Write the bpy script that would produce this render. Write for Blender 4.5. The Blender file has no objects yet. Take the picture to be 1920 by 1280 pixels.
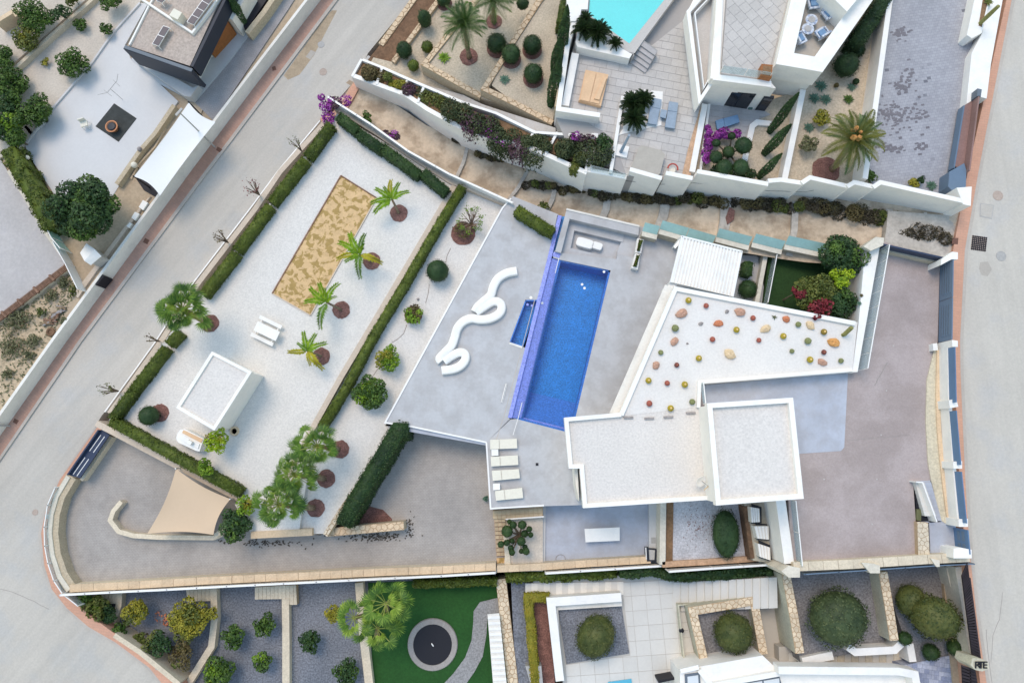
import bpy, math, random
import numpy as np
from mathutils import Vector, Matrix

# ------------------------------------------------------------------ camera, sky, sun, exposure
scene = bpy.context.scene
C = bpy.data.collections.new('scene'); scene.collection.children.link(C)
CAMZ = 52.0
cam_data = bpy.data.cameras.new('camera'); cam = bpy.data.objects.new('camera', cam_data)
C.objects.link(cam); scene.camera = cam
cam_data.sensor_width = 36.0; cam_data.lens = 24.375; cam_data.clip_start = 0.5; cam_data.clip_end = 5000
cam.location = (0, 0, CAMZ)
cam.rotation_euler = (math.radians(8.53), math.radians(0.66), 0)
CR = cam.rotation_euler.to_matrix()
SUN_EL, SUN_AZ = 62.0, -28.0          # azimuth from +Y, positive towards +X
world = bpy.data.worlds.new('World'); scene.world = world; world.use_nodes = True
wn = world.node_tree.nodes; wl = world.node_tree.links; wn.clear()
sky = wn.new('ShaderNodeTexSky'); sky.sky_type = 'NISHITA'; sky.sun_disc = False
sky.sun_elevation = math.radians(SUN_EL); sky.sun_rotation = math.radians(SUN_AZ)
sky.air_density = 2.2; sky.dust_density = 0.6; sky.ozone_density = 1.0
bg = wn.new('ShaderNodeBackground'); bg.inputs['Strength'].default_value = 0.15
wo = wn.new('ShaderNodeOutputWorld'); wl.new(sky.outputs[0], bg.inputs[0]); wl.new(bg.outputs[0], wo.inputs[0])
sd = bpy.data.lights.new('sun', 'SUN'); sd.energy = 1.25; sd.angle = math.radians(28); sd.color = (1.0, 0.82, 0.62)
sun = bpy.data.objects.new('sun', sd); C.objects.link(sun)
_a, _e = math.radians(SUN_AZ), math.radians(SUN_EL)
sun.rotation_euler = Vector((math.sin(_a)*math.cos(_e), math.cos(_a)*math.cos(_e), math.sin(_e))).to_track_quat('Z', 'Y').to_euler()
sun.location = (0, 0, 60)
vs = scene.view_settings
scene.display_settings.display_device = 'sRGB'
vs.view_transform = 'Standard'; vs.look = 'None'; vs.gamma = 1.0; vs.use_curve_mapping = False
vs.exposure = 0.55
scene.cycles.max_bounces = 6; scene.cycles.transparent_max_bounces = 12
try: scene.cycles.use_denoising = True
except Exception: pass

rng = random.Random(11); nr = np.random.RandomState(5)
FPX = 1300.0
def W(px, py, z=0.0):
    """point of the place at height z that the survey photograph shows at (px, py)"""
    d = CR @ Vector(((px-960)/FPX, -(py-640)/FPX, -1.0))
    return Vector((0, 0, CAMZ)) + d*((z-CAMZ)/d.z)
def PX(n, px, py, z):                       # n photo pixels in metres there
    return n*(CAMZ-z)/FPX/abs((CR @ Vector(((px-960)/FPX, -(py-640)/FPX, -1))).z)

# ------------------------------------------------------------------ materials
MT = {}
def _nodes(m):
    m.use_nodes = True; nt = m.node_tree
    b = nt.nodes.get('Principled BSDF'); return nt, b
def mat(name, col, var=0.08, vs_=0.35, fine=0.06, fs=6.0, rough=0.85, bump=0.0, blot=None, bamt=0.5, bs=0.6, rnd=0.0, spec=0.3, metal=0.0, cover=0.5, streak=None, edge=(.06, 0)):
    m = bpy.data.materials.new(name); nt, b = _nodes(m); N, L = nt.nodes, nt.links
    geo = N.new('ShaderNodeNewGeometry')
    def noise(scale, det=4.0, dist=0):
        n = N.new('ShaderNodeTexNoise'); n.inputs['Scale'].default_value = scale; n.inputs['Detail'].default_value = det
        n.inputs['Roughness'].default_value = 0.6; n.inputs['Distortion'].default_value = dist
        L.new(geo.outputs['Position'], n.inputs['Vector']); return n.outputs['Fac']
    cur = None
    rgb = N.new('ShaderNodeRGB'); rgb.outputs[0].default_value = (min(.82, col[0]*1.02), col[1]*.975, col[2]*.925, 1); cur = rgb.outputs[0]
    def mul(cur, fac, lo, hi, a=0.32, c=0.68):
        mr = N.new('ShaderNodeMapRange'); mr.inputs[1].default_value = a; mr.inputs[2].default_value = c
        mr.inputs[3].default_value = lo; mr.inputs[4].default_value = hi; L.new(fac, mr.inputs[0])
        hs = N.new('ShaderNodeVectorMath'); hs.operation = 'SCALE'
        L.new(cur, hs.inputs[0]); L.new(mr.outputs[0], hs.inputs['Scale']); return hs.outputs[0]
    if blot:
        mr = N.new('ShaderNodeMapRange'); mr.inputs[1].default_value = cover-edge[0]; mr.inputs[2].default_value = cover+edge[0]*1.5
        mr.inputs[3].default_value = 0; mr.inputs[4].default_value = bamt; L.new(noise(bs, 6, edge[1]), mr.inputs[0])
        mx = N.new('ShaderNodeMix'); mx.data_type = 'RGBA'; mx.inputs['B'].default_value = (*blot, 1)
        L.new(mr.outputs[0], mx.inputs['Factor']); L.new(cur, mx.inputs['A']); cur = mx.outputs['Result']
    if var: cur = mul(cur, noise(vs_), 1-var, 1+var)
    if fine: cur = mul(cur, noise(fs, 2), 1-fine, 1+fine)
    if streak:
        mp = N.new('ShaderNodeMapping'); mp.vector_type = 'TEXTURE'; mp.inputs['Rotation'].default_value = (0, 0, math.radians(streak[0])); mp.inputs['Scale'].default_value = (14, .8, 1)
        L.new(geo.outputs['Position'], mp.inputs[0]); n = N.new('ShaderNodeTexNoise'); n.inputs['Scale'].default_value = 1.0; n.inputs['Detail'].default_value = 5; n.inputs['Roughness'].default_value = .65
        L.new(mp.outputs[0], n.inputs['Vector']); cur = mul(cur, n.outputs['Fac'], 1-streak[1], 1+streak[1])
    if rnd:
        oi = N.new('ShaderNodeObjectInfo'); cur = mul(cur, oi.outputs['Random'], 1-rnd, 1+rnd, 0, 1)
    L.new(cur, b.inputs['Base Color'])
    b.inputs['Roughness'].default_value = rough; b.inputs['Metallic'].default_value = metal
    b.inputs['Specular IOR Level'].default_value = spec
    if bump:
        bp = N.new('ShaderNodeBump'); bp.inputs['Strength'].default_value = min(1, bump*8); bp.inputs['Distance'].default_value = bump
        L.new(noise(fs*1.6, 3), bp.inputs['Height']); L.new(bp.outputs[0], b.inputs['Normal'])
    MT[name] = m; return m
def brickmat(name, c1, c2, mort, w, h, rot=0, rough=0.85, var=0.12, off=0.5, ms=0.012, dark=None, cover=0.62):
    m = bpy.data.materials.new(name); nt, b = _nodes(m); N, L = nt.nodes, nt.links
    geo = N.new('ShaderNodeNewGeometry'); mp = N.new('ShaderNodeMapping'); mp.inputs['Rotation'].default_value = (0, 0, math.radians(rot))
    L.new(geo.outputs['Position'], mp.inputs[0])
    br = N.new('ShaderNodeTexBrick'); br.inputs['Color1'].default_value = (*c1, 1); br.inputs['Color2'].default_value = (*c2, 1)
    br.inputs['Mortar'].default_value = (*mort, 1); br.inputs['Scale'].default_value = 1; br.inputs['Mortar Size'].default_value = ms
    br.inputs['Brick Width'].default_value = w; br.inputs['Row Height'].default_value = h; br.offset = off
    br.inputs['Mortar Smooth'].default_value = 0.3
    L.new(mp.outputs[0], br.inputs['Vector']); cur = br.outputs['Color']
    for sc, am in ((0.3, var), (1.6, var*0.6), (9, var*0.6)):
        n = N.new('ShaderNodeTexNoise'); n.inputs['Scale'].default_value = sc; n.inputs['Detail'].default_value = 5
        L.new(geo.outputs['Position'], n.inputs['Vector'])
        mr = N.new('ShaderNodeMapRange'); mr.inputs[1].default_value = .32; mr.inputs[2].default_value = .68
        mr.inputs[3].default_value = 1-am; mr.inputs[4].default_value = 1+am; L.new(n.outputs['Fac'], mr.inputs[0])
        v = N.new('ShaderNodeVectorMath'); v.operation = 'SCALE'; L.new(cur, v.inputs[0]); L.new(mr.outputs[0], v.inputs['Scale']); cur = v.outputs[0]
    if dark:
        sn = N.new('ShaderNodeVectorMath'); sn.operation = 'SNAP'; sn.inputs[1].default_value = (w, h, 10)
        L.new(mp.outputs[0], sn.inputs[0])
        wnz = N.new('ShaderNodeTexNoise'); wnz.inputs['Scale'].default_value = 0.45; wnz.inputs['Detail'].default_value = 8; wnz.inputs['Roughness'].default_value = .85
        L.new(sn.outputs[0], wnz.inputs['Vector'])
        mr = N.new('ShaderNodeMapRange'); mr.inputs[1].default_value = cover; mr.inputs[2].default_value = cover+.02; L.new(wnz.outputs['Fac'], mr.inputs[0])
        mr.inputs[4].default_value = 0.75
        mx = N.new('ShaderNodeMix'); mx.data_type = 'RGBA'; mx.inputs['B'].default_value = (*dark, 1)
        L.new(mr.outputs[0], mx.inputs['Factor']); L.new(cur, mx.inputs['A']); cur = mx.outputs['Result']
    L.new(cur, b.inputs['Base Color']); b.inputs['Roughness'].default_value = rough; b.inputs['Specular IOR Level'].default_value = .3
    MT[name] = m; return m
def leafmat(name, cols, rough=0.55):
    m = bpy.data.materials.new(name); nt, b = _nodes(m); N, L = nt.nodes, nt.links
    geo = N.new('ShaderNodeNewGeometry'); rp = N.new('ShaderNodeValToRGB'); e = rp.color_ramp.elements
    while len(e) < len(cols): e.new(0.5)
    for i, c in enumerate(cols): e[i].position = i/(len(cols)-1); e[i].color = (*c, 1)
    n = N.new('ShaderNodeTexNoise'); n.inputs['Scale'].default_value = 1.6; n.inputs['Detail'].default_value = 3
    L.new(geo.outputs['Position'], n.inputs['Vector'])
    ad = N.new('ShaderNodeMath'); ad.operation = 'MULTIPLY_ADD'; ad.inputs[1].default_value = 0.55
    mr = N.new('ShaderNodeMapRange'); mr.inputs[1].default_value = .3; mr.inputs[2].default_value = .7; mr.inputs[3].default_value = 0; mr.inputs[4].default_value = .45
    L.new(n.outputs['Fac'], mr.inputs[0]); L.new(geo.outputs['Random Per Island'], ad.inputs[0]); L.new(mr.outputs[0], ad.inputs[2])
    L.new(ad.outputs[0], rp.inputs[0]); L.new(rp.outputs[0], b.inputs['Base Color'])
    b.inputs['Roughness'].default_value = rough; b.inputs['Specular IOR Level'].default_value = .25
    MT[name] = m; return m
def watermat(name, tint, bump=0.02, scale=2.5):
    m = bpy.data.materials.new(name); m.use_nodes = True; nt = m.node_tree; N, L = nt.nodes, nt.links; N.clear()
    out = N.new('ShaderNodeOutputMaterial'); tr = N.new('ShaderNodeBsdfTransparent'); tr.inputs[0].default_value = (*tint, 1)
    gl = N.new('ShaderNodeBsdfGlossy'); gl.inputs['Roughness'].default_value = 0.06
    fr = N.new('ShaderNodeFresnel'); fr.inputs[0].default_value = 1.33; mx = N.new('ShaderNodeMixShader')
    n = N.new('ShaderNodeTexNoise'); n.inputs['Scale'].default_value = scale; n.inputs['Detail'].default_value = 4
    geo = N.new('ShaderNodeNewGeometry'); L.new(geo.outputs['Position'], n.inputs['Vector'])
    bp = N.new('ShaderNodeBump'); bp.inputs['Distance'].default_value = bump; bp.inputs['Strength'].default_value = .8
    L.new(n.outputs['Fac'], bp.inputs['Height']); L.new(bp.outputs[0], gl.inputs['Normal']); L.new(bp.outputs[0], fr.inputs['Normal'])
    L.new(fr.outputs[0], mx.inputs[0]); L.new(tr.outputs[0], mx.inputs[1]); L.new(gl.outputs[0], mx.inputs[2]); L.new(mx.outputs[0], out.inputs[0])
    MT[name] = m; return m
def glassmat(name, tint, fac=0.35, rough=0.05):
    m = bpy.data.materials.new(name); m.use_nodes = True; nt = m.node_tree; N, L = nt.nodes, nt.links; N.clear()
    out = N.new('ShaderNodeOutputMaterial'); tr = N.new('ShaderNodeBsdfTransparent'); tr.inputs[0].default_value = (*tint, 1)
    pb = N.new('ShaderNodeBsdfPrincipled'); pb.inputs['Base Color'].default_value = (*tint, 1); pb.inputs['Roughness'].default_value = rough
    mx = N.new('ShaderNodeMixShader'); mx.inputs[0].default_value = fac
    L.new(tr.outputs[0], mx.inputs[1]); L.new(pb.outputs[0], mx.inputs[2]); L.new(mx.outputs[0], out.inputs[0]); MT[name] = m; return m

mat('white', (.80,.80,.79), var=.03, vs_=.8, fine=.02, rough=.7, blot=(.70,.69,.67), bamt=.45, bs=1.1, cover=.56)
mat('white_dirty', (.72,.71,.68), var=.05, fine=.04, rough=.8, blot=(.5,.47,.42), bamt=.3, bs=.9, cover=.58)
mat('white_metal', (.78,.79,.80), var=.02, fine=0, rough=.4)
mat('road_grey', (.46,.438,.405), var=.06, vs_=.12, fine=.05, fs=7, blot=(.42,.405,.385), bamt=.6, bs=.35, cover=.56, streak=(53, .06))
mat('road_east', (.49,.47,.435), var=.05, vs_=.12, fine=.05, fs=7, blot=(.45,.43,.41), bamt=.6, bs=.35, cover=.56, streak=(93, .05))
mat('road_patch', (.40,.375,.345), var=.06, fine=.05)
mat('road_worn', (.36,.29,.21), var=.12, vs_=1, fine=.1)
mat('kerb', (.44,.41,.38), var=.08, fine=.05)
brickmat('paving_clay', (.46,.27,.20), (.42,.245,.185), (.36,.24,.19), .4, .2, 37, var=.08)
brickmat('paving_orange', (.58,.32,.22), (.55,.30,.21), (.46,.28,.2), .4, .2, 8, var=.06)
brickmat('court_paving', (.385,.345,.31), (.36,.325,.295), (.30,.27,.245), .24, .12, 2, var=.10)
brickmat('drive_paving', (.345,.32,.315), (.325,.305,.305), (.27,.255,.25), .24, .12, -30, var=.12)
brickmat('cobble', (.36,.355,.38), (.31,.305,.33), (.25,.25,.27), .3, .22, -8, var=.07, dark=(.10,.10,.12), cover=.60)
brickmat('cobble_blue', (.42,.44,.52), (.22,.25,.36), (.2,.22,.28), .34, .3, 8, var=.2, dark=(.09,.11,.2), cover=.58)
mat('east_court', (.345,.297,.292), var=.07, vs_=.3, fine=.07, fs=9, blot=(.40,.335,.32), bamt=.8, bs=.3, cover=.5, streak=(0, .03))
mat('terrace_concrete', (.40,.405,.425), var=.06, vs_=.5, fine=.03, fs=5, rough=.55, blot=(.465,.46,.465), bamt=.8, bs=.8, cover=.48)
mat('porch_concrete', (.38,.405,.47), var=.06, vs_=.5, fine=.03, rough=.6, blot=(.43,.455,.52), bamt=.7, bs=.8, cover=.48)
mat('white_gravel', (.64,.625,.605), var=.035, vs_=.25, fine=.10, fs=9, bump=.02, rough=.9)
mat('roof_gravel', (.63,.61,.595), var=.03, vs_=.4, fine=.09, fs=7, bump=.03, rough=.9)
mat('roof_gravel_white', (.68,.67,.66), var=.03, vs_=.4, fine=.05, fs=7, bump=.02, rough=.9)
mat('roof_gravel_tan', (.43,.37,.33), var=.05, fine=.16, fs=6, bump=.03)
mat('beige_gravel', (.50,.43,.335), var=.08, vs_=.5, fine=.16, fs=8, bump=.03, blot=(.40,.33,.25), bamt=.4)
mat('pale_gravel', (.55,.50,.44), var=.07, vs_=.4, fine=.10, fs=7, bump=.02, blot=(.47,.40,.34), bamt=.4, bs=.5)
mat('path_grey', (.27,.27,.28), var=.08, fine=.25, fs=8)
mat('litter', (.07,.06,.05), var=.3, vs_=2, fine=.1)
mat('dark_cobble', (.17,.165,.19), var=.1, fine=.1)
mat('slate_gravel', (.165,.18,.215), var=.12, vs_=.3, fine=.38, fs=8, bump=.03, blot=(.2,.2,.22), bamt=.4, bs=.3)
mat('slate_gravel_warm', (.20,.20,.215), var=.10, vs_=.3, fine=.34, fs=8, bump=.03)
mat('cream_gravel', (.56,.52,.41), var=.08, vs_=1, fine=.14, fs=6, bump=.03)
mat('grey_gravel', (.45,.46,.50), var=.10, vs_=1, fine=.2, fs=9, bump=.02)
mat('mulch', (.19,.095,.08), var=.25, vs_=2, fine=.45, fs=12, bump=.03)
mat('sand', (.60,.42,.23), var=.08, vs_=2.5, fine=.06, blot=(.30,.195,.05), bamt=.8, bs=1.9, cover=.51, bump=.01, edge=(.02, .5))
mat('dirt', (.46,.37,.27), var=.12, vs_=.5, fine=.1, fs=5, blot=(.33,.25,.17), bamt=.5, bs=.5, bump=.03)
mat('ravine', (.56,.465,.36), var=.12, vs_=.35, fine=.08, fs=4, blot=(.30,.22,.15), bamt=.75, bs=.6, cover=.52, bump=.06)
mat('ravine_concrete', (.44,.415,.38), var=.15, vs_=.9, fine=.1, fs=5, blot=(.25,.225,.2), bamt=.5, bs=1.2, cover=.58, bump=.03)
mat('scrub_soil', (.50,.40,.28), var=.12, vs_=.7, fine=.18, fs=5, blot=(.26,.20,.12), bamt=.5, bs=1.3, cover=.57, bump=.05)
mat('concrete_lilac', (.43,.415,.42), var=.08, vs_=.5, fine=.06, fs=5, blot=(.33,.31,.32), bamt=.4, bs=1.0, cover=.6)
mat('patio_pale', (.56,.57,.59), var=.03, vs_=.4, fine=.02, rough=.6)
mat('entry_grey', (.46,.48,.51), var=.05, vs_=.5, fine=.03, rough=.7)
mat('ground_far', (.36,.30,.22), var=.15, vs_=.05, fine=.1)
mat('grass', (.018,.075,.015), var=.12, vs_=.5, fine=.12, fs=6, rough=.9, bump=.04)
mat('turf_dark', (.022,.055,.016), var=.12, vs_=.8, fine=.2, fs=10, rough=.95, bump=.04)
mat('stone_tan', (.60,.47,.33), var=.08, vs_=1.5, fine=.09, fs=8, bump=.02, rnd=.07)
mat('stone_cream', (.60,.53,.42), var=.08, vs_=1.5, fine=.10, fs=8, bump=.02, rnd=.06)
mat('stone_wall', (.50,.43,.32), var=.12, vs_=2, fine=.14, fs=7, bump=.04, blot=(.36,.29,.20), bamt=.5, bs=2.0)
mat('stone_green', (.50,.49,.40), var=.10, vs_=1, fine=.12, fs=7, bump=.02)
mat('stone_cell', (.66,.56,.42), var=.06, vs_=2, fine=.08, fs=8, rnd=.14, bump=.01)
mat('mortar', (.44,.33,.22), var=.08, fine=.1)
mat('mortar_tan', (.36,.25,.15), var=.08, fine=.1)
mat('curb_beige', (.56,.48,.40), var=.06, vs_=.8, fine=.07, fs=6)
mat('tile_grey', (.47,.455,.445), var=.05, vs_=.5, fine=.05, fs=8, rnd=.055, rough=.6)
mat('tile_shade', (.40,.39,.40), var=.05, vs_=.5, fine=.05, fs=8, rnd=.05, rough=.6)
mat('tile_white', (.60,.60,.585), var=.03, vs_=.5, fine=.02, rnd=.03, rough=.5)
mat('tile_joint', (.36,.35,.35), var=.03, fine=.02)
mat('tile_joint_white', (.47,.46,.44), var=.03, fine=.02)
mat('clay_brick', (.45,.30,.2), var=.12, vs_=2, fine=.15, rnd=.1)
mat('brown_soil', (.20,.12,.065), var=.2, vs_=1.2, fine=.2, bump=.03)
mat('bank_brown', (.17,.10,.06), var=.25, vs_=1.2, fine=.2, bump=.05)
mat('trunk', (.16,.12,.085), var=.2, vs_=3, fine=.2, bump=.02)
mat('trunk_palm', (.23,.17,.115), var=.2, vs_=5, fine=.25, fs=10, bump=.03)
mat('twig', (.22,.16,.12), var=.2, vs_=3, fine=.1)
mat('dark_metal', (.022,.027,.040), var=.05, fine=0, rough=.45)
mat('black', (.012,.012,.018), var=0, fine=0, rough=.6)
mat('louver', (.030,.022,.026), var=.1, fine=0, rough=.5, rnd=.2)
mat('navy_fascia', (.020,.028,.048), var=.05, fine=.03, rough=.5)
mat('fascia_edge', (.12,.15,.19), var=.05, fine=.03, rough=.5)
mat('steel_blue', (.125,.185,.27), var=.05, fine=.02, rough=.45)
mat('fence_blue', (.10,.19,.34), var=.05, fine=.02, rough=.45)
mat('gate_navy', (.03,.045,.09), var=.05, fine=.02, rough=.45)
mat('gate_brown', (.24,.15,.14), var=.1, fine=.08, rough=.6)
mat('wood_door', (.30,.115,.035), var=.12, vs_=3, fine=.08, rough=.5)
mat('wood_pale', (.66,.45,.28), var=.05, vs_=1.2, fine=.04, rough=.6)
mat('wood_brown', (.22,.13,.09), var=.2, vs_=3, fine=.1, rnd=.15)
mat('wood_deck', (.46,.37,.25), var=.08, fine=.06, rnd=.12)
mat('mat_green', (.045,.05,.05), var=.15, vs_=2, fine=.08)
mat('copper', (.40,.19,.10), var=.08, fine=.04, rough=.45, metal=.3)
mat('sail_white', (.80,.81,.82), var=.02, fine=.01, rough=.7)
mat('sail_tan', (.60,.46,.33), var=.02, fine=.01, rough=.8)
mat('cushion_blue', (.16,.28,.45), var=.06, vs_=3, fine=.03, rough=.9)
mat('cushion_grey', (.27,.34,.43), var=.06, vs_=3, fine=.03, rough=.9)
mat('cushion_cream', (.70,.68,.60), var=.02, vs_=3, fine=.02, rough=.9)
mat('cover_taupe', (.40,.375,.34), var=.05, vs_=2, fine=.03, rough=.8)
mat('panel_cell', (.085,.075,.095), var=.05, fine=.05, rough=.35)
mat('red_plastic', (.40,.07,.05), var=.05, fine=0, rough=.4)
mat('hatch_pink', (.40,.33,.29), var=.1, fine=.08, rough=.7)
mat('hatch_grey', (.38,.38,.38), var=.08, fine=.08, rough=.7)
mat('grate_brown', (.15,.075,.055), var=.1, fine=.1, rough=.6)
mat('green_plate', (.06,.11,.11), var=0, fine=0)
mat('teal_paint', (.35,.56,.55), var=.08, vs_=1, fine=.04, rough=.4)
mat('cap_cream', (.60,.57,.50), var=.08, vs_=1, fine=.08)
mat('wall_beige', (.47,.43,.35), var=.1, vs_=.8, fine=.08, blot=(.36,.32,.25), bamt=.4, bs=1.0)
mat('rock_pink', (.46,.28,.21), var=.12, vs_=4, fine=.15, bump=.03)
mat('rock_cream', (.64,.50,.33), var=.08, vs_=4, fine=.12, bump=.03)
mat('rock_orange', (.60,.31,.11), var=.12, vs_=4, fine=.15, bump=.03)
mat('rock_red', (.50,.19,.10), var=.12, vs_=4, fine=.15, bump=.03)
mat('rock_grey', (.30,.28,.28), var=.12, vs_=4, fine=.15, bump=.03)
mat('cactus_gold', (.38,.30,.035), var=.08, vs_=8, fine=.1)
mat('cactus_gold_dark', (.25,.18,.035), var=.08, vs_=8, fine=.1)
mat('cactus_cap', (.72,.50,.22), var=.05, fine=.05)
mat('cactus_red', (.33,.10,.075), var=.12, vs_=8, fine=.12)
mat('cactus_maroon', (.18,.06,.05), var=.12, vs_=8, fine=.12)
mat('cactus_green', (.20,.22,.10), var=.15, vs_=8, fine=.15)
mat('cactus_column', (.22,.22,.08), var=.1, vs_=8, fine=.15)
mat('mosaic_lilac', (.25,.30,.74), var=.14, vs_=4, fine=.26, fs=12, rough=.35)
mat('mosaic_blue', (.05,.20,.62), var=.14, vs_=5, fine=.22, fs=12, rough=.35)
mat('mosaic_deep', (.022,.23,.62), var=.14, vs_=2.2, fine=.32, fs=9, rough=.35)
mat('pool_cyan', (.22,.90,.84), var=.02, fine=.02, rough=.4)
mat('pool_teal', (.10,.42,.60), var=.02, fine=.02, rough=.4)
mat('iron', (.30,.28,.27), var=.08, fine=.08, rough=.6)
mat('silver_paint', (.55,.60,.68), var=.2, vs_=5, fine=.08, rough=.3, blot=(.10,.17,.33), bamt=.9, bs=4.5, cover=.56)
watermat('water', (.93,.97,1.0), .012, 3.0)
glassmat('glass_teal', (.55,.80,.78), .55, .15)
glassmat('glass_clear', (.80,.86,.88), .22, .05)
glassmat('glass_milk', (.84,.86,.87), .75, .3)
mat('glass_dark', (.020,.022,.030), var=.2, vs_=.8, fine=0, rough=.08, spec=.6)
leafmat('l_hedge', [(.022,.034,.006),(.070,.098,.012),(.14,.17,.025)])
leafmat('l_petiole', [(.14,.19,.03),(.22,.26,.05),(.28,.29,.08)])
leafmat('l_hedge_dark', [(.010,.026,.010),(.028,.060,.016),(.055,.095,.025)])
leafmat('l_hedge_yellow', [(.07,.09,.01),(.24,.21,.02),(.34,.24,.03)])
leafmat('l_ball', [(.008,.022,.008),(.022,.050,.015),(.045,.085,.028)])
leafmat('l_ball_grey', [(.018,.032,.013),(.06,.085,.034),(.14,.16,.065)])
leafmat('l_ball_olive', [(.018,.032,.008),(.065,.08,.02),(.14,.14,.04)])
leafmat('l_tree', [(.012,.030,.007),(.045,.092,.013),(.12,.19,.028)])
leafmat('l_tree_bright', [(.045,.095,.008),(.12,.21,.012),(.24,.33,.02)])
leafmat('l_tree_yellow', [(.08,.10,.012),(.23,.21,.02),(.36,.29,.03)])
leafmat('l_tree_olive', [(.03,.045,.01),(.09,.11,.02),(.18,.17,.035)])
leafmat('l_tree_dark', [(.008,.022,.008),(.026,.060,.017),(.065,.12,.032)])
leafmat('l_lime', [(.12,.20,.008),(.25,.36,.01),(.38,.44,.02)])
leafmat('l_brown', [(.05,.03,.015),(.11,.085,.03),(.17,.13,.05)])
leafmat('l_red', [(.06,.008,.012),(.15,.014,.022),(.26,.035,.035)])
leafmat('l_orange', [(.5,.13,.05),(.6,.2,.1),(.6,.3,.15)])
leafmat('l_magenta', [(.12,.015,.11),(.26,.035,.25),(.38,.08,.36)])
leafmat('l_purple', [(.035,.025,.02),(.075,.04,.045),(.16,.05,.12)])
leafmat('l_bougain', [(.014,.026,.010),(.045,.06,.022),(.09,.10,.035)])
leafmat('l_palm', [(.018,.055,.010),(.065,.14,.02),(.20,.29,.045)])
leafmat('l_palm_mid', [(.03,.075,.008),(.09,.18,.018),(.24,.33,.05)])
leafmat('l_palm_soft', [(.08,.14,.012),(.19,.29,.03),(.34,.42,.07)])
leafmat('l_palm_bright', [(.08,.17,.006),(.19,.33,.010),(.38,.48,.02)])
leafmat('l_palm_yellow', [(.22,.24,.015),(.38,.34,.015),(.48,.38,.02)])
leafmat('l_palm_date', [(.05,.085,.03),(.11,.165,.06),(.20,.25,.10)])
leafmat('l_palm_gold', [(.06,.08,.02),(.16,.17,.035),(.28,.26,.07)])
leafmat('l_cycad', [(.008,.020,.006),(.022,.046,.012),(.045,.08,.018)])
leafmat('l_agave', [(.04,.09,.06),(.08,.15,.10),(.14,.22,.15)])
leafmat('l_scrub', [(.07,.08,.035),(.13,.13,.06),(.22,.20,.11)])
leafmat('l_ravine', [(.018,.016,.010),(.055,.042,.024),(.10,.085,.04)])
def M(n): return MT[n]

# ------------------------------------------------------------------ objects
WL = {}
def child_org(parent): return WL.get(parent.name, Vector((0, 0, 0))) if parent else Vector((0, 0, 0))
def props(o, label=None, cat=None, group=None, kind=None):
    if label: o['label'] = label
    if cat: o['category'] = cat
    if group: o['group'] = group
    if kind: o['kind'] = kind
    return o
def thing(name, label, cat, loc=(0, 0, 0), group=None):
    o = bpy.data.objects.new(name, None); o.empty_display_size = .3; C.objects.link(o); o.location = loc
    WL[o.name] = Vector(loc); return props(o, label, cat, group)
def setmesh(name, V, F, mats, mi=None, smooth=False):
    me = bpy.data.meshes.new(name); me.from_pydata([tuple(v) for v in V], [], F)
    for m in (mats if isinstance(mats, (list, tuple)) else [mats]): me.materials.append(M(m) if isinstance(m, str) else m)
    if mi is not None: me.polygons.foreach_set('material_index', mi)
    if smooth: me.polygons.foreach_set('use_smooth', [True]*len(F))
    me.update(); return me
def mk(name, V, F, m, parent=None, smooth=False, mi=None, **kw):
    """mesh object from world coordinates (parent's rotation must still be zero)"""
    a = np.array([tuple(v) for v in V]); org = Vector(((a[:, 0].min()+a[:, 0].max())/2, (a[:, 1].min()+a[:, 1].max())/2, a[:, 2].min()))
    me = setmesh(name, a-np.array(org), F, m, mi, smooth)
    o = bpy.data.objects.new(name, me); C.objects.link(o)
    if parent: o.parent = parent
    o.location = org - child_org(parent); WL[o.name] = org
    return props(o, **kw)
def link_mesh(name, me, parent, loc, rot=(0, 0, 0), scale=(1, 1, 1)):
    o = bpy.data.objects.new(name, me); C.objects.link(o); o.parent = parent
    o.location = Vector(loc) - child_org(parent) if parent else Vector(loc)
    o.rotation_euler = rot; o.scale = scale; WL[o.name] = Vector(loc); return o
def area(P): return sum(P[i][0]*P[(i+1) % len(P)][1]-P[(i+1) % len(P)][0]*P[i][1] for i in range(len(P)))/2
def prism(P, z1, z0):
    """P: world xy list; z1 may be list"""
    P = [tuple(p[:2]) for p in P]
    zt = list(z1) if isinstance(z1, (list, tuple)) else [z1]*len(P)
    if area(P) < 0: P = P[::-1]; zt = zt[::-1]
    n = len(P); V = [(p[0], p[1], z) for p, z in zip(P, zt)] + [(p[0], p[1], z0) for p in P]
    F = [list(range(n)), list(range(2*n-1, n-1, -1))] + [[i, n+i, n+(i+1) % n, (i+1) % n] for i in range(n)]
    return V, F
def join(parts):
    V, F = [], []
    for v, f in parts:
        k = len(V); V += list(v); F += [[i+k for i in ff] for ff in f]
    return V, F
def XY(pts, z): return [W(p[0], p[1], p[2] if len(p) > 2 else z).xy for p in pts]
def slab(name, pts, z, zb, m, **kw):
    kw.setdefault('kind', 'structure')
    V, F = prism(XY(pts, z), z, zb); return mk(name, V, F, m, **kw)
def block(name, pts, z, zb, m, parent=None, **kw):
    V, F = prism(XY(pts, z), z, zb); return mk(name, V, F, m, parent, **kw)
def box_v(c, size, rot=0):
    """box; c = centre of base (x,y,z)"""
    sx, sy, sz = size; ca, sa = math.cos(rot), math.sin(rot); P = []
    for x, y in ((-1, -1), (1, -1), (1, 1), (-1, 1)):
        P.append((c[0]+ca*x*sx/2-sa*y*sy/2, c[1]+sa*x*sx/2+ca*y*sy/2))
    return prism(P, c[2]+sz, c[2])
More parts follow.
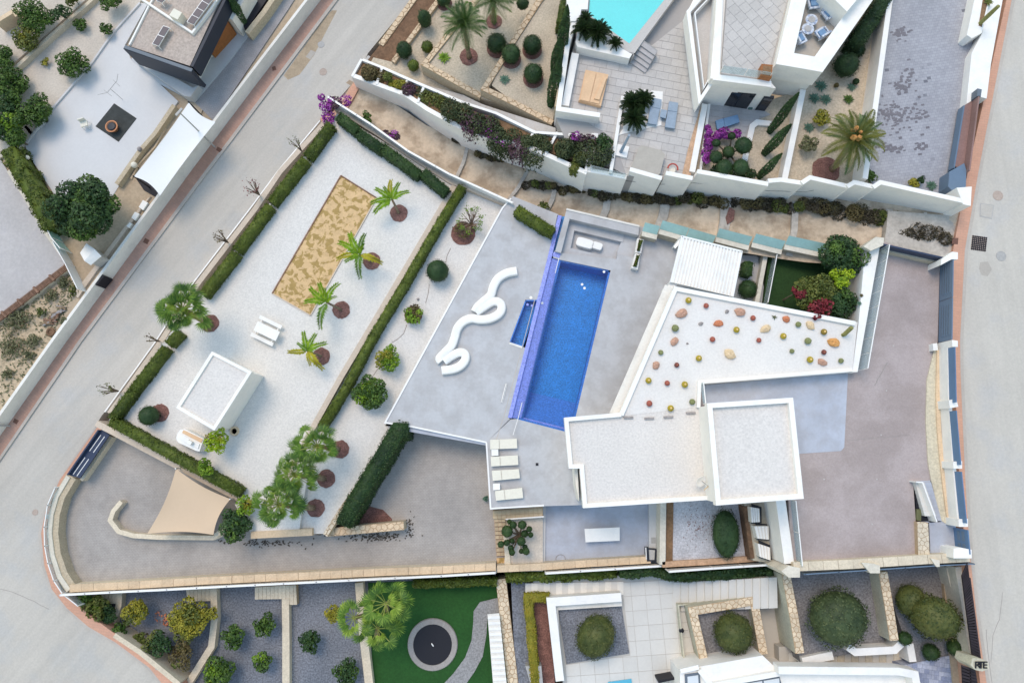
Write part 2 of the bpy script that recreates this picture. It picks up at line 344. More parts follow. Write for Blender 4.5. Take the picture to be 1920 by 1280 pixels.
def tube_v(pts, rads, n=8, cap=True):
    V, F = [], []; pts = [Vector(p) for p in pts]
    if not isinstance(rads, (list, tuple)): rads = [rads]*len(pts)
    up = Vector((0, 0, 1))
    for i, p in enumerate(pts):
        t = (pts[min(i+1, len(pts)-1)]-pts[max(i-1, 0)]).normalized()
        a = t.cross(up);
        if a.length < .05: a = t.cross(Vector((1, 0, 0)))
        a.normalize(); b = t.cross(a).normalized()
        for k in range(n):
            th = 2*math.pi*k/n; V.append(p+a*math.cos(th)*rads[i]+b*math.sin(th)*rads[i])
    for i in range(len(pts)-1):
        for k in range(n):
            F.append([i*n+k, i*n+(k+1) % n, (i+1)*n+(k+1) % n, (i+1)*n+k])
    if cap:
        F.append(list(range(n))[::-1]); F.append([(len(pts)-1)*n+k for k in range(n)])
    return V, F
def lathe_v(c, prof, n=24, sx=1, sy=1):
    V, F = [], []
    for r, z in prof:
        for k in range(n):
            th = 2*math.pi*k/n; V.append((c[0]+r*math.cos(th)*sx, c[1]+r*math.sin(th)*sy, c[2]+z))
    for i in range(len(prof)-1):
        for k in range(n): F.append([i*n+k, i*n+(k+1) % n, (i+1)*n+(k+1) % n, (i+1)*n+k])
    F.append(list(range(n))[::-1]); F.append([(len(prof)-1)*n+k for k in range(n)])
    return V, F
def offset(P, d, closed=False):
    """offset polyline to its left by d"""
    n = len(P); out = []
    for i in range(n):
        p = Vector(P[i])
        a = Vector(P[i-1]) if (i > 0 or closed) else None
        b = Vector(P[(i+1) % n]) if (i < n-1 or closed) else None
        n1 = n2 = None
        if a is not None: t = (p-a).normalized(); n1 = Vector((-t.y, t.x))
        if b is not None: t = (b-p).normalized(); n2 = Vector((-t.y, t.x))
        if n1 is None: nn = n2; k = 1
        elif n2 is None: nn = n1; k = 1
        else:
            nn = (n1+n2)
            if nn.length < 1e-4: nn = n1; k = 1
            else: nn.normalize(); k = min(2.5, 1/max(.3, nn.dot(n1)))
        out.append(p+nn*d*k)
    return out
def band(P, dl, dr, z1, z0, closed=False):
    """wall prism along polyline between offsets dl (left) and dr (right, negative)"""
    L_, R_ = offset(P, dl, closed), offset(P, dr, closed); n = len(P)
    zt = list(z1) if isinstance(z1, (list, tuple)) else [z1]*n
    zb = list(z0) if isinstance(z0, (list, tuple)) else [z0]*n
    V = []
    for i in range(n):
        V += [(L_[i].x, L_[i].y, zt[i]), (R_[i].x, R_[i].y, zt[i]), (R_[i].x, R_[i].y, zb[i]), (L_[i].x, L_[i].y, zb[i])]
    F = []
    for i in range(n if closed else n-1):
        a, b = 4*i, 4*((i+1) % n)
        F += [[a, a+1, b+1, b], [a+1, a+2, b+2, b+1], [a+2, a+3, b+3, b+2], [a+3, a, b, b+3]]
    if not closed: F += [[3, 2, 1, 0], [4*n-4, 4*n-3, 4*n-2, 4*n-1]]
    return V, F
def wall(name, label, pts, zt, zb, th, m, side=0, zref=None, cat='wall', parent=None, cap=None, capm=None, closed=False, group=None, kind=None):
    """pts: centre line (or one face if side=+1/-1) in photo pixels at the wall top (or at height zref)"""
    if isinstance(zt, (list, tuple)): P = [W(p[0], p[1], z if zref is None else zref).xy for p, z in zip(pts, zt)]
    else: P = XY(pts, zt if zref is None else zref)
    dl, dr = (th/2, -th/2) if side == 0 else ((th, 0) if side > 0 else (0, -th))
    V, F = band(P, dl, dr, zt, zb, closed)
    o = mk(name, V, F, m, parent, label=label if not kind else None, cat=None if parent or kind else cat, group=group, kind=kind)
    if cap:
        z1 = [z+cap for z in zt] if isinstance(zt, (list, tuple)) else zt+cap
        V, F = band(P, dl+.03, dr-.03, z1, zt if not isinstance(zt, (list, tuple)) else list(zt), closed)
        mk('coping', V, F, capm or m, o)
    return o
def clip(poly, cl):
    """Sutherland-Hodgman: clip polygon by convex ccw polygon"""
    if area(cl) < 0: cl = cl[::-1]
    out = [tuple(p[:2]) for p in poly]
    for i in range(len(cl)):
        a, b = cl[i], cl[(i+1) % len(cl)]; inp, out = out, []
        if not inp: return []
        def side(p): return (b[0]-a[0])*(p[1]-a[1])-(b[1]-a[1])*(p[0]-a[0])
        for j in range(len(inp)):
            p, q = inp[j], inp[(j+1) % len(inp)]; sp, sq = side(p), side(q)
            if sp >= 0: out.append(p)
            if (sp >= 0) != (sq >= 0):
                t = sp/(sp-sq); out.append((p[0]+(q[0]-p[0])*t, p[1]+(q[1]-p[1])*t))
    return out
def clean(P, tol=.01):
    out = []
    for p in P:
        if not out or (Vector(p)-Vector(out[-1])).length > tol: out.append(p)
    if len(out) > 1 and (Vector(out[0])-Vector(out[-1])).length <= tol: out.pop()
    return out
def tiles(parent, P, z, w, h, rot, m, gap=.02, th=.03, name='tile', stagger=.5, minarea=.05, most=300, jz=.004):
    """individual tiles over world polygon P, lying on height z"""
    ca, sa = math.cos(rot), math.sin(rot); to = lambda p: (p[0]*ca+p[1]*sa, -p[0]*sa+p[1]*ca); fr = lambda p: (p[0]*ca-p[1]*sa, p[0]*sa+p[1]*ca)
    Q = [to(p) for p in P]; x0, x1 = min(q[0] for q in Q), max(q[0] for q in Q); y0, y1 = min(q[1] for q in Q), max(q[1] for q in Q)
    n = 0; y = y0; r = 0
    while y < y1:
        x = x0 - (w*stagger if r % 2 else 0)
        while x < x1:
            c = clean(clip(Q, [(x+gap/2, y+gap/2), (x+w-gap/2, y+gap/2), (x+w-gap/2, y+h-gap/2), (x+gap/2, y+h-gap/2)]))
            if len(c) >= 3 and abs(area(c)) > minarea and n < most:
                V, F = prism([fr(p) for p in c], z+th+rng.uniform(0, jz), z); mk(name, V, F, m, parent); n += 1
            x += w
        y += h; r += 1
    return n
def stones(parent, P, z, sp, m, gap=.05, th=.03, name='stone', most=300, jz=.015):
    """irregular stones (Voronoi cells) over a convex world polygon P"""
    xs = [p[0] for p in P]; ys = [p[1] for p in P]; S = []
    y = min(ys)-sp; r = 0
    while y < max(ys)+sp*1.5:
        x = min(xs)-sp+(sp/2 if r % 2 else 0)
        while x < max(xs)+sp*1.5:
            S.append((x+rng.uniform(-.3, .3)*sp, y+rng.uniform(-.3, .3)*sp)); x += sp
        y += sp*.9; r += 1
    n = 0
    for s in S:
        cell = [(s[0]-sp, s[1]-sp), (s[0]+sp, s[1]-sp), (s[0]+sp, s[1]+sp), (s[0]-sp, s[1]+sp)]
        for t in S:
            if t is s: continue
            d = (t[0]-s[0], t[1]-s[1]); L2 = d[0]**2+d[1]**2
            if L2 > (2.6*sp)**2: continue
            L = math.sqrt(L2); mx = (s[0]+d[0]*(.5-gap/2/L), s[1]+d[1]*(.5-gap/2/L))
            out = []
            for j in range(len(cell)):
                p, q = cell[j], cell[(j+1) % len(cell)]
                sp_ = (mx[0]-p[0])*d[0]+(mx[1]-p[1])*d[1]; sq = (mx[0]-q[0])*d[0]+(mx[1]-q[1])*d[1]
                if sp_ >= 0: out.append(p)
                if (sp_ >= 0) != (sq >= 0):
                    u = sp_/(sp_-sq); out.append((p[0]+(q[0]-p[0])*u, p[1]+(q[1]-p[1])*u))
            cell = out
            if not cell: break
        if not cell: continue
        c = clean(clip(cell, [tuple(p) for p in P]), .02)
        if len(c) < 3 or abs(area(c)) < .012: continue
        V, F = prism(c, z+th+rng.uniform(0, jz), z); mk(name, V, F, m, parent); n += 1
        if n >= most: break
    return n
def stone_wall(name, label, pts, zt, zb, th, face='stone_wall', cell='stone_cell', mort='mortar', sp=.42, side=0, zref=None, cat='stone wall'):
    """wall with a rough face whose top is paved with separate stones"""
    P = XY(pts, zt if zref is None else zref); dl, dr = (th/2, -th/2) if side == 0 else ((th, 0) if side > 0 else (0, -th))
    t = thing(name, label, cat, (P[0].x, P[0].y, zb))
    V, F = band(P, dl, dr, zt-.05, zb); mk('wall_face', V, F, face, t)
    V, F = band(P, dl, dr, zt-.02, zt-.05); mk('mortar_bed', V, F, mort, t)
    Lf, Rt = offset(P, dl-.02), offset(P, dr+.02)
    for i in range(len(P)-1):
        stones(t, [Lf[i], Rt[i], Rt[i+1], Lf[i+1]], zt-.02, sp, cell, gap=.05)
    return t

# ------------------------------------------------------------------ foliage
def quads_mesh(name, Q, mats, mi=None, base=None):
    """Q: (n,4,3) array of quads; base: (V,F) solid joined in as material slot 1"""
    n = len(Q); V = Q.reshape(-1, 3); nv = len(V); loops = np.arange(4*n, dtype=np.int32); starts = np.arange(n, dtype=np.int32)*4; tot = np.full(n, 4, np.int32); mid = np.zeros(n, np.int32) if mi is None else np.asarray(mi, np.int32)
    if base:
        bv = np.array([tuple(v) for v in base[0]]); bl = np.concatenate([np.array(f, np.int32) for f in base[1]])+nv; bt = np.array([len(f) for f in base[1]], np.int32)
        bs_ = np.concatenate([[0], np.cumsum(bt)[:-1]]).astype(np.int32)+4*n
        V = np.vstack([V, bv]); loops = np.concatenate([loops, bl]); starts = np.concatenate([starts, bs_]); tot = np.concatenate([tot, bt]); mid = np.concatenate([mid, np.full(len(bt), len(mats)-1, np.int32)])
    me = bpy.data.meshes.new(name); me.vertices.add(len(V)); me.vertices.foreach_set('co', V.astype(np.float32).ravel())
    me.loops.add(len(loops)); me.loops.foreach_set('vertex_index', loops)
    me.polygons.add(len(starts)); me.polygons.foreach_set('loop_start', starts); me.polygons.foreach_set('loop_total', tot)
    for m in mats: me.materials.append(M(m))
    me.polygons.foreach_set('material_index', mid)
    me.update(calc_edges=True); me.validate(); return me
def leaf_quads(P, Nn, size, flat=.5, asp=.5):
    """kite leaves at points P with facing Nn"""
    n = len(P); Nn = Nn + nr.normal(0, flat, (n, 3)); Nn /= np.linalg.norm(Nn, axis=1, keepdims=True)+1e-9
    T = nr.normal(0, 1, (n, 3)); T -= Nn*(T*Nn).sum(1, keepdims=True); T /= np.linalg.norm(T, axis=1, keepdims=True)+1e-9
    B = np.cross(Nn, T); s = size*nr.uniform(.6, 1.3, (n, 1))
    return np.stack([P-T*s*.5, P+B*s*asp*.5-T*s*.05, P+T*s*.5, P-B*s*asp*.5-T*s*.05], 1)
def sphere_v(c, r, seg=14, ring=9, noise=.0, sx=1, sy=1, sz=1, rot=0):
    V, F = [], []; ca, sa = math.cos(rot), math.sin(rot)
    for i in range(ring+1):
        ph = math.pi*i/ring
        for k in range(seg):
            th = 2*math.pi*k/seg; q = 1+rng.uniform(-noise, noise)
            x, y, z = r*sx*math.sin(ph)*math.cos(th)*q, r*sy*math.sin(ph)*math.sin(th)*q, r*sz*math.cos(ph)*q
            V.append((c[0]+x*ca-y*sa, c[1]+x*sa+y*ca, c[2]+z))
    for i in range(ring):
        for k in range(seg): F.append([i*seg+k, (i+1)*seg+k, (i+1)*seg+(k+1) % seg, i*seg+(k+1) % seg])
    return V, F
def blob_pts(n, c, r, rz=1.0):
    d = nr.normal(0, 1, (n, 3)); d /= np.linalg.norm(d, axis=1, keepdims=True)
    rr = nr.uniform(.78, 1.04, (n, 1)); return c + d*np.array([r, r, r*rz])*rr, d
def ball(label, px, py, rpx, zg, m='l_ball', lift=.1, squash=.95, dens=1.0, sx=1, sy=1, rot=0, cat='topiary', name='topiary_ball', group=None, leaf=.10, mulch=None):
    """clipped ball whose CENTRE is seen at (px,py)"""
    r = PX(rpx, px, py, zg+1); zc = zg+lift+r*squash; c = W(px, py, zc)
    t = thing(name, label, cat, (c.x, c.y, zg), group)
    n = int(1500*dens*max(.25, min(3.2, r*r))*(.1/leaf)**1.2)+260
    d = nr.normal(0, 1, (n, 3)); d /= np.linalg.norm(d, axis=1, keepdims=True)
    d = d[d[:, 2] > -.75]
    am = .03+.035*min(1, r/2); lump = 1+am*np.sin(d[:, 0:1]*6+px)*np.cos(d[:, 1:2]*5+py)+am*.8*np.sin(d[:, 1:2]*11+py)*np.cos(d[:, 0:1]*9)+.02*np.sin(d[:, 2:3]*17)
    q = d*np.array([r*sx, r*sy, r*squash])*lump*nr.uniform(.90, 1.06, (len(d), 1))
    ca, sa = math.cos(rot), math.sin(rot); q = np.stack([q[:, 0]*ca-q[:, 1]*sa, q[:, 0]*sa+q[:, 1]*ca, q[:, 2]], 1); zl = zc-zg
    Q = leaf_quads(q+np.array([0, 0, zl]), d, leaf, .45, .6)
    base = sphere_v((0, 0, zl), r*.93, 20, 12, 0, sx, sy, squash, rot)
    me = quads_mesh('crown', Q, [m, m], base=base)
    link_mesh('crown', me, t, (c.x, c.y, zg))
    V, F = tube_v([(c.x, c.y, zg-.1), (c.x, c.y, zc)], [.09, .07], 7); mk('trunk', V, F, 'trunk', t)
    return t
def hedge(label, pts, wpx, zt, zb, m='l_hedge', name='hedge', leaf=.13, dens=1.0, cat='hedge', wob=.06, group=None):
    P = XY(pts, zt); w = PX(wpx, pts[0][0], pts[0][1], zt); t = thing(name, label, cat, (P[0].x, P[0].y, zb), group)
    V, F = band(P, w*.44, -w*.44, zt-.06, zb); k = child_org(t); base = ([Vector(v)-k for v in V], F)
    pts_, nn = [], []
    for i in range(len(P)-1):
        a, b = np.array(P[i]), np.array(P[i+1]); L = np.linalg.norm(b-a); d = (b-a)/L; nl = np.array([-d[1], d[0]]); h = zt-zb
        nt_ = int(L*w*120*dens); ns = int(L*h*95*dens)
        u = nr.uniform(-.02, 1.02, nt_); v = nr.uniform(-.5, .5, nt_); q = a+np.outer(u*L, d)+np.outer(v*w, nl)
        hh = zt+nr.uniform(-.06, .05, nt_)+wob*np.sin(u*L*2.3+i)*np.cos(v*6+u*L)
        pts_.append(np.column_stack([q, hh])); nn.append(np.tile([0, 0, 1.], (nt_, 1)))
        for s in (-1, 1):
            u = nr.uniform(-.02, 1.02, ns); q = a+np.outer(u*L, d)+np.outer(s*w*(.5+nr.uniform(-.05, .06, ns)+wob*.8*np.sin(u*L*2.9+s)), nl)
            pts_.append(np.column_stack([q, nr.uniform(zb, zt, ns)])); nn.append(np.tile([nl[0]*s, nl[1]*s, .4], (ns, 1)))
        for e, s in ((a, -1), (b, 1)):
            ne = int(w*h*95*dens); q = e+np.outer(nr.uniform(-.5, .5, ne)*w, nl)+s*d*nr.uniform(-.05, .08, ne)[:, None]
            pts_.append(np.column_stack([q, nr.uniform(zb, zt, ne)])); nn.append(np.tile([d[0]*s, d[1]*s, .4], (ne, 1)))
    A = np.vstack(pts_)-np.array(k); Q = leaf_quads(A, np.vstack(nn), leaf, .55, .6)
    me = quads_mesh('foliage', Q, [m, m], base=base); link_mesh('foliage', me, t, k); return t
def tree(label, px, py, rpx, zg, h, m='l_tree', name='tree', cat='tree', dens=1.0, leaf=.2, clumps=14, m2=None, lean=(0, 0), trunk=True, open_=0.0, group=None, sx=1, sy=1, squash=.7, rot=0, zcf=.55):
    """crown centre seen at (px,py)"""
    r = PX(rpx, px, py, zg+h*.6); zc = zg+h*zcf; c = W(px, py, zc); rz = min(r*squash, h*.42)
    t = thing(name, label, cat, (c.x, c.y, zg), group); Qs, mi = [], []; limbs = []
    ca, sa = math.cos(rot), math.sin(rot)
    for k in range(clumps):
        if k == 0: o = np.zeros(3)
        else:
            ph = k*2.399; rad = math.sqrt((k+.3)/clumps)*.74
            o = np.array([math.cos(ph)*rad*r*sx, math.sin(ph)*rad*r*sy, nr.uniform(-.5, .55)*rz*(1-rad*.5)])
            o = o+nr.uniform(-.1, .1, 3)*r; o = np.array([o[0]*ca-o[1]*sa, o[0]*sa+o[1]*ca, o[2]])
        cr = r*nr.uniform(.30, .48)*(1-.25*open_)*(1.0 if clumps > 8 else 1.25)
        n = int(520*dens*(cr*cr)/(leaf*leaf)*.05)+16
        P, d = blob_pts(n, o+np.array([0, 0, zc-zg]), cr, .75)
        P = P*1.0; keep = nr.uniform(0, 1, n) > open_*.5; P, d = P[keep], d[keep]
        d[:, 2] += .5; q = leaf_quads(P, d, leaf, .6, .6); Qs.append(q); mi += [1 if (m2 and nr.uniform() < .0 + (.45 if k % 3 == 0 else .05)) else 0]*len(q)
        limbs.append(o)
    Q = np.vstack(Qs); mats = [m, m2 or m]
    me = quads_mesh('crown', Q, mats, mi); link_mesh('crown', me, t, (c.x, c.y, zg))
    tr = max(.05, r*.06); pr = [tube_v([(c.x, c.y, zg-.1), (c.x+rng.uniform(-.1, .1), c.y, zg+h*.2), (c.x, c.y, zc)], [tr*1.3, tr, tr*.6], 7)]
    for o in limbs[1::2]:
        pr.append(tube_v([(c.x, c.y, zg+h*.25), (c.x+o[0]*.5, c.y+o[1]*.5, zg+h*.42), (c.x+o[0], c.y+o[1], zc+o[2])], [tr*.6, tr*.4, tr*.12], 5))
    V, F = join(pr); mk('trunk', V, F, 'trunk', t); return t
def frond_mesh(name, L, m, n=24, ll=.30, droop=.55, rise=.35, wid=.045, vee=.35, flat=False):
    """feather frond along +X"""
    Q = []; pts = []
    for i in range(n+1):
        u = i/n; pts.append(np.array([L*u*(1-.12*u), 0, rise*L*math.sin(u*math.pi*.55)-droop*L*u*u]))
    for i in range(n):
        a, b = pts[i], pts[i+1]; w = .011*L*(1-i/n)*.6+.006
        Q.append([a+[0, w, 0], b+[0, w, 0], b-[0, w, 0], a-[0, w, 0]])
        if i < 2: continue
        u = i/n; l = ll*L*(min(1, u*5)*(1-.45*u*u) if flat else math.sin(math.pi*min(1, .12+u*.9))**.7)
        for s in (-1, 1):
            for k in range(3 if flat else 2):
                p = a+(b-a)*(k*(.33 if flat else .5)+rng.uniform(-.15, .15)); f = .35+.6*u; dirv = np.array([f, s*1.0, vee*.5-.15*rng.random()]); dirv /= np.linalg.norm(dirv); dirv[2] -= .25
                e = p+dirv*l*(rng.uniform(.55, 1.25) if flat else rng.uniform(.85, 1.1))+[0, 0, rng.uniform(-.1, .1)*l]; mdl = p+dirv*l*.5+[0, 0, .06*l]; ww = wid*L*.17
                Q.append([p-[ww, 0, 0], mdl-[ww, 0, 0], e, mdl+[ww, 0, .01]])
    return quads_mesh(name, np.array(Q), [m])
def fan_mesh(name, R, pet, m, n=22, span=250):
    Q = []; a0 = np.array([0., 0, 0]); c = np.array([pet, 0, pet*.12])
    for i in range(4):
        p, q = a0+(c-a0)*i/4, a0+(c-a0)*(i+1)/4; Q.append([p+[0, .035, 0], q+[0, .03, 0], q-[0, .03, 0], p-[0, .035, 0]])
    for i in range(n):
        th = math.radians(-span/2+span*i/(n-1)); l = R*(.72+.28*math.cos(th/2))*rng.uniform(.92, 1.05)
        d = np.array([math.cos(th), math.sin(th), 0]); s = np.array([-d[1], d[0], 0]); w = R*math.radians(span/n)*.31
        mid = c+d*l*.55+[0, 0, .08*R+.05*R*(i % 2)]; e = c+d*l+[0, 0, -.28*R*rng.uniform(.4, 1.7)]
        Q.append([c, mid-s*w, e, mid+s*w])
    return quads_mesh(name, np.array(Q), [m, 'l_petiole'], [1]*4+[0]*n)
def palm(label, base, top, zg, h, mesh_list, nf, name='palm_tree', el=(-.1, .9), sc=(.85, 1.1), tr=.16, group=None, trunkm='trunk_palm', crownball=None, azs=None, cat='palm tree', roll=.2):
    """base, top in photo pixels; top seen at height zg+h"""
    b = W(base[0], base[1], zg); tp = W(top[0], top[1], zg+h); t = thing(name, label, cat, b, group)
    mid = (b+tp)/2; V, F = tube_v([b-Vector((0, 0, .1)), b+(tp-b)*.15, mid, tp], [tr*1.5, tr*1.15, tr, tr*.95], 9); mk('trunk', V, F, trunkm, t, smooth=True)
    for k in range(nf):
        if azs: az, e, s, mi = azs[k]; az = math.radians(az)
        else:
            az = k*2.39996+rng.uniform(-.15, .15); u = (k+.5)/nf; e = el[0]+(el[1]-el[0])*u; s = rng.uniform(*sc)*(1-.25*u); mi = k % len(mesh_list)
        link_mesh('frond', mesh_list[mi], t, tp, (rng.uniform(-roll, roll), -e, az), (s, s, s))
    if crownball:
        V, F = join([sphere_v(tp+Vector((crownball[0]*1.1*math.cos(a)-.15, crownball[0]*1.3*math.sin(a)+.1, .75)), crownball[0]*rng.uniform(.4, .8), 8, 5, .3) for a in (0.3, 1.6, 2.4, 4.0, 5.2)]); mk('flower_stalk', V, F, crownball[1], t)
    return t
def disc_ring(name, px, py, rpx, z, m, h=.05, **kw):
    c = W(px, py, z); r = PX(rpx, px, py, z); n = 30
    P = [(c.x+r*math.cos(2*math.pi*k/n)*rng.uniform(.94, 1.05), c.y+r*math.sin(2*math.pi*k/n)*rng.uniform(.94, 1.05)) for k in range(n)]
    V, F = prism(P, z+h, z-.1); return mk(name, V, F, m, **kw)
def rosette(label, px, py, rpx, z, m, n=16, name='agave', cat='agave', up=.5, wid=.16, sc=1, group=None, height=0.0):
    c = W(px, py, z+height+.2); r = PX(rpx, px, py, z); Q = []
    for k in range(n):
        az = k*2.4; u = k/n; e = up*(.3+1.2*u); L = r*(1-.45*u); d = np.array([math.cos(az)*math.cos(e), math.sin(az)*math.cos(e), math.sin(e)])
        s = np.array([-math.sin(az), math.cos(az), 0])*L*wid; p0 = np.array([0, 0, height]); md = p0+d*L*.5+[0, 0, .05*L]; en = p0+d*L-[0, 0, .12*L]
        Q += [[p0-s*.4, md-s, md, p0], [p0, md, md+s, p0+s*.4], [md-s, en, en, md], [md, en, en, md+s]]
    t = thing(name, label, cat, (c.x, c.y, z), group); link_mesh('leaves', quads_mesh('leaves', np.array(Q), [m]), t, (c.x, c.y, z+.02))
    if height > .1: V, F = tube_v([(c.x, c.y, z-.05), (c.x, c.y, z+height)], [.12, .1], 7); mk('trunk', V, F, 'trunk', t)
    return t
def shrub_mat(pts_px, z, h, rpx, m, n, leaf, spread, name, label, cat, kind=None, m2=None, frac2=.2, group=None, hang=0):
    """loose mass of foliage along pixel path"""
    P = XY(pts_px, z); r = PX(rpx, *pts_px[0][:2], z); A, D, MI = [], [], []
    seg = [np.linalg.norm(np.array(P[i+1])-np.array(P[i])) for i in range(len(P)-1)]; tot = sum(seg)
    for i in range(len(P)-1):
        k = max(4, int(n*seg[i]/tot)); a, b = np.array(P[i]), np.array(P[i+1]); nc = max(1, int(seg[i]/(r*.8)))
        cen = [(a+(b-a)*((j+.5)/nc)+nr.uniform(-.35, .35, 2)*r, r*nr.uniform(.6, 1.1), nr.uniform(.1, .9)*h) for j in range(nc*2)]
        cmi = [1 if (m2 and nr.uniform() < frac2) else 0 for _ in cen]
        idx = nr.randint(0, len(cen), k)
        for j, (cc, cr, ch) in enumerate(cen):
            q = int((idx == j).sum());
            if not q: continue
            pt, d = blob_pts(q, np.array([cc[0], cc[1], z+ch]), cr, .6)
            if hang: pt[:, 2] -= hang*nr.uniform(0, 1, q)**3
            A.append(pt); D.append(d); MI += [cmi[j]]*q
    A = np.vstack(A); D = np.vstack(D); D[:, 2] += .6; org = np.array([P[0].x, P[0].y, z]); Q = leaf_quads(A-org, D, leaf, .7, spread)
    me = quads_mesh('foliage', Q, [m, m2 or m], MI)
    if kind: o = link_mesh(name, me, None, org); return props(o, label, cat, group, kind)
    t = thing(name, label, cat, org, group); link_mesh('foliage', me, t, org)
    V, F = tube_v([(P[0].x, P[0].y, z-.3), (P[0].x, P[0].y, z+h*.4)], [.05, .03], 5); mk('stem', V, F, 'trunk', t); return t
def rock(label, px, py, rpx, z, m, sx=1.3, rot=0, name='rock', h=.7):
    r = PX(rpx, px, py, z); c = W(px, py, z+r*.3); V, F = sphere_v((0, 0, 0), r, 9, 6, .12, sx, .8, h, rot)
    V = [(v[0]*(1+.12*math.sin(v[1]*7/r*.5+px)), v[1], max(v[2], -r*.25)) for v in V]
    return mk(name, [(c.x+v[0], c.y+v[1], z+v[2]+r*.2) for v in V], F, m, label=label, cat='rock')

# ================================================================== THE SETTING
V, F = prism([(-1500, -1500), (1500, -1500), (1500, 1500), (-1500, 1500)], -9, -9.5); mk('ground', V, F, 'ground_far', kind='structure')
ZR, ZE, ZG, ZS, ZC = -2.4, 2.5, -0.6, -0.95, -2.6      # west road, east road, gravel garden, lower strip, courts
ZSL = -4.0                                             # slate gardens

FOOT = [(1000, -528), (665, -80), (604, 0), (480, 162), (361, 320), (127, 640), (0, 820), (-300, 1235)]    # foot of the west roadside wall (at ZR)
FT = [(x, y, ZR) for x, y in FOOT]
EDGE = [(695, -80), (635, 0), (480, 205), (394, 320), (155, 640), (0, 865)]
CURVE = [(178, 800), (107, 900), (80, 960), (72, 1000), (78, 1060), (92, 1105), (120, 1140), (160, 1175), (212, 1205), (275, 1252), (297, 1280), (420, 1440)]
slab('road', FT[:1]+[(x, y, ZR) for x, y in FOOT[1:]] + [(-300, 1800), (420, 1800)] + CURVE[::-1] + [(190, 780), (297, 640), (370, 530), (475, 392), (525, 320), (605, 220), (668, 148), (690, 100), (780, -10), (1130, -528)], ZR, -9.2, 'road_grey')
KE = [(x+0, y) for x, y in EDGE]
V, F = prism(XY([(1000, -528), (604, 0), (480, 162), (361, 320), (127, 640), (0, 820), (-300, 1235), (-300, 1280), (0, 858), (148, 640), (387, 320), (474, 205), (628, 0), (1022, -528)], ZR), ZR+.12, ZR-1); mk('pavement', V, F, 'paving_clay', kind='structure')
V, F = prism(XY([(1022, -528), (628, 0), (474, 205), (387, 320), (148, 640), (0, 858), (-300, 1280), (-300, 1290), (0, 866), (155, 640), (394, 320), (481, 205), (635, 0), (1029, -528)], ZR), ZR+.13, ZR-1); mk('kerb', V, F, 'kerb', kind='structure')
INNER = [(196, 800), (122, 893), (97, 937), (88, 985), (90, 1022), (104, 1075), (114, 1105), (165, 1150), (212, 1185), (237, 1200), (332, 1278), (460, 1440)]
OUT2 = [(x+5, y-1) for x, y in CURVE]
slab('pavement', OUT2 + INNER[::-1], ZR+.12, -9, 'paving_orange')
slab('kerb', CURVE + OUT2[::-1], ZR+.125, -9, 'kerb')
slab('pavement', [(668, 146), (632, 205), (600, 222), (604, 232), (645, 215), (676, 160)], ZR+.12, -4, 'paving_orange')
# east road and pavement
EP_IN = [(1960, -500), (1887, -30), (1887, 0), (1815, 320), (1787, 470), (1786, 640), (1790, 700), (1799, 900), (1811, 1040), (1822, 1150), (1838, 1280), (1850, 1400)]
EP_OUT = [(1975, -500), (1902, -30), (1900, 0), (1838, 320), (1812, 470), (1803, 640), (1804, 700), (1813, 900), (1822, 1040), (1834, 1150), (1853, 1280), (1868, 1400)]
slab('road', EP_OUT + [(3200, 1400), (3200, -500)], ZE, -9.1, 'road_east')
slab('pavement', EP_IN + [(x-3, y) for x, y in EP_OUT][::-1], ZE+.12, -9, 'paving_orange')
slab('kerb', [(x-3, y) for x, y in EP_OUT] + [(x+3, y) for x, y in EP_OUT][::-1], ZE+.125, -9, 'kerb')
# worn edge and repairs on the west road
slab('road_patch', [(632, 20), (606, 70), (588, 105), (562, 140), (540, 150), (532, 142), (565, 95), (600, 45), (622, 20)], ZR+.004, ZR-.1, 'road_worn')
slab('road_patch', [(583, 94), (592, 98), (582, 112), (573, 107)], ZR+.008, ZR-.1, 'road_patch')
slab('road_patch', [(1835, 380), (1864, 384), (1860, 410), (1836, 406)], ZE+.005, ZE-.1, 'road_grey')
slab('road_patch', [(1838, 492), (1852, 490), (1860, 505), (1852, 518), (1840, 515), (1836, 503)], ZE+.006, ZE-.1, 'road_patch')

# ravine: a sloping dry gully
RX = [560, 672, 800, 960, 1120, 1300, 1525, 1665, 1790, 1830]; RZv = [-2.5, -2.3, -1.9, -1.4, -.7, .3, 1.4, 1.9, 2.45, 2.5]
def zr(x): return float(np.interp(x, RX, RZv))
UP = [(655, 150), (672, 160), (740, 195), (800, 235), (850, 257), (900, 280), (960, 305), (1040, 338), (1120, 352), (1217, 357), (1335, 352), (1440, 352), (1525, 368), (1665, 376), (1795, 396), (1812, 396)]
DN = [(612, 190), (640, 205), (700, 255), (770, 300), (830, 345), (880, 365), (950, 392), (1050, 405), (1140, 425), (1210, 440), (1300, 455), (1400, 475), (1510, 492), (1640, 500), (1790, 512), (1806, 512)]
V = []; nseg = 5
for (u, d) in zip(UP, DN):
    for k in range(nseg+1):
        f = k/nseg; x, y = u[0]+(d[0]-u[0])*f, u[1]+(d[1]-u[1])*f; z = zr(u[0])-.18*math.sin(f*math.pi)
        V.append(tuple(W(x, y, z)))
F = [[i*(nseg+1)+k, i*(nseg+1)+k+1, (i+1)*(nseg+1)+k+1, (i+1)*(nseg+1)+k] for i in range(len(UP)-1) for k in range(nseg)]
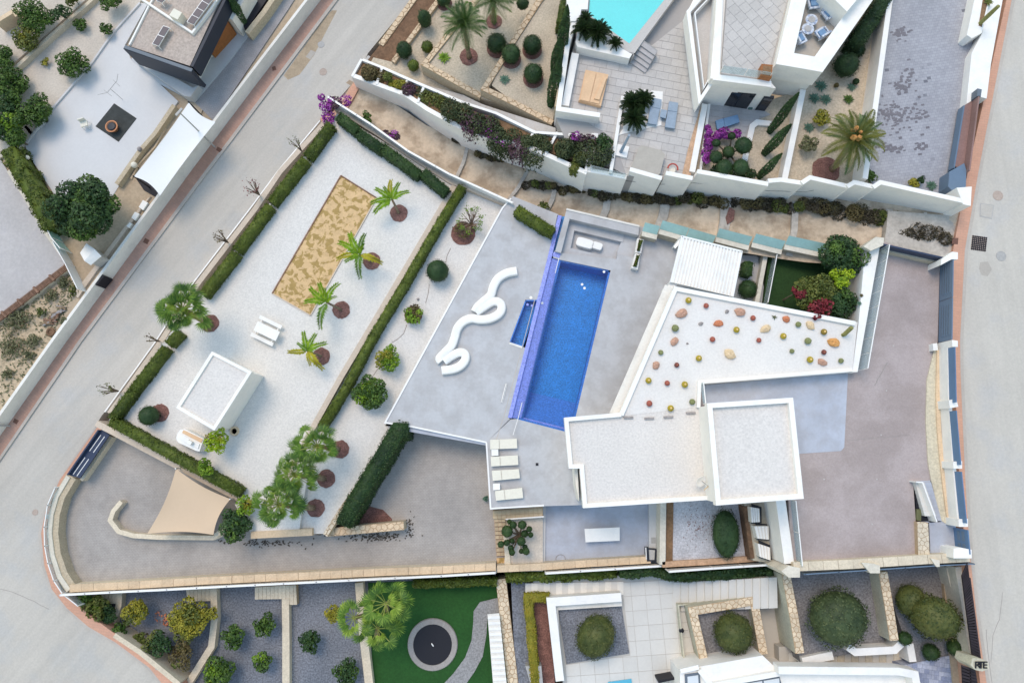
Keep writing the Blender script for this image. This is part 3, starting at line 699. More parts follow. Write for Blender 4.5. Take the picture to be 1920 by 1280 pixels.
# subdivide along for relief
def refine(V, F, it=2, amp=.06):
    import bmesh
    me = setmesh('t', V, F, 'dirt'); bm = bmesh.new(); bm.from_mesh(me); bmesh.ops.subdivide_edges(bm, edges=bm.edges[:], cuts=it, use_grid_fill=True)
    for v in bm.verts: v.co.z += amp*(math.sin(v.co.x*2.1+v.co.y)+math.cos(v.co.y*2.7-v.co.x*.8))*.5+rng.uniform(-amp, amp)*.4
    V = [tuple(v.co) for v in bm.verts]; bm.verts.index_update(); F = [[v.index for v in f.verts] for f in bm.faces]; bm.free(); bpy.data.meshes.remove(me); return V, F
V, F = refine(V, F, 4); mk('gully_floor', V, F, 'ravine', kind='structure', smooth=True)
# check dams: low concrete sills across the gully
for i, (u, d, wd) in enumerate([((880, 262), (850, 345), 7), ((990, 318), (945, 385), 7), ((1042, 345), (1022, 400), 9), ((1140, 365), (1125, 418), 14), ((1250, 368), (1230, 440), 18), ((1362, 366), (1350, 462), 20), ((1492, 378), (1480, 480), 12), ((1668, 392), (1655, 490), 12), ((1735, 398), (1730, 500), 6)]):
    zc = zr((u[0]+d[0])/2)+.1; V, F = band([W(*u, zc).xy, W((u[0]+d[0])/2+4, (u[1]+d[1])/2, zc).xy, W(*d, zc).xy], wd/50, -wd/50, zc, zc-1.2); mk('check_dam', V, F, 'ravine_concrete', label=['concrete check dam farthest down the dry gully', 'second concrete check dam up the gully, above the long hedge end', 'concrete check dam beside the top left corner of the blue terrace', 'concrete check dam behind the lounge pit wall', 'wider concrete check dam behind the first teal glass panel', 'broad stained check dam with a dark puddle behind the ribbed white roof', 'concrete check dam with white stones in the middle of the gully', 'concrete check dam near the cream pillar of the paved court', 'thin concrete check dam nearest the east pavement'][i], cat='check dam', group='check dams across the gully')
slab('ravine_slab', [(1665, 395), (1795, 405), (1790, 468), (1790, 482), (1770, 490), (1655, 470), (1662, 430)], 2.36, 0, 'ravine_concrete')
slab('puddle_stain', [(1368, 388), (1378, 395), (1376, 412), (1364, 421), (1361, 408)], zr(1365)+.13, 0, 'mulch')

# ---- west plots
slab('plot_ground', [(x-5, y-4, z) for x, y, z in FT[:7]] + [(-305, 1236, ZR), (-400, 400), (-400, -500)], -1.25, -9, 'dirt')
slab('gravel_garden', [(-60, 150), (0, 140), (25, 125), (165, 0), (195, -40), (300, -60), (262, 5), (212, 60), (172, 117), (87, 215), (40, 280), (-10, 300), (-60, 260)], -1.0, -2, 'pale_gravel')
slab('gravel_garden', [(-60, -60), (195, -60), (165, -4), (22, 122), (-60, 130)], -.7, -2, 'pale_gravel')
slab('patio', [(262, 5), (212, 60), (172, 117), (87, 215), (45, 270), (60, 300), (115, 385), (190, 400), (235, 330), (260, 290), (334, 190), (300, 158), (246, 112), (234, 85), (277, 8)], -1.1, -2, 'patio_pale')
slab('yard', [(215, 355), (232, 325), (252, 300), (340, 200), (420, 100), (355, 318, ZR), (122, 637, ZR), (90, 560), (105, 430), (130, 395)], -1.14, -2, 'dirt')
slab('driveway', [(-60, 240), (0, 298), (45, 370), (90, 442), (125, 492), (60, 545), (0, 590), (-60, 625)], -1.12, -2, 'concrete_lilac')
slab('scrub_ground', [(126, 493), (135, 505), (165, 548), (155, 570), (122, 637, ZR), (-6, 818, ZR), (-80, 900), (-80, 680), (0, 592), (60, 545)], -1.18, -2, 'scrub_soil')
slab('driveway', [(570, -30), (540, 18), (400, 227), (365, 192), (430, 115), (470, 62), (505, 0), (525, -40)], -1.13, -2, 'drive_paving')
slab('entry_floor', [(246, 112), (300, 158), (365, 192), (430, 115), (470, 62), (480, 40), (520, -40), (400, -40), (277, 8)], -1.05, -2, 'entry_grey')

# ---- north west stepped garden
slab('bank', [(800, -60), (772, -5), (712, 85), (690, 112), (740, 150), (830, 0), (850, -60)], -1.6, -9, 'bank_brown')
slab('gravel_terrace', [(850, -60), (820, 0), (737, 117), (700, 108), (690, 128), (800, 190), (1000, 262), (1050, 262), (1040, 235), (1100, -60)], -.7, -9, 'beige_gravel')
slab('gravel_terrace', [(925, -60), (890, 4), (792, 122), (902, 184), (965, 205), (1040, 232), (1110, -60)], .6, -9, 'beige_gravel')
slab('gravel_terrace', [(1050, -60), (1015, 0), (966, 70), (945, 108), (922, 160), (960, 190), (1037, 228), (1042, 205), (1090, 40), (1100, -60)], 1.5, -9, 'beige_gravel')
# path of steps between planters and garden
PU = [(690, 104), (760, 140), (800, 160), (868, 178), (905, 196), (960, 214), (1042, 240)]
PD = [(672, 128), (760, 168), (800, 185), (850, 205), (905, 228), (960, 252), (1042, 268)]
def lerp_path(Pp, u):
    u *= len(Pp)-1; i = min(int(u), len(Pp)-2); f = u-i; return (Pp[i][0]+(Pp[i+1][0]-Pp[i][0])*f, Pp[i][1]+(Pp[i+1][1]-Pp[i][1])*f)
st = thing('garden_stairs', 'long pale flight of shallow garden steps beside the purple flowering planters', 'stairs', W(690, 115, -2))
NS = 26
for k in range(NS):
    z = -1.9+3.6*(k+1)/NS; a, b = lerp_path(PU, k/NS), lerp_path(PU, (k+1)/NS); c, d = lerp_path(PD, (k+1)/NS), lerp_path(PD, k/NS)
    block('tread', [a, b, c, d], z, -4, 'tile_grey', st)

# ---- north east villa ground
slab('courtyard', [(1040, 215), (1075, 90), (1100, -60), (1380, -60), (1330, 0), (1300, 60), (1318, 192), (1282, 340), (1175, 330), (1060, 262)], 2.9, -9, 'tile_joint')
slab('planting_bed', [(1310, 185), (1420, 195), (1500, 170), (1474, 345), (1280, 340)], 2.3, -9, 'beige_gravel')
slab('planting_bed', [(1500, 170), (1545, 130), (1660, -60), (1700, -60), (1630, 330), (1626, 350), (1474, 345)], 2.45, -9, 'beige_gravel')
slab('driveway', [(1676, -60), (1674, 5), (1628, 330), (1640, 352), (1790, 366), (1800, 200), (1822, 100), (1835, -60)], 2.5, -9, 'cobble')

# ---- main plot
slab('gravel_garden', [(632, 213), (850, 345), (590, 800), (560, 1000), (472, 1003), (440, 945), (455, 928), (204, 788), (300, 650), (372, 552), (437, 472), (502, 386), (572, 290)], ZG, -9, 'white_gravel')
slab('gravel_strip', [(840, 340), (862, 345), (948, 380), (722, 798), (745, 800), (612, 1000), (470, 1003), (560, 960), (590, 800)], ZS, -9, 'white_gravel')
slab('courtyard', [(205, 812), (435, 930), (480, 985), (600, 1003), (640, 985), (700, 800), (915, 815), (945, 960), (945, 1066), (850, 1068), (140, 1100), (112, 1062), (105, 985), (122, 915), (167, 850)], ZC, -9, 'court_paving')
ZT = 0.0
slab('terrace', [(942, 388), (962, 368), (1047, 402), (1045, 404), (1012, 562), (985, 562), (955, 642), (986, 652), (954, 783), (957, 786), (912, 829), (722, 792)], ZT, -9, 'terrace_concrete')
slab('terrace', [(1037, 483), (1040, 470), (1051, 474), (1156, 486), (1158, 476), (1188, 482), (1197, 441), (1199, 424), (1262, 440), (1300, 470), (1262, 532), (1145, 507), (1050, 487)], ZT, -9, 'terrace_concrete')
slab('terrace', [(1145, 507), (1262, 532), (1300, 470), (1420, 480), (1440, 575), (1262, 600), (1200, 850), (1072, 812)], ZT, -9, 'terrace_concrete')
slab('terrace', [(912, 829), (955, 786), (968, 785), (1072, 812), (1140, 830), (1140, 945), (920, 951)], ZT, -9, 'terrace_concrete')
slab('court_floor', [(1400, 440), (1442, 440), (1436, 575), (1440, 590), (1400, 590)], -.3, -9, 'grey_gravel')
slab('lawn', [(1446, 440), (1560, 455), (1640, 460), (1610, 620), (1430, 580)], .35, -9, 'turf_dark')
slab('courtyard', [(1628, 480), (1655, 452), (1762, 490), (1758, 640), (1738, 720), (1736, 800), (1745, 900), (1712, 902), (1722, 1052), (1484, 1060), (1478, 931), (1345, 931), (1312, 800), (1312, 722), (1590, 700)], 2.6, -9, 'east_court')
slab('porch', [(1312, 722), (1590, 698), (1583, 838), (1577, 845), (1500, 850), (1400, 850), (1330, 800)], 2.615, 2, 'porch_concrete')
slab('planting_strip', [(1752, 655), (1738, 712), (1736, 790), (1740, 865), (1746, 900), (1764, 975), (1780, 985), (1764, 820), (1759, 740), (1759, 650)], 2.68, -9, 'cream_gravel')
slab('landing', [(1742, 976), (1764, 975), (1792, 982), (1795, 1045), (1745, 1048)], 2.62, -9, 'porch_concrete')
slab('lower_ground', [(905, 945), (1270, 925), (1300, 940), (1250, 1070), (930, 1072)], -2.7, -9, 'court_paving')
slab('lower_patio', [(1018, 940), (1225, 930), (1222, 1055), (1018, 1068)], -2.4, -9, 'porch_concrete')
slab('gravel_bed', [(950, 960), (1018, 958), (1018, 1070), (945, 1070)], -1.9, -9, 'pale_gravel')
slab('gravel_bed', [(1240, 930), (1395, 925), (1412, 1046), (1262, 1060), (1240, 1062)], -.7, -9, 'grey_gravel')
slab('service_floor', [(1393, 925), (1462, 925), (1482, 1060), (1412, 1050)], .4, -9, 'wall_beige')
# ---- slate gardens and lawn to the south
slab('slate_garden', [(150, 1106), (930, 1078), (960, 1440), (470, 1440), (332, 1280), (237, 1202), (165, 1152)], ZSL, -9, 'slate_gravel')
slab('lawn', [(690, 1092), (940, 1082), (960, 1440), (716, 1440), (700, 1280)], ZSL+.05, -9, 'grass')
slab('path', [(945, 1118), (925, 1122), (900, 1128), (888, 1145), (887, 1170), (884, 1200), (872, 1232), (850, 1262), (828, 1285), (810, 1330), (860, 1330), (868, 1290), (890, 1258), (905, 1230), (912, 1190), (914, 1160), (918, 1150), (950, 1150)], ZSL+.09, -5, 'path_grey')
slab('slate_garden', [(958, 1090), (990, 1090), (1020, 1440), (975, 1440)], -3.3, -9, 'slate_gravel')
slab('planting_bed', [(985, 1110), (1030, 1110), (1050, 1440), (1000, 1440)], -3.4, -9, 'mulch')
slab('patio', [(1000, 1082), (1460, 1072), (1500, 1440), (1075, 1440), (1036, 1120), (1000, 1116)], -3.0, -9, 'tile_joint_white')
slab('slate_garden', [(1046, 1138), (1164, 1128), (1180, 1224), (1062, 1244)], -2.9, -4, 'slate_gravel')
slab('slate_garden', [(1304, 1152), (1412, 1136), (1428, 1228), (1318, 1245)], -2.2, -4, 'slate_gravel_warm')
slab('slate_garden', [(1470, 1070), (1640, 1062), (1660, 1215), (1500, 1240)], -.6, -9, 'slate_gravel_warm')
slab('slate_garden', [(1650, 1060), (1765, 1055), (1806, 1238), (1715, 1252)], 0, -9, 'slate_gravel_warm')
slab('steps_ground', [(1460, 1212), (1690, 1200), (1715, 1250), (1740, 1440), (1470, 1440)], -2.0, -9, 'tile_joint_white')
slab('driveway', [(1690, 1248), (1790, 1226), (1802, 1235), (1812, 1400), (1690, 1400)], .1, -9, 'cobble_blue')
slab('gravel_bed', [(1765, 1050), (1815, 1050), (1850, 1400), (1800, 1400)], .3, -9, 'dirt')

# ================================================================== WALLS, BUILDINGS
# west roadside wall: its inner face stands on the pavement edge
P = XY(FOOT[:8], ZR)
t = wall('roadside_wall', 'long white roadside wall above the orange pavement on the left', FOOT[:8], -.85, -3, .22, 'white_dirty', side=1 if False else -1, zref=ZR)
# dark meter recess and small items on that wall
mk('meter_box', *box_v((W(206, 532, ZR).x, W(206, 532, ZR).y, -2.1), (.95, .34, 1.2), math.radians(53)), 'black', label='black meter box opening in the white roadside wall', cat='meter box')
block('stone_verge', [(270, 378), (282, 368), (158, 540), (146, 558), (138, 550)], -.95, -1.5, 'curb_beige', kind='structure')
# white slab-like pale garden wall of west plot
wall('garden_wall', 'pale stone coping line between the two gravel terraces at top left', [(25, 130), (93, 68), (168, 3), (192, -22)], -.5, -1.5, .28, 'stone_cream')
wall('garden_wall', 'thin pale kerb line along the upper left edge of the white patio', [(262, 5), (212, 60), (172, 117), (87, 215), (47, 270)], -.95, -1.5, .14, 'patio_pale')
wall('garden_wall', 'rough ochre stone wall between the white patio and the white sail', [(326, 197), (290, 250), (262, 282), (232, 325), (218, 345)], -.55, -1.5, .35, 'stone_wall')
wall('garden_wall', 'thin dark edged kerb beside the white sail', [(310, 240), (290, 275), (262, 305), (245, 335)], -1.0, -1.5, .12, 'stone_tan')
wall('garden_wall', 'cream kerb between the lilac driveway and the olive hedge', [(15, 320), (45, 368), (88, 440), (125, 492), (132, 500)], -.9, -1.5, .25, 'cap_cream')
wall('garden_wall', 'cream base wall of the brown slatted railing', [(133, 500), (68, 550), (0, 598), (-60, 640)], -.8, -1.5, .22, 'stone_cream')
wall('garden_wall', 'ochre stone wall stub beside the dark entrance at top', [(463, 62), (495, 22), (530, -30)], -.2, -1.5, .42, 'stone_wall')
wall('planter_wall', 'cream stone planter box in the top left corner', [(-10, 42), (26, 20), (32, 30)], .5, -1.5, .35, 'stone_tan')
# brown slatted railing
rl = thing('slatted_railing', 'brown timber slatted railing along the lilac driveway', 'railing', W(66, 545, -1))
A_, B_ = W(124, 494, -.7), W(-10, 596, -.7)
for k in range(64):
    p = A_.lerp(B_, k/63); d = (B_-A_).normalized(); nrm = Vector((d.y, -d.x, 0))
    big = k % 14 == 0
    V, F = box_v((p.x-nrm.x*.25, p.y-nrm.y*.25, -.8), (.14 if big else .06, .62 if big else .5, .22 if big else .15), math.atan2(d.y, d.x)+.1); mk('post' if big else 'slat', V, F, 'wood_brown', rl)

# dark cantilevered house, top left
h = thing('dark_fronted_house', 'house with pinkish gravel roof and overhanging dark navy fascia, top left', 'house', W(320, 80, -1))
RP = [(240, 86), (356, 124), (406, 14), (430, -40), (330, -60), (277, 11)]
block('wall', [(262, 70), (340, 108), (385, 20), (400, -40), (300, -60), (285, 11)], 2.2, -1.2, 'white_dirty', h)
block('roof', RP, 2.45, .9, 'roof_gravel_tan', h)
wall('fascia', None, [(234, 86), (362, 131)], 2.62, .35, .28, 'navy_fascia', side=-1, parent=h)
wall('fascia', None, [(357, 124), (412, 12), (440, -45)], 2.6, 1.2, .22, 'navy_fascia', side=-1, parent=h)
wall('fascia_coping', None, [(235, 85), (361, 129)], 2.7, 2.63, .26, 'fascia_edge', side=-1, parent=h)
wall('parapet', None, [(242, 84), (279, 10), (290, -8)], 2.6, 1.0, .12, 'white', parent=h)
wall('parapet', None, [(262, -4), (360, 61), (395, 16), (420, -20)], 2.75, 2.4, .16, 'white', parent=h)
block('door_panel', [(384, 84), (391, 60), (415, 24), (426, 38)], .9, -1.1, 'wood_door', h)
block('wall', [(372, 92), (386, 77), (391, 95)], -.1, -1.1, 'white', h)
block('door_mat', [(412, 62), (420, 53), (427, 59), (418, 68)], -1.03, -1.1, 'gate_brown', None, label='brown door mat outside the orange timber door', cat='door mat')
block('low_roof', [(250, 112), (263, 110), (362, 165), (372, 160), (357, 182), (345, 180)], -.2, -1.1, 'entry_grey', None, label='grey canopy roof below the navy fascia', cat='canopy')
block('wall', [(405, -20), (404, 8), (422, 30), (436, 38), (444, 24), (470, -20)], 1.2, -1.2, 'white_dirty', None, label='white garden wall beside the cypress at the top', cat='wall')
block('dark_shed', [(449, 24), (462, -15), (510, -15), (466, 50), (459, 56)], -.3, -1.2, 'black', None, label='dark covered recess beside the ochre stone wall at top', cat='recess')
def solar(name, label, q, z, n):
    t = thing(name, label, 'solar panel', W(*q[0], z)); P = [W(*p, z) for p in q]       # a,b (top edge) c,d
    block('frame', q, z-.03, z-.12, 'white_metal', t)
    for k in range(n):
        a, b, c, d = P; s = lambda u, v: (a.lerp(b, v)).lerp(d.lerp(c, v), u)
        u0, u1 = (k+.05)/n, (k+.95)/n; V, F = prism([s(u0, .07).xy, s(u0, .93).xy, s(u1, .93).xy, s(u1, .07).xy], z, z-.03); mk('panel', V, F, 'panel_cell', t)
    for u in (.03, .97): block('rail', q, z-.12, z-.2, 'hatch_grey', t) if u < .5 else None
    for p in q: v = W(*p, z); mk('leg', *tube_v([(v.x, v.y, z-.5), (v.x, v.y, z-.12)], .03, 5), 'white_metal', t)
solar('solar_panel', 'two panel solar collector alone on the lower gravel roof', [(306, 48), (318, 52), (297, 87), (285, 82)], 2.95, 2)
solar('solar_panel', 'long row of solar panels inside the white roof ridge', [(388, -12), (401, -4), (363, 47), (350, 41)], 3.1, 4)
solar('solar_panel', 'solar panel cut by the top edge of the photo', [(300, -8), (312, -3), (303, 6), (293, 1)], 3.1, 1)
block('roof_unit', [(326, 16), (341, 24), (333, 37), (317, 29)], 3.3, 2.4, 'cushion_cream', None, label='square cream air unit on the gravel roof', cat='roof unit')
# white sail, dark mat, fire bowl, stool, antenna
def sail(name, label, q, zs, m, sag=.35, inn=.10):
    """four cornered shade sail with hollow edges"""
    P = [W(p[0], p[1], z) for p, z in zip(q, zs)]; n = 16; V = []; cx = sum(P, Vector())/4
    for i in range(n+1):
        for j in range(n+1):
            u, v = i/n, j/n; p = P[0].lerp(P[1], v).lerp(P[3].lerp(P[2], v), u)
            uu = .5+(u-.5)*(1-inn*4*v*(1-v)*0) ; e = inn*4
            du = (u-.5)*2; dv = (v-.5)*2
            p = p+(cx-p)*(inn*(abs(du)**3*(1-dv*dv)+abs(dv)**3*(1-du*du)))
            p.z -= sag*(1-du*du)*(1-dv*dv); V.append(p)
    F = [[i*(n+1)+j, (i+1)*(n+1)+j, (i+1)*(n+1)+j+1, i*(n+1)+j+1] for i in range(n) for j in range(n)]
    t = thing(name, label, 'shade sail', (cx.x, cx.y, min(zs)-2)); mk('canvas', V, F, m, t, smooth=True)
    return t, P
t, P = sail('shade_sail', 'white rectangular shade sail against the left roadside wall', [(354, 192), (404, 229), (300, 367), (251, 331)], [1.3, .6, .5, 1.2], 'sail_white', .12, .07)
for p in P[:1]+P[3:]: mk('post', *tube_v([(p.x, p.y, -1.1), (p.x, p.y, p.z+.1)], .06, 6), 'black', t)
slab('under_sail_shade', [(255, 335), (262, 328), (298, 355), (296, 372), (270, 357)], -1.08, -1.2, 'black')  # black sheet standing in for the shade under the sail's lower edge
block('floor_mat', [(214, 194), (256, 222), (222, 266), (179, 237)], -1.07, -1.1, 'mat_green', None, label='dark green square mat on the white patio', cat='mat')
c = W(209, 237, -.6); t = thing('fire_bowl', 'round copper fire bowl on the dark mat', 'fire bowl', (c.x, c.y, -1.07))
mk('rim', *lathe_v((c.x, c.y, -1.07), [(.30, 0), (.46, .35), (.50, .5), (.44, .5), (.36, .44), (.3, .42)], 24), 'copper', t, smooth=False); mk('bowl', *lathe_v((c.x, c.y, -1.07), [(.36, .40), (.36, .455), (.2, .47)], 20), 'black', t); mk('grate', *lathe_v((c.x, c.y, -1.07), [(.29, .46), (.29, .5), (.1, .51)], 16), 'dark_metal', t)
c = W(156, 231, -.5); t = thing('stool', 'cream stool on the white patio left of the dark mat', 'stool', (c.x, c.y, -1.1))
mk('seat', *box_v((c.x, c.y, -.65), (.55, .5, .1), .3), 'cushion_cream', t); mk('backrest', *box_v((c.x-.1, c.y+.24, -.6), (.5, .08, .4), .3), 'cushion_cream', t)
for dx, dy in ((-.22, -.2), (.22, -.2), (-.22, .2), (.22, .2)): mk('leg', *tube_v([(c.x+dx*1.3, c.y+dy*1.3, -1.1), (c.x+dx, c.y+dy, -.65)], .025, 5), 'white_metal', t)
a, b = W(221, 139, .6), W(183, 178, .6); t = thing('aerial', 'thin forked rotary aerial above the white patio', 'aerial', (a.x, b.y, -1.1))
for p, q in [((221, 139), (219, 152)), ((212, 150), (225, 162)), ((219, 152), (201, 174)), ((183, 178), (201, 174)), ((195, 169), (209, 180))]: mk('rod', *tube_v([W(*p, .6), W(*q, .6)], .022, 5), 'hatch_grey', t)
mk('mast', *tube_v([W(207, 167, .6), Vector((W(207, 167, .6).x, W(207, 167, .6).y, -1.1))], .02, 5), 'hatch_grey', t)
for (x, y, r, m, l) in [(261, 279, 4.5, 'rock_grey', 'small grey round lamp on the ochre wall'), (251, 309, 6, 'cushion_cream', 'white globe lamp below the ochre wall'), (50, 295, 4.5, 'cushion_cream', 'white globe lamp at the left end of the patio')]:
    c = W(x, y, -.4); t = thing('globe_lamp', l, 'lamp', (c.x, c.y, -1.1)); mk('globe', *sphere_v((c.x, c.y, -.45), PX(r, x, y, 0), 12, 8), m, t, smooth=True); mk('stem', *tube_v([(c.x, c.y, -1.2), (c.x, c.y, -.5)], .03, 5), 'black', t)
# street lamp
b, tp = W(403, 276, ZR+.12), W(362, 235, 4.0); t = thing('street_lamp', 'slender street lamp leaning over the white sail', 'street lamp', b)
mk('pole', *tube_v([b, Vector((b.x, b.y, 3.8))], [.07, .045], 8), 'hatch_grey', t); mk('lamp_head', *box_v((b.x, b.y, 3.8), (.7, .18, .1), .9), 'hatch_grey', t)
b = W(18, 798, ZR+.12); t = thing('street_lamp', 'thin street lamp pole at the lower left edge of the photo', 'street lamp', b)
mk('pole', *tube_v([b, Vector((b.x-.1, b.y, 4.0))], [.07, .045], 8), 'hatch_grey', t); mk('lamp_head', *box_v((b.x-.1, b.y, 4.0), (.7, .18, .1), 0), 'hatch_grey', t)
# white patio steps hidden in shrubs
t = thing('garden_steps', 'white slatted garden steps between the shrubs and patio', 'steps', W(65, 240, -1.1))
for k in range(7): x = 45+k*6; y = 246-k*4.5; block('tread', [(x, y-8), (x+4, y-11), (x+17, y+3), (x+13, y+8)], -1.0-.02*k, -1.3, 'white', t)
# glass fences on the west plot
def panel_fence(name, label, pts, z0, z1, m='glass_milk', post='white_metal', step=None, cat='fence', lean=0, pw=.05, rail=True, th=.03):
    P = [W(p[0], p[1], z0) for p in pts]; t = thing(name, label, cat, P[0])
    for i in range(len(P)-1):
        a, b = P[i], P[i+1]; L_ = (b-a).length; n = max(1, round(L_/(step or 2.2))); d = (b-a).normalized()
        for k in range(n):
            p, q = a.lerp(b, k/n)+d*.04, a.lerp(b, (k+1)/n)-d*.04
            V, F = band([p.xy, q.xy], th/2, -th/2, z1, z0+.04); mk('panel', V, F, m, t)
        for k in range(n+(1 if i == len(P)-2 else 0)):
            p = a.lerp(b, k/n); V, F = tube_v([(p.x, p.y, z0), (p.x, p.y, z1+.04)], pw, 6); mk('post', V, F, post, t)
        if rail: rw = .07 if 'white' in name else .03; V, F = band([a.xy, b.xy], rw, -rw, z1+.04, z1); mk('rail', V, F, post, t)
    return t
panel_fence('glass_fence', 'teal tinted glass fence behind the big dark tree', [(100, 420), (118, 455), (134, 474)], -1.1, .3, 'glass_teal')
panel_fence('glass_fence', 'milky glass fence running down to the roadside wall', [(118, 462), (140, 500), (163, 547)], -1.1, .1, 'glass_milk')
t = thing('garden_shed', 'small silver ridge roofed metal shed in the dirt yard', 'shed', W(170, 478, -1.1))
q = [W(*p, .4) for p in ((162, 456), (150, 476), (169, 497), (187, 482), (193, 478))]
rl_, rr_ = W(177, 467, .75), W(158, 489, .75)
for a, b in ((W(162, 456, .4), W(150, 474, .4)), (W(190, 480, .4), W(170, 497, .4))):
    V, F = [a, b, Vector(rr_), Vector(rl_), a-Vector((0, 0, .05)), b-Vector((0, 0, .05)), rr_-Vector((0, 0, .05)), rl_-Vector((0, 0, .05))], [[0, 1, 2, 3], [7, 6, 5, 4], [0, 4, 5, 1], [1, 5, 6, 2], [2, 6, 7, 3], [3, 7, 4, 0]]
    mk('roof_sheet', V, F, 'silver_paint' if False else 'white_metal', t)
block('wall', [(163, 459), (153, 474), (169, 493), (188, 480)], .35, -1.2, 'hatch_grey', t)
for (q, l) in [([(268, 375), (277, 380), (268, 394), (260, 388)], 'white storage bench nearest the white sail'), ([(253, 397), (261, 401), (253, 413), (246, 408)], 'white storage bench in the middle of the dirt yard kerb'), ([(243, 417), (247, 419), (241, 427), (237, 424)], 'smallest white box by the roadside wall')]:
    t = thing('storage_bench', l, 'bench', W(*q[0], -1.1)); block('box', q, -.75, -1.2, 'white_dirty', t); block('lid', q, -.68, -.75, 'white', t)
# log pile
t = thing('log_pile', 'heap of split grey logs on the scrub plot', 'log pile', W(100, 600, -1.15))
for k in range(26):
    u = k/25; x, y = 118-u*32+rng.uniform(-4, 4), 578+u*30+rng.uniform(-5, 5); c = W(x, y, -1.0); a = rng.uniform(-.4, .9); L_ = rng.uniform(.25, .4); d = Vector((math.cos(a), math.sin(a), rng.uniform(-.2, .3)))*L_
    mk('log', *tube_v([c-d, c+d], rng.uniform(.05, .09), 6), rng.choice(['rock_grey', 'wood_brown', 'trunk_palm']), t)
c = W(94, 622, -1); t = thing('tyre', 'old dark tyre beside the log heap', 'tyre', c); mk('tread', *lathe_v((c.x, c.y, -1.15), [(.2, 0), (.34, .04), (.36, .12), (.3, .18), (.2, .16), (.2, .1)], 16), 'bank_brown', t)

# ---- north west garden walls (cream stone, paved tops)
stone_wall('stone_wall', 'stone topped wall beside the left road at the top', [(782, -10), (714, 84)], -1.5, -3, .5, cell='stone_tan', mort='mortar_tan', sp=.45)
stone_wall('stone_wall', 'first stone terrace wall, with clipped cones behind it', [(840, -20), (822, 0), (737, 116)], -.4, -3, .4, cell='stone_tan', mort='mortar_tan', sp=.45)
stone_wall('stone_wall', 'stone terrace wall that turns below the large palm', [(905, -20), (893, 0), (796, 120), (902, 180)], .75, -2, .45, cell='stone_tan', mort='mortar_tan', sp=.45)
stone_wall('stone_wall', 'stone terrace wall between the palm bed and the upper balls', [(1030, -20), (1012, 0), (964, 75), (942, 112), (908, 166), (962, 192), (1036, 230)], 1.65, -2, .45, cell='stone_tan', mort='mortar_tan', sp=.45)
# ---- white planter wall along the gully, descending to the left road
TOPL = [(660, 142), (705, 158), (760, 178), (800, 205), (860, 238), (930, 262), (1000, 280), (1100, 325)]
ZTL = [-.7, -.2, .4, .9, 1.5, 2.0, 2.5, 3.0]
def zf(x): return float(np.interp(x, [p[0] for p in TOPL], ZTL))
LOWP = [(x, y) for x, y in TOPL]
t = thing('planter_wall', 'tall white planter wall stepping up beside the gully', 'planter wall', W(660, 150, -2.3))
V, F = band([W(x, y, z).xy for (x, y), z in zip(LOWP, ZTL)], .22, -.12, ZTL, [z-4 for z in ZTL]); mk('wall', V, F, 'white', t)
UPL = [(680, 112), (720, 128), (765, 148), (812, 168), (868, 192), (930, 212), (1003, 248), (1108, 255)]
V, F = band([W(x, y, z+.1).xy for (x, y), z in zip(UPL, ZTL)], .1, -.1, [z+.1 for z in ZTL], [z-2 for z in ZTL]); mk('wall', V, F, 'white', t)
for (a, b) in [((678, 111), (660, 143)), ((716, 128), (706, 158)), ((765, 148), (752, 176)), ((795, 162), (783, 192)), ((1003, 245), (985, 272)), ((1045, 248), (1022, 290)), ((1112, 250), (1098, 322))]:
    z = zf(b[0])+.08; mk('divider', *band([W(*a, z).xy, W(*b, z).xy], .1, -.1, z, z-2), 'white', t)
V, F = band([W((x+u)/2, (y+v)/2, z-.2).xy for (x, y), (u, v), z in zip(LOWP, UPL, ZTL)], .62, -.62, [z-.22 for z in ZTL], [z-2 for z in ZTL]); mk('soil', V, F, 'brown_soil', t)
# ---- NE villa boundary wall above the gully (stepped white)
for i, (q, z) in enumerate([([(1100, 322), (1174, 336)], 3.0), ([(1180, 321), (1240, 338)], 3.6), ([(1248, 328), (1298, 338)], 3.9), ([(1307, 325), (1440, 349)], 4.1), ([(1441, 343), (1464, 341), (1504, 347)], 4.1), ([(1506, 346), (1520, 337), (1590, 353)], 4.3), ([(1591, 353), (1603, 346), (1638, 354)], 4.45), ([(1640, 354), (1652, 346), (1816, 383)], 4.6)]):
    wall('boundary_wall', ['white wall section under the spa terrace glass', 'white stepped wall section in front of the taupe spa cover', 'short white stepped wall section by the red chair', 'white wall section below the purple flower bed', 'white wall section under the long thin garden wall', 'white zigzag wall section below the date palm', 'short white zigzag wall section left of the cobbled drive', 'longest white wall section, ending at the east pavement'][i], q, z, -1.5, .32, 'white', side=1, cat='wall', group='white boundary walls above the gully')
block('boundary_pier', [(1794, 352), (1822, 350), (1820, 386), (1806, 383)], 4.62, 2, 'white', None, label='white corner pier of the gully wall at the east pavement', cat='pier')
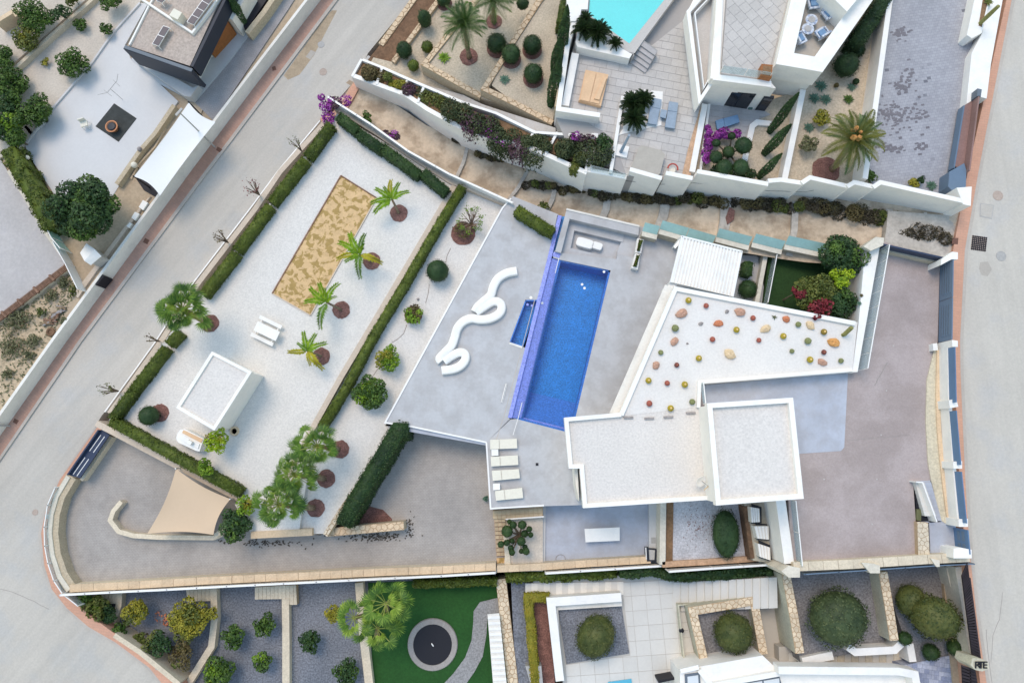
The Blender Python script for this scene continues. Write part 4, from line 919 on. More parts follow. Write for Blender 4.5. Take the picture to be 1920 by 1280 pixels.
# house of the NE villa
h = thing('white_villa', 'angular white villa with a prow shaped terrace, top right', 'villa', W(1430, 120, 2.4))
block('wall', [(1338, 148), (1442, 162), (1500, -60), (1362, -60)], 5.6, 1, 'white', h)
block('roof_deck', [(1352, 140), (1440, 152), (1490, -60), (1365, -60)], 5.75, 5.4, 'tile_joint', h)
P = XY([(1352, 138), (1438, 150), (1486, -40), (1366, -40)], 5.75); tiles(h, P, 5.75, .72, .72, math.radians(-52), 'tile_grey', stagger=.5, th=.02)
wall('parapet', None, [(1352, -60), (1343, 145), (1446, 158)], 6.0, 5.5, .45, 'white', parent=h)
panel_fence('glass_balustrade', 'clear glass balustrade on the villa roof terrace', [(1350, 136), (1440, 149)], 6.0, 6.9, 'glass_clear', 'white_metal', th=.02, rail=False, pw=.02)
block('wall', [(1289, 22), (1309, 190), (1336, 150), (1352, -60), (1330, -60)], 4.4, 1, 'white', h)
block('floor', [(1298, 22), (1314, 178), (1334, 140), (1346, -20), (1330, -40)], 4.5, 4.3, 'tile_grey', h)
wall('parapet', None, [(1345, -40), (1291, 22), (1312, 188), (1340, 146)], 5.2, 4, .28, 'white', parent=h)
wall('parapet', None, [(1352, -60), (1345, 60), (1338, 148)], 5.9, 4.4, .45, 'white', parent=h)
wall('kerb_rail', None, [(1345, -20), (1303, 24), (1320, 165), (1334, 138)], 5.25, 4.6, .08, 'white_metal', parent=h)
# facade down to the lower court
fa = [(1310, 195), (1356, 199), (1413, 206), (1420, 205), (1460, 206), (1511, 172)]
block('wall', [(1310, 195, 2.3), (1426, 206, 2.3), (1440, 150, 5.4), (1338, 145, 5.4)], 5.5, 2, 'white', h)
block('wall', [(1455, 116, 6.2), (1542, 130, 6.2), (1640, -10, 6.2), (1640, -60, 6.2), (1470, -60, 6.2)], 5.2, 2, 'white', h)
PR = [(1484, -60), (1459, 112), (1534, 124), (1640, -30)]
block('prow_floor', [(1520, -40), (1480, 105), (1530, 118), (1640, -40)], 5.5, 5.0, 'cover_taupe', h)
wall('parapet', None, [(1512, -60), (1472, 110), (1535, 121), (1655, -50)], 6.6, 4.8, 1.05, 'white', parent=h)
block('wall', [(1545, -20), (1588, 22), (1640, -40)], 7.4, 5, 'white', h)
# windows of that facade: dark openings with frames, on the lower court
def opening(parent, p, q, z0, z1, push=.06, frame=True, name='window', m='glass_dark'):
    a, b = W(*p, z0).xy, W(*q, z0).xy; o = mk(name, *band([a, b], push, -.06, z1, z0), 'dark_metal', parent)
    d = (b-a).normalized(); n = max(1, round((b-a).length/1.0))
    for k in range(n):
        u, v = a.lerp(b, k/n)+d*.05, a.lerp(b, (k+1)/n)-d*.05; mk('pane', *band([u, v], push+.03, -.08, z1-.08, z0+.05), m, o)
opening(h, (1350, 196), (1400, 203), 2.35, 4.5, .14); opening(h, (1416, 205), (1434, 207), 2.35, 4.3, .14)
mk('wall_lamp', *box_v((W(1407, 201, 3.4).x, W(1407, 201, 3.4).y-.1, 3.3), (.3, .12, .15), 0), 'green_plate', h)
# prow furniture: two round tables, four chairs
def lounge_chair(label, px, py, z, rot):
    c = W(px, py, z+.4); t = thing('armchair', label, 'armchair', (0, 0, 0), 'silver and blue terrace chairs'); WL[t.name] = Vector((0, 0, 0))
    mk('seat', *box_v((0, 0, .3), (.75, .7, .14)), 'silver_paint', t); mk('backrest', *box_v((0, .38, .35), (.8, .12, .5)), 'silver_paint', t)
    mk('cushion', *box_v((0, .05, .44), (.5, .45, .1)), 'cushion_blue', t)
    for s in (-1, 1): mk('armrest', *box_v((s*.4, .05, .4), (.1, .6, .16)), 'silver_paint', t); mk('leg', *tube_v([(s*.3, -.25, 0), (s*.3, -.25, .3)], .03, 5), 'white_metal', t); mk('leg', *tube_v([(s*.3, .3, 0), (s*.3, .3, .3)], .03, 5), 'white_metal', t)
    t.location = (c.x, c.y, z); t.rotation_euler = (0, 0, rot); WL[t.name] = Vector(t.location)
for a in [('patterned silver armchair cut by the top edge', 1526, 8, 5.5, .1), ('patterned silver armchair at the right of the round tables', 1552, 26, 5.5, -1.0), ('patterned silver armchair nearest the prow tip', 1540, 62, 5.5, -2.6), ('small patterned armchair half under the left parapet', 1501, 72, 5.5, 2.0)]: lounge_chair(*a)
for (x, y, l) in [(1522, 37, 'upper of two round silver tables on the prow terrace'), (1515, 54, 'lower of two round silver tables on the prow terrace')]:
    c = W(x, y, 6.0); t = thing('round_table', l, 'table', (c.x, c.y, 5.5)); mk('tabletop', *lathe_v((c.x, c.y, 5.95), [(.02, 0), (.42, 0), (.44, .04), (.40, .05)], 24), 'silver_paint', t); mk('tray', *lathe_v((c.x, c.y, 6.0), [(.02, 0), (.24, 0), (.25, .03)], 18), 'hatch_grey', t); mk('pedestal', *tube_v([(c.x, c.y, 5.5), (c.x, c.y, 5.95)], [.16, .05], 8), 'white_metal', t)
t = thing('wood_planter', 'orange timber planter box in the roof terrace corner', 'planter', W(1438, 132, 5.8)); block('box', [(1428, 120), (1449, 122), (1447, 146), (1426, 142)], 6.5, 5.8, 'wood_door', t); block('soil', [(1431, 123), (1447, 125), (1445, 142), (1429, 139)], 6.52, 6.4, 'brown_soil', t)
# NE courtyard: pool deck, pit, walls
slab('pool_deck', [(1088, -60), (1078, 45), (1082, 80), (1190, 103), (1183, 110), (1205, 76), (1260, 0), (1300, -60)], 3.7, 2, 'tile_joint')
PD_ = XY([(1112, -40), (1104, 30), (1100, 45), (1190, 100), (1207, 76), (1290, -40)], 3.7)
hole = XY([(1110, -60), (1104, 28), (1180, 82), (1262, -20), (1290, -60)], 3.7)
block('coping', [(1100, 26), (1098, 60), (1150, 92), (1190, 100), (1207, 75), (1262, 0), (1285, -30), (1248, -3), (1180, 82), (1104, 28)], 3.73, 3.2, 'tile_grey', None, kind='structure')
t = thing('swimming_pool', 'bright turquoise swimming pool at the top edge', 'swimming pool', W(1170, 30, 3)); block('basin', [(1110, -60), (1104, 28), (1180, 82), (1248, -3), (1290, -60)], 3.72, 3.6, 'pool_cyan', t); block('water_surface', [(1110, -60), (1104, 28), (1180, 82), (1248, -3), (1290, -60)], 3.735, 3.725, 'water', t)
block('planter_wall', [(1079, 78), (1082, 88), (1180, 110), (1185, 102), (1160, 88), (1100, 60), (1086, 45)], 3.85, 2.5, 'white', None, label='white planter wall with cycads at the turquoise pool corner', cat='planter wall')
wall('pit_wall', 'white L shaped bench wall around the sunbed pit', [(1092, -30), (1086, 12), (1065, 78), (1047, 204), (1125, 216)], 4.0, 1.5, .36, 'white', cat='wall')
wall('pit_wall', 'stone faced strip outside the white bench wall', [(1075, 44), (1061, 95), (1042, 200)], 3.6, 1, .2, 'stone_wall', cat='wall')
wall('bench', 'white bench inside the sunbed pit', [(1079, 100), (1060, 198)], 3.4, 2.9, .55, 'white', cat='bench')
block('pit_pool_wall', [(1062, 0), (1078, -40), (1106, -40), (1102, 18), (1090, 18), (1086, 40), (1070, 40)], 4.1, 3, 'white', None, label='white raised wall left of the turquoise pool', cat='wall')
court = thing('tiled_court', 'pale tiled court around the loungers of the white villa', 'floor', W(1200, 200, 2.9))
CP = XY([(1080, 112), (1184, 116), (1232, 78), (1330, 0), (1370, -50), (1300, 60), (1318, 192), (1290, 335), (1175, 330), (1150, 260), (1062, 205)], 2.9)
tiles(court, CP, 2.9, .95, .62, math.radians(-12), 'tile_grey', gap=.03, th=.02)
t = thing('stairs', 'five grey steps beside the turquoise pool', 'stairs', W(1208, 95, 2.9))
for k in range(5):
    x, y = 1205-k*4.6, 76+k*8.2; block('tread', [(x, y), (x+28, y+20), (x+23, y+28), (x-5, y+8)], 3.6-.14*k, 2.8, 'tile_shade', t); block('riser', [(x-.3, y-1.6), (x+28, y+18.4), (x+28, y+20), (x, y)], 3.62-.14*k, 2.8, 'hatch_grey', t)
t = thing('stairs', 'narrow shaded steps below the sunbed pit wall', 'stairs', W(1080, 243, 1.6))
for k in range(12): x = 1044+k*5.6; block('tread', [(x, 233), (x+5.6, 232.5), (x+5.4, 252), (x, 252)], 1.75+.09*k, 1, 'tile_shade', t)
t = thing('daybed', 'large pale timber daybed in the sunken terrace', 'daybed', W(1110, 165, 2.9)); block('base', [(1098, 131), (1141, 140), (1127, 199), (1085, 188)], 3.3, 2.92, 'wood_pale', t)
block('mattress', [(1099, 133), (1118, 137), (1105, 191), (1088, 187)], 3.38, 3.3, 'wood_pale', t); block('mattress', [(1119, 137), (1136, 141), (1123, 195), (1106, 191)], 3.38, 3.3, 'wood_pale', t); block('headrest', [(1134, 144), (1138, 145), (1124, 187), (1114, 185)], 3.5, 3.38, 'wood_pale', t)
def sunbed(label, q, z, m, name='sun_lounger', grp='blue sun loungers'):
    t = thing(name, label, 'sun lounger', W(*q[0], z), grp); a, b, c, d = q; L = lambda p, r, u: (p[0]+(r[0]-p[0])*u, p[1]+(r[1]-p[1])*u)
    block('frame', q, z+.22, z+.02, m, t); block('backrest', [a, b, L(b, c, .35), L(a, d, .35)], z+.36, z+.22, m, t); block('mattress', [L(a, d, .36), L(b, c, .36), c, d], z+.32, z+.22, m, t)
sunbed('left hand grey blue lounger beside the cycads', [(1223, 183), (1241, 187), (1231, 234), (1214, 231)], 2.92, 'cushion_grey')
sunbed('right hand grey blue lounger near the clay strip', [(1255, 190), (1272, 193), (1265, 241), (1247, 238)], 2.92, 'cushion_grey')
t = thing('side_table', 'small blue side table between the two loungers', 'side table', W(1242, 215, 2.92)); block('top', [(1240, 205), (1251, 207), (1248, 222), (1237, 219)], 3.3, 3.22, 'cushion_grey', t); block('base', [(1241, 207), (1249, 208), (1247, 220), (1239, 218)], 3.22, 2.92, 'cushion_blue', t)
sunbed('single bright blue lounger on the shaded lower court', [(1342, 226), (1345, 243), (1387, 229), (1383, 215)], 2.33, 'cushion_blue', grp=None)
slab('lower_court', [(1310, 195), (1430, 206), (1445, 215), (1412, 228), (1402, 262), (1322, 250)], 2.33, 2, 'tile_joint')
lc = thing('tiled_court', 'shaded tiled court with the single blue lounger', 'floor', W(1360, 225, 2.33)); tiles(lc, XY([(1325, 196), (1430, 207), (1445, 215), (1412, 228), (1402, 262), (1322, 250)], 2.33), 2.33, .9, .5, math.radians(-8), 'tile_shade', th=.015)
wall('garden_wall', 'white wall between the clay strip and the shaded court', [(1322, 195), (1298, 322)], 3.1, 1, .42, 'white'); wall('garden_wall', 'thin white rail wall beside the shaded court', [(1330, 195), (1312, 330)], 2.7, 1, .18, 'white')
wall('garden_wall', 'curved white kerb path beside the cypress hedges', [(1447, 232), (1420, 229), (1411, 236), (1402, 275), (1394, 310)], 2.5, 1, .42, 'white'); wall('garden_wall', 'long thin white wall between the cypress bed and palm bed', [(1506, 168), (1487, 260), (1470, 342)], 3.4, 1, .42, 'white')
block('clay_strip', [(1318, 195), (1312, 205), (1290, 280), (1278, 332), (1294, 335), (1318, 212)], 2.95, 2, 'clay_brick', None, kind='structure')
t = thing('spa_cover', 'rounded taupe spa cover by the white boundary wall', 'spa cover', W(1215, 300, 2.9)); block('cover', [(1203, 273), (1210, 274), (1240, 282), (1247, 290), (1238, 325), (1230, 331), (1186, 322), (1184, 312), (1198, 276)], 3.5, 2.9, 'cover_taupe', t)
t = thing('outdoor_shower', 'white outdoor shower tray with slanting column', 'shower', W(1167, 285, 2.9)); block('tray', [(1158, 270), (1180, 275), (1175, 296), (1151, 290)], 3.05, 2.9, 'white', t); a = W(1164, 285, 3.05); mk('column', *tube_v([a, Vector((a.x+.35, a.y+.45, 4.9))], [.13, .09], 8), 'cushion_grey', t)
t = thing('red_chair', 'round red chair by the white stepped wall', 'chair', W(1260, 320, 2.9)); c = W(1260, 319, 3.2); mk('seat', *lathe_v((c.x, c.y, 3.2), [(.02, 0), (.25, 0), (.25, .05)], 16), 'cushion_cream', t); mk('backrest', *tube_v([(c.x+.36*math.cos(a), c.y+.36*math.sin(a), 3.5) for a in [i*.35-.4 for i in range(11)]], .06, 6), 'red_plastic', t); mk('leg', *tube_v([(c.x, c.y, 2.9), (c.x, c.y, 3.2)], .1, 6), 'red_plastic', t)
block('planter_wall', [(1158, 255), (1222, 170), (1243, 172), (1240, 235), (1205, 242), (1165, 252)], 2.96, 2.9, 'white', None, kind='structure')
slab('cycad_bed', [(1170, 175), (1210, 168), (1212, 238), (1168, 246)], 2.99, 2.9, 'white')
wall('garden_wall', 'thin white wall running from the cycads to the glass', [(1168, 180), (1145, 325)], 3.2, 2.5, .25, 'white')
wall('garden_wall', 'white wall left of the small clipped bush', [(1118, 250), (1106, 318)], 3.1, 2, .3, 'white')
panel_fence('glass_balustrade', 'clear glass balustrade above the white spa wall', [(1106, 318), (1172, 334)], 3.0, 3.8, 'glass_clear', 'white_metal', rail=False, pw=.02)
# drive wall of the NE villa with sloped white face, east wall, brown gate
wall('drive_wall', 'tall white wall between the palm bed and cobbled drive', [(1683, -60), (1668, 8), (1643, 190), (1622, 335)], 4.2, 2, .38, 'white', cat='wall')
t = thing('street_wall', 'wide white street wall beside the cobbled drive', 'wall', W(1850, 100, 2.5)); block('wall', [(1840, -60), (1813, 66), (1822, 72), (1841, 62), (1870, -60)], 3.6, 2, 'white', t); block('wall', [(1878, -60), (1880, 0), (1858, 120), (1850, 185), (1838, 182), (1812, 195), (1822, 100), (1842, 62), (1856, -60)], 3.3, 2, 'white', t)
block('soil', [(1846, -20), (1835, 48), (1841, 51), (1858, -20)], 3.62, 3, 'brown_soil', t)
t = thing('sliding_gate', 'long brown sliding gate in a dark frame', 'gate', W(1805, 270, 2.5)); wall('gate_leaf', None, [(1836, 180), (1818, 320)], 4.0, 2.55, .10, 'gate_brown', parent=t, zref=4.0); block('gate_floor', [(1808, 198), (1833, 182), (1815, 318), (1789, 312)], 3.3, 2.6, 'gate_brown', t)
wall('frame', None, [(1834, 182), (1813, 320)], 3.36, 2.7, .12, 'steel_blue', parent=t); wall('frame', None, [(1808, 198), (1789, 315)], 3.36, 2.7, .1, 'steel_blue', parent=t); block('post', [(1833, 166), (1841, 168), (1839, 182), (1832, 180)], 4.0, 2.5, 'fascia_edge', t)
block('letter_cabinet', [(1780, 322), (1808, 306), (1812, 320), (1811, 350), (1792, 364), (1778, 350)], 3.7, 2.5, 'steel_blue', None, label='slate blue metal gate housing at the white wall corner', cat='cabinet')
# ---- fence and low wall along the gully on the garden side
wall('garden_wall', 'beige garden wall under the white fence by the gully', [(628, 200), (700, 245), (770, 292), (845, 340), (880, 352), (960, 385)], ZG+.15, -4, .4, 'curb_beige')
panel_fence('white_fence', 'long thin white metal fence along the gully', [(620, 192), (700, 243), (768, 292), (845, 335), (905, 362), (962, 388)], ZG+.1, ZG+1.0, 'white_metal', 'white_metal', th=.04, step=1.5)
t = wall('garden_wall', 'beige roadside coping left of the gravel garden', [(612, 226), (525, 322), (478, 392), (372, 530), (300, 642), (205, 775)], ZG-.1, -4, .40, 'curb_beige')
wall('kerb_rail', 'thin white rail edging the left road by the hedge', [(600, 226), (520, 322), (468, 392), (362, 530), (290, 642), (196, 772)], ZG-.3, -4, .10, 'white', cat='railing')
wall('garden_wall', 'long beige coping beside the middle hedge', [(852, 348), (780, 470), (700, 605), (640, 705), (590, 795), (500, 960)], ZG+.12, -3, .42, 'curb_beige')
wall('terrace_edge', 'white metal edge between gravel strip and blue terrace', [(958, 372), (942, 390), (722, 792), (770, 799), (912, 829)], ZT+.06, -2.7, .12, 'white_metal', cat='edging')
wall('terrace_edge', 'grey blue parapet ledge above the paved parking court', [(768, 803), (912, 829)], ZT-.15, -2.7, .45, 'porch_concrete', cat='parapet')
stone_wall('stone_wall', 'cream stone wall on the left of the tall court hedge', [(738, 806), (690, 885), (640, 955), (610, 1003)], ZS+.35, -4, .38, cell='stone_cream', mort='mortar_tan')
stone_wall('stone_wall', 'freestanding pinkish stone wall end in the courtyard', [(612, 998), (757, 985)], ZC+1.3, -4, .62, cell='stone_tan', mort='mortar')
wall('stone_wall', 'beige wall under the fan palms', [(470, 1003), (585, 997)], ZG+.1, -4, .5, 'stone_tan')
wall('stone_wall', 'beige diagonal wall right of the tan shade sail', [(458, 945), (440, 975), (403, 1004)], ZG-.3, -4, .35, 'stone_cream')
wall('garden_wall', 'beige retaining wall below the lower left hedge', [(180, 793), (330, 872), (455, 938)], ZG-.1, -4, .45, 'curb_beige')
# curved stone kerb in the court
wall('stone_kerb', 'curved cream stone kerb wall under the tan shade sail', [(227, 940), (212, 958), (206, 975), (222, 996), (250, 1004), (300, 1007), (400, 1008), (418, 1000)], -1.9, -4, .34, 'stone_cream')
t, P = sail('shade_sail', 'tan shade sail over the lower left court', [(330, 878), (432, 935), (400, 1002), (276, 1000)], [-.1, -.1, -.3, -.2], 'sail_tan', .3, .10)
for p in P[:2]: mk('post', *tube_v([(p.x, p.y, -2.6), (p.x, p.y, p.z+.1)], .05, 6), 'white_metal', t)
# curved wall of the lower left corner
CW = [(178, 812), (112, 900), (97, 937), (90, 985), (93, 1030), (107, 1075), (128, 1105)]
t = thing('curved_wall', 'curved cream rubble wall round the lower left court', 'wall', W(100, 1000, -2.6)); V, F = band(XY([(134, 893), (112, 930), (102, 965), (99, 1000), (104, 1040), (117, 1078), (133, 1102)], -1.7), .4, -.45, -1.7, -4); mk('wall', V, F, 'stone_wall', t); V, F = band(XY([(128, 893), (106, 930), (96, 965), (93, 1000), (98, 1040), (111, 1080), (129, 1106)], -1.6), .15, -.18, -1.6, -1.72); mk('coping', V, F, 'cap_cream', t)
panel_fence('glass_fence', 'pale glass fence on the curved pavement corner', [(118, 912), (104, 945), (98, 985), (99, 1020), (105, 1052), (116, 1084), (132, 1108), (160, 1130)], -2.2, -1.3, 'glass_clear', 'white_metal', rail=True)
t = thing('entrance_gate', 'navy roadside gate with four pale lines', 'gate', W(165, 850, ZC))
ga, gb = W(193, 803, ZC+.1), W(131, 892, ZC+.1); o = mk('gate_leaf', *band([W(184, 806, -.9).xy, W(126, 890, -.9).xy], .05, -.05, -.9, ZC), 'gate_navy', t)
block('gate_bed', [(191, 804), (205, 815), (150, 896), (128, 890)], -1.2, -1.32, 'gate_navy', t)
d = (gb-ga); nn = Vector((-d.y, d.x, 0)).normalized()
for u0, u1 in ((.08, .42), (.56, .92)):
    for s in (0, 1): x0, y0, x1, y1 = 191-62*u0+s*7, 806+88*u0+s*3, 191-62*u1+s*7, 806+88*u1+s*3; wall('grille_line', None, [(x0+3, y0+2), (x1+3, y1+2)], -1.17, -1.2, .05, 'white_metal', parent=t)
wall('gate_track', 'cream kerb inside the navy gate', [(208, 818), (152, 900)], -1.9, -4, .25, 'stone_cream', cat='kerb')
# south wall with separate coping stones and white fence panels
sw = thing('south_wall', 'long tan stone boundary wall below the courtyard', 'wall', W(550, 1085, -2.6))
SWP = [(130, 1103), (220, 1098), (325, 1092), (390, 1088), (435, 1086), (540, 1081), (660, 1075), (745, 1071), (830, 1068), (930, 1062)]
V, F = band(XY(SWP, -1.5), .28, -.28, -1.62, -6); mk('wall', V, F, 'stone_cream', sw)
PP = XY(SWP, -1.5)
for i in range(len(PP)-1):
    n = max(1, round((PP[i+1]-PP[i]).length/.85))
    for k in range(n): mk('coping_stone', *band([PP[i].lerp(PP[i+1], (k+.01)/n), PP[i].lerp(PP[i+1], (k+.99)/n)], .26+rng.uniform(0, .02), -.26, -1.5+rng.uniform(-.02, .02)+.04*(i % 2), -1.62), 'stone_tan', sw)
panel_fence('white_fence', 'long white metal fence outside the tan south wall', [(128, 1110), (220, 1105), (325, 1100), (435, 1094), (540, 1089), (660, 1083), (745, 1079), (830, 1075), (930, 1069)], -2.0, -1.05, 'white_metal', 'white_metal', step=2.4)
sw = thing('south_wall', 'tan stone wall below the lower patio with the white table', 'wall', W(1080, 1060, -2.6)); PP = XY([(932, 1066), (1015, 1062), (1100, 1056), (1220, 1049)], -1.5); V, F = band(PP, .25, -.25, -1.6, -6); mk('wall', V, F, 'stone_cream', sw)
for i in range(3):
    n = max(1, round((PP[i+1]-PP[i]).length/.85))
    for k in range(n): mk('coping_stone', *band([PP[i].lerp(PP[i+1], (k+.01)/n), PP[i].lerp(PP[i+1], (k+.99)/n)], .25, -.25, -1.5+rng.uniform(-.02, .02), -1.6), 'stone_tan', sw)
panel_fence('white_fence', 'white metal fence below the lower patio wall', [(1022, 1070), (1150, 1062), (1240, 1056)], -1.9, -.95, 'white_metal', 'white_metal', step=2.6)
wall('south_wall', 'brown topped wall below the grey gravel bed', [(1242, 1058), (1330, 1053), (1432, 1046)], -.4, -6, .4, 'clay_brick')
panel_fence('white_fence', 'glass and white steel fence below the grey gravel bed', [(1248, 1066), (1330, 1060), (1440, 1053)], -.9, .2, 'glass_milk', 'white_metal', step=2.4)
sw = thing('south_wall', 'cream stone wall along the bottom of the paved east court', 'wall', W(1600, 1050, 2.6))
PP = XY([(1488, 1062), (1600, 1057), (1740, 1048), (1818, 1044)], 3.3); V, F = band(PP, .28, -.28, 3.2, -2); mk('wall', V, F, 'stone_cream', sw)
for i in range(3):
    n = max(1, round((PP[i+1]-PP[i]).length/1.0))
    for k in range(n): mk('coping_stone', *band([PP[i].lerp(PP[i+1], (k+.01)/n), PP[i].lerp(PP[i+1], (k+.99)/n)], .3, -.3, 3.3+rng.uniform(-.01, .01), 3.2), 'stone_cream', sw)
for (q, l) in [([(1478, 1060), (1500, 1064), (1500, 1082), (1479, 1082), (1465, 1070)], 'cream stone pillar at the white wall end of the east court'), ([(1615, 1054), (1640, 1056), (1650, 1060), (1650, 1074), (1632, 1074)], 'cream stone pillar in the middle of the east court wall'), ([(1745, 1046), (1762, 1050), (1762, 1062), (1756, 1062)], 'small cream pillar near the blue street door')]: block('pillar', q, 3.45, -2, 'cap_cream', None, label=l, cat='pillar')
panel_fence('blue_rail_fence', 'grey blue metal fence below the east court wall', [(1500, 1072), (1625, 1064), (1745, 1056), (1812, 1053)], 2.5, 3.3, 'steel_blue', 'steel_blue', th=.04)

# ================================================================== MAIN VILLA
v = thing('modern_villa', 'flat roofed white villa with gravel roofs beside the blue pool', 'villa', W(1300, 800, 0))
CA = [(1268, 538), (1608, 604), (1598, 696), (1312, 719), (1312, 762), (1165, 780)]
ZRF = 3.6
block('wall', [(1280, 553), (1600, 612), (1590, 690), (1312, 712), (1312, 790), (1190, 790), (1176, 776)], 3.4, -3, 'white', v)
block('roof', CA, ZRF, 3.38, 'roof_gravel_white', v)
wall('parapet', None, [(1165, 778), (1267, 541), (1604, 606)], ZRF+.22, 3.3, .30, 'white', parent=v)
wall('parapet', None, [(1598, 693), (1312, 716), (1310, 764)], ZRF+.22, 2.7, .24, 'white', parent=v)
wall('ledge', None, [(1264, 541), (1160, 782)], 3.0, 2.85, .7, 'white_dirty', side=1 if False else -1, parent=v)
wall('ledge', None, [(1256, 545), (1153, 782)], 2.7, 2.5, .12, 'white_metal', parent=v)
# glass sliders of the west front
a, b = W(1262, 548, 3.0).xy, W(1164, 776, 3.0).xy
o = mk('window', *band([a, b], .05, -.05, 2.85, .05), 'dark_metal', v)
for k in range(6):
    p, q = a.lerp(b, (k+.03)/6), a.lerp(b, (k+.97)/6); mk('pane', *band([p, q], .09, -.09, 2.75, .12), 'glass_dark', o)
MB = [(1061, 785), (1165, 776), (1312, 762), (1345, 934), (1093, 951), (1086, 878), (1067, 877)]
block('wall', [(1066, 788), (1320, 770), (1350, 925), (1097, 944), (1090, 874), (1072, 873)], 3.4, -3, 'white', v)
block('roof', MB, ZRF-.02, 3.36, 'roof_gravel', v)
wall('parapet', None, [(1165, 777), (1062, 786), (1070, 874), (1091, 874), (1097, 948), (1340, 932)], ZRF+.28, 3.1, .28, 'white', parent=v)
block('wall', [(1077, 876), (1083, 876), (1086, 940), (1080, 912)], 2.6, -3, 'white_dirty', v)
TW = [(1330, 759), (1483, 748), (1503, 930), (1346, 943)]
block('wall', [(1330, 759), (1484, 748), (1504, 930), (1346, 943)], 6.4, 2.0, 'white', v)
block('roof', [(1331, 760), (1483, 749), (1503, 929), (1346, 942)], 6.5, 6.3, 'roof_gravel', v)
wall('parapet', None, [(1331, 760), (1483, 750), (1502, 930), (1347, 942)], 6.85, 6.2, .32, 'white', parent=v, closed=True)
# east strip with balustrade
block('wall', [(1622, 470), (1640, 455), (1650, 460), (1608, 697), (1598, 697), (1610, 604)], 3.55, 1, 'white', v)
panel_fence('glass_balustrade', 'clear glass balustrade along the east edge of the cactus roof', [(1646, 470), (1606, 695)], 2.7, 4.3, 'glass_clear', 'white_metal', step=1.2, rail=True, pw=.02)
panel_fence('glass_balustrade', 'glass balustrade at the left edge of the blue grey porch', [(1314, 718), (1318, 757)], 3.7, 4.4, 'glass_clear', 'white_metal', rail=True, pw=.02)
for i, (x, y) in enumerate([(1178, 782.5), (1217, 784), (1253, 781.5), (1295, 774)]):
    c = W(x, y, 3.62); mk('kerb_stone', *box_v((c.x, c.y, 3.6), (.65, .14, .12), .03), 'rock_grey', label=['flat grey stone block farthest left between the two roofs', 'second flat grey stone block between the two roofs', 'third flat grey stone block between the two roofs', 'right hand stone block by the porch parapet'][i], cat='stone block', group='stone blocks between the roofs')
# satellite dish
c = W(1313, 901, 4.4); t = thing('satellite_dish', 'white satellite dish on the main gravel roof by the tower', 'satellite dish', (c.x, c.y, 3.6))
V, F = lathe_v((0, 0, 0), [(.01, .0), (.2, .02), (.36, .07), (.42, .1), (.40, .11), (.3, .07), (.01, .02)], 20); Rm = Matrix.Rotation(.5, 3, 'X') @ Matrix.Rotation(.4, 3, 'Y')
mk('dish', [c+Rm @ Vector(p) for p in V], F, 'white', t, smooth=True); mk('mast', *tube_v([(c.x+.2, c.y, 3.6), (c.x+.1, c.y, 4.35)], .03, 6), 'iron', t); mk('feed_arm', *tube_v([(c.x+.1, c.y, 4.4), (c.x+.5, c.y-.35, 4.5)], .02, 5), 'iron', t); mk('bracket', *tube_v([(c.x+.5, c.y-.35, 4.5), (c.x+.2, c.y-.6, 4.5)], .04, 5), 'rock_cream', t)
# drains etc on terrace
for (x, y, l) in [(1007, 870, 'small dark terrace drain right of the cream loungers')]:
    c = W(x, y, 0); mk('floor_drain', *box_v((c.x, c.y, 0), (.2, .2, .03)), 'black', label=l, cat='drain')

# pergola with ribbed roof
t = thing('pergola', 'white ribbed pergola roof beside the cactus roof', 'pergola', W(1320, 500, 0))
q = [(1279, 443), (1391, 471), (1374, 556), (1258, 529)]; P = [W(*p, 3.05) for p in q]
block('roof_sheet', q, 3.0, 2.9, 'white', t)
n = 19
for k in range(n):
    a = P[0].lerp(P[1], (k+.22)/n); b = P[0].lerp(P[1], (k+.78)/n); c_ = P[3].lerp(P[2], (k+.78)/n); d_ = P[3].lerp(P[2], (k+.22)/n); mk('slat', *prism([a.xy, b.xy, c_.xy, d_.xy], 3.09, 3.0), 'white', t)
wall('beam', None, [q[0], q[1]], 3.12, 2.85, .12, 'white_metal', parent=t); wall('beam', None, [q[1], q[2]], 3.12, 2.85, .12, 'white_metal', parent=t); wall('beam', None, [q[3], q[0]], 3.12, 2.85, .12, 'white_metal', parent=t)
for p in q: c = W(*p, 3.0); mk('post', *box_v((c.x, c.y, 0), (.16, .16, 2.9)), 'white_metal', t)
block('awning', [(1276, 446), (1282, 450), (1266, 466), (1263, 462)], 2.8, 2.7, 'white', t); block('awning', [(1258, 528), (1273, 532), (1250, 548), (1245, 545)], 2.8, 2.7, 'white', t)

# ---- pool
t = thing('swimming_pool', 'long deep blue mosaic swimming pool of the main villa', 'swimming pool', W(1060, 640, -1.6))
PO = [(1050, 487), (1145, 507), (1072, 812), (968, 785), (972, 770)]
block('basin_floor', [(1030, 480), (1150, 500), (1085, 830), (955, 790)], -1.55, -2.2, 'mosaic_deep', t)
for (a, b) in [((1050, 487), (1145, 507)), ((1145, 507), (1072, 812)), ((1072, 812), (968, 785))]: mk('basin_wall', *band([W(*a, 0).xy, W(*b, 0).xy], .0, -.14, -.05, -1.6), 'mosaic_blue', t)
block('overflow_shelf', [(1034, 484), (1050, 487), (979, 785), (957, 783)], -.16, -2.2, 'mosaic_lilac', t)
block('overflow_lip', [(1048, 487), (1052, 487.5), (981, 785), (977, 785)], -.06, -2, 'mosaic_blue', t)
for k in range(7): y = 735+k*10; xl, xr = 990-(y-735)*.25, 1096-(y-735)*.26; block('step', [(xl, y-1), (xr, y+24), (xr-26, y+120), (xl-25, y+95)], -1.4+.19*k, -1.6, 'mosaic_blue', t)
block('shallow_shelf', [(976, 781), (1079, 806), (1068, 830), (955, 800)], -.14, -1.6, 'mosaic_lilac', t)
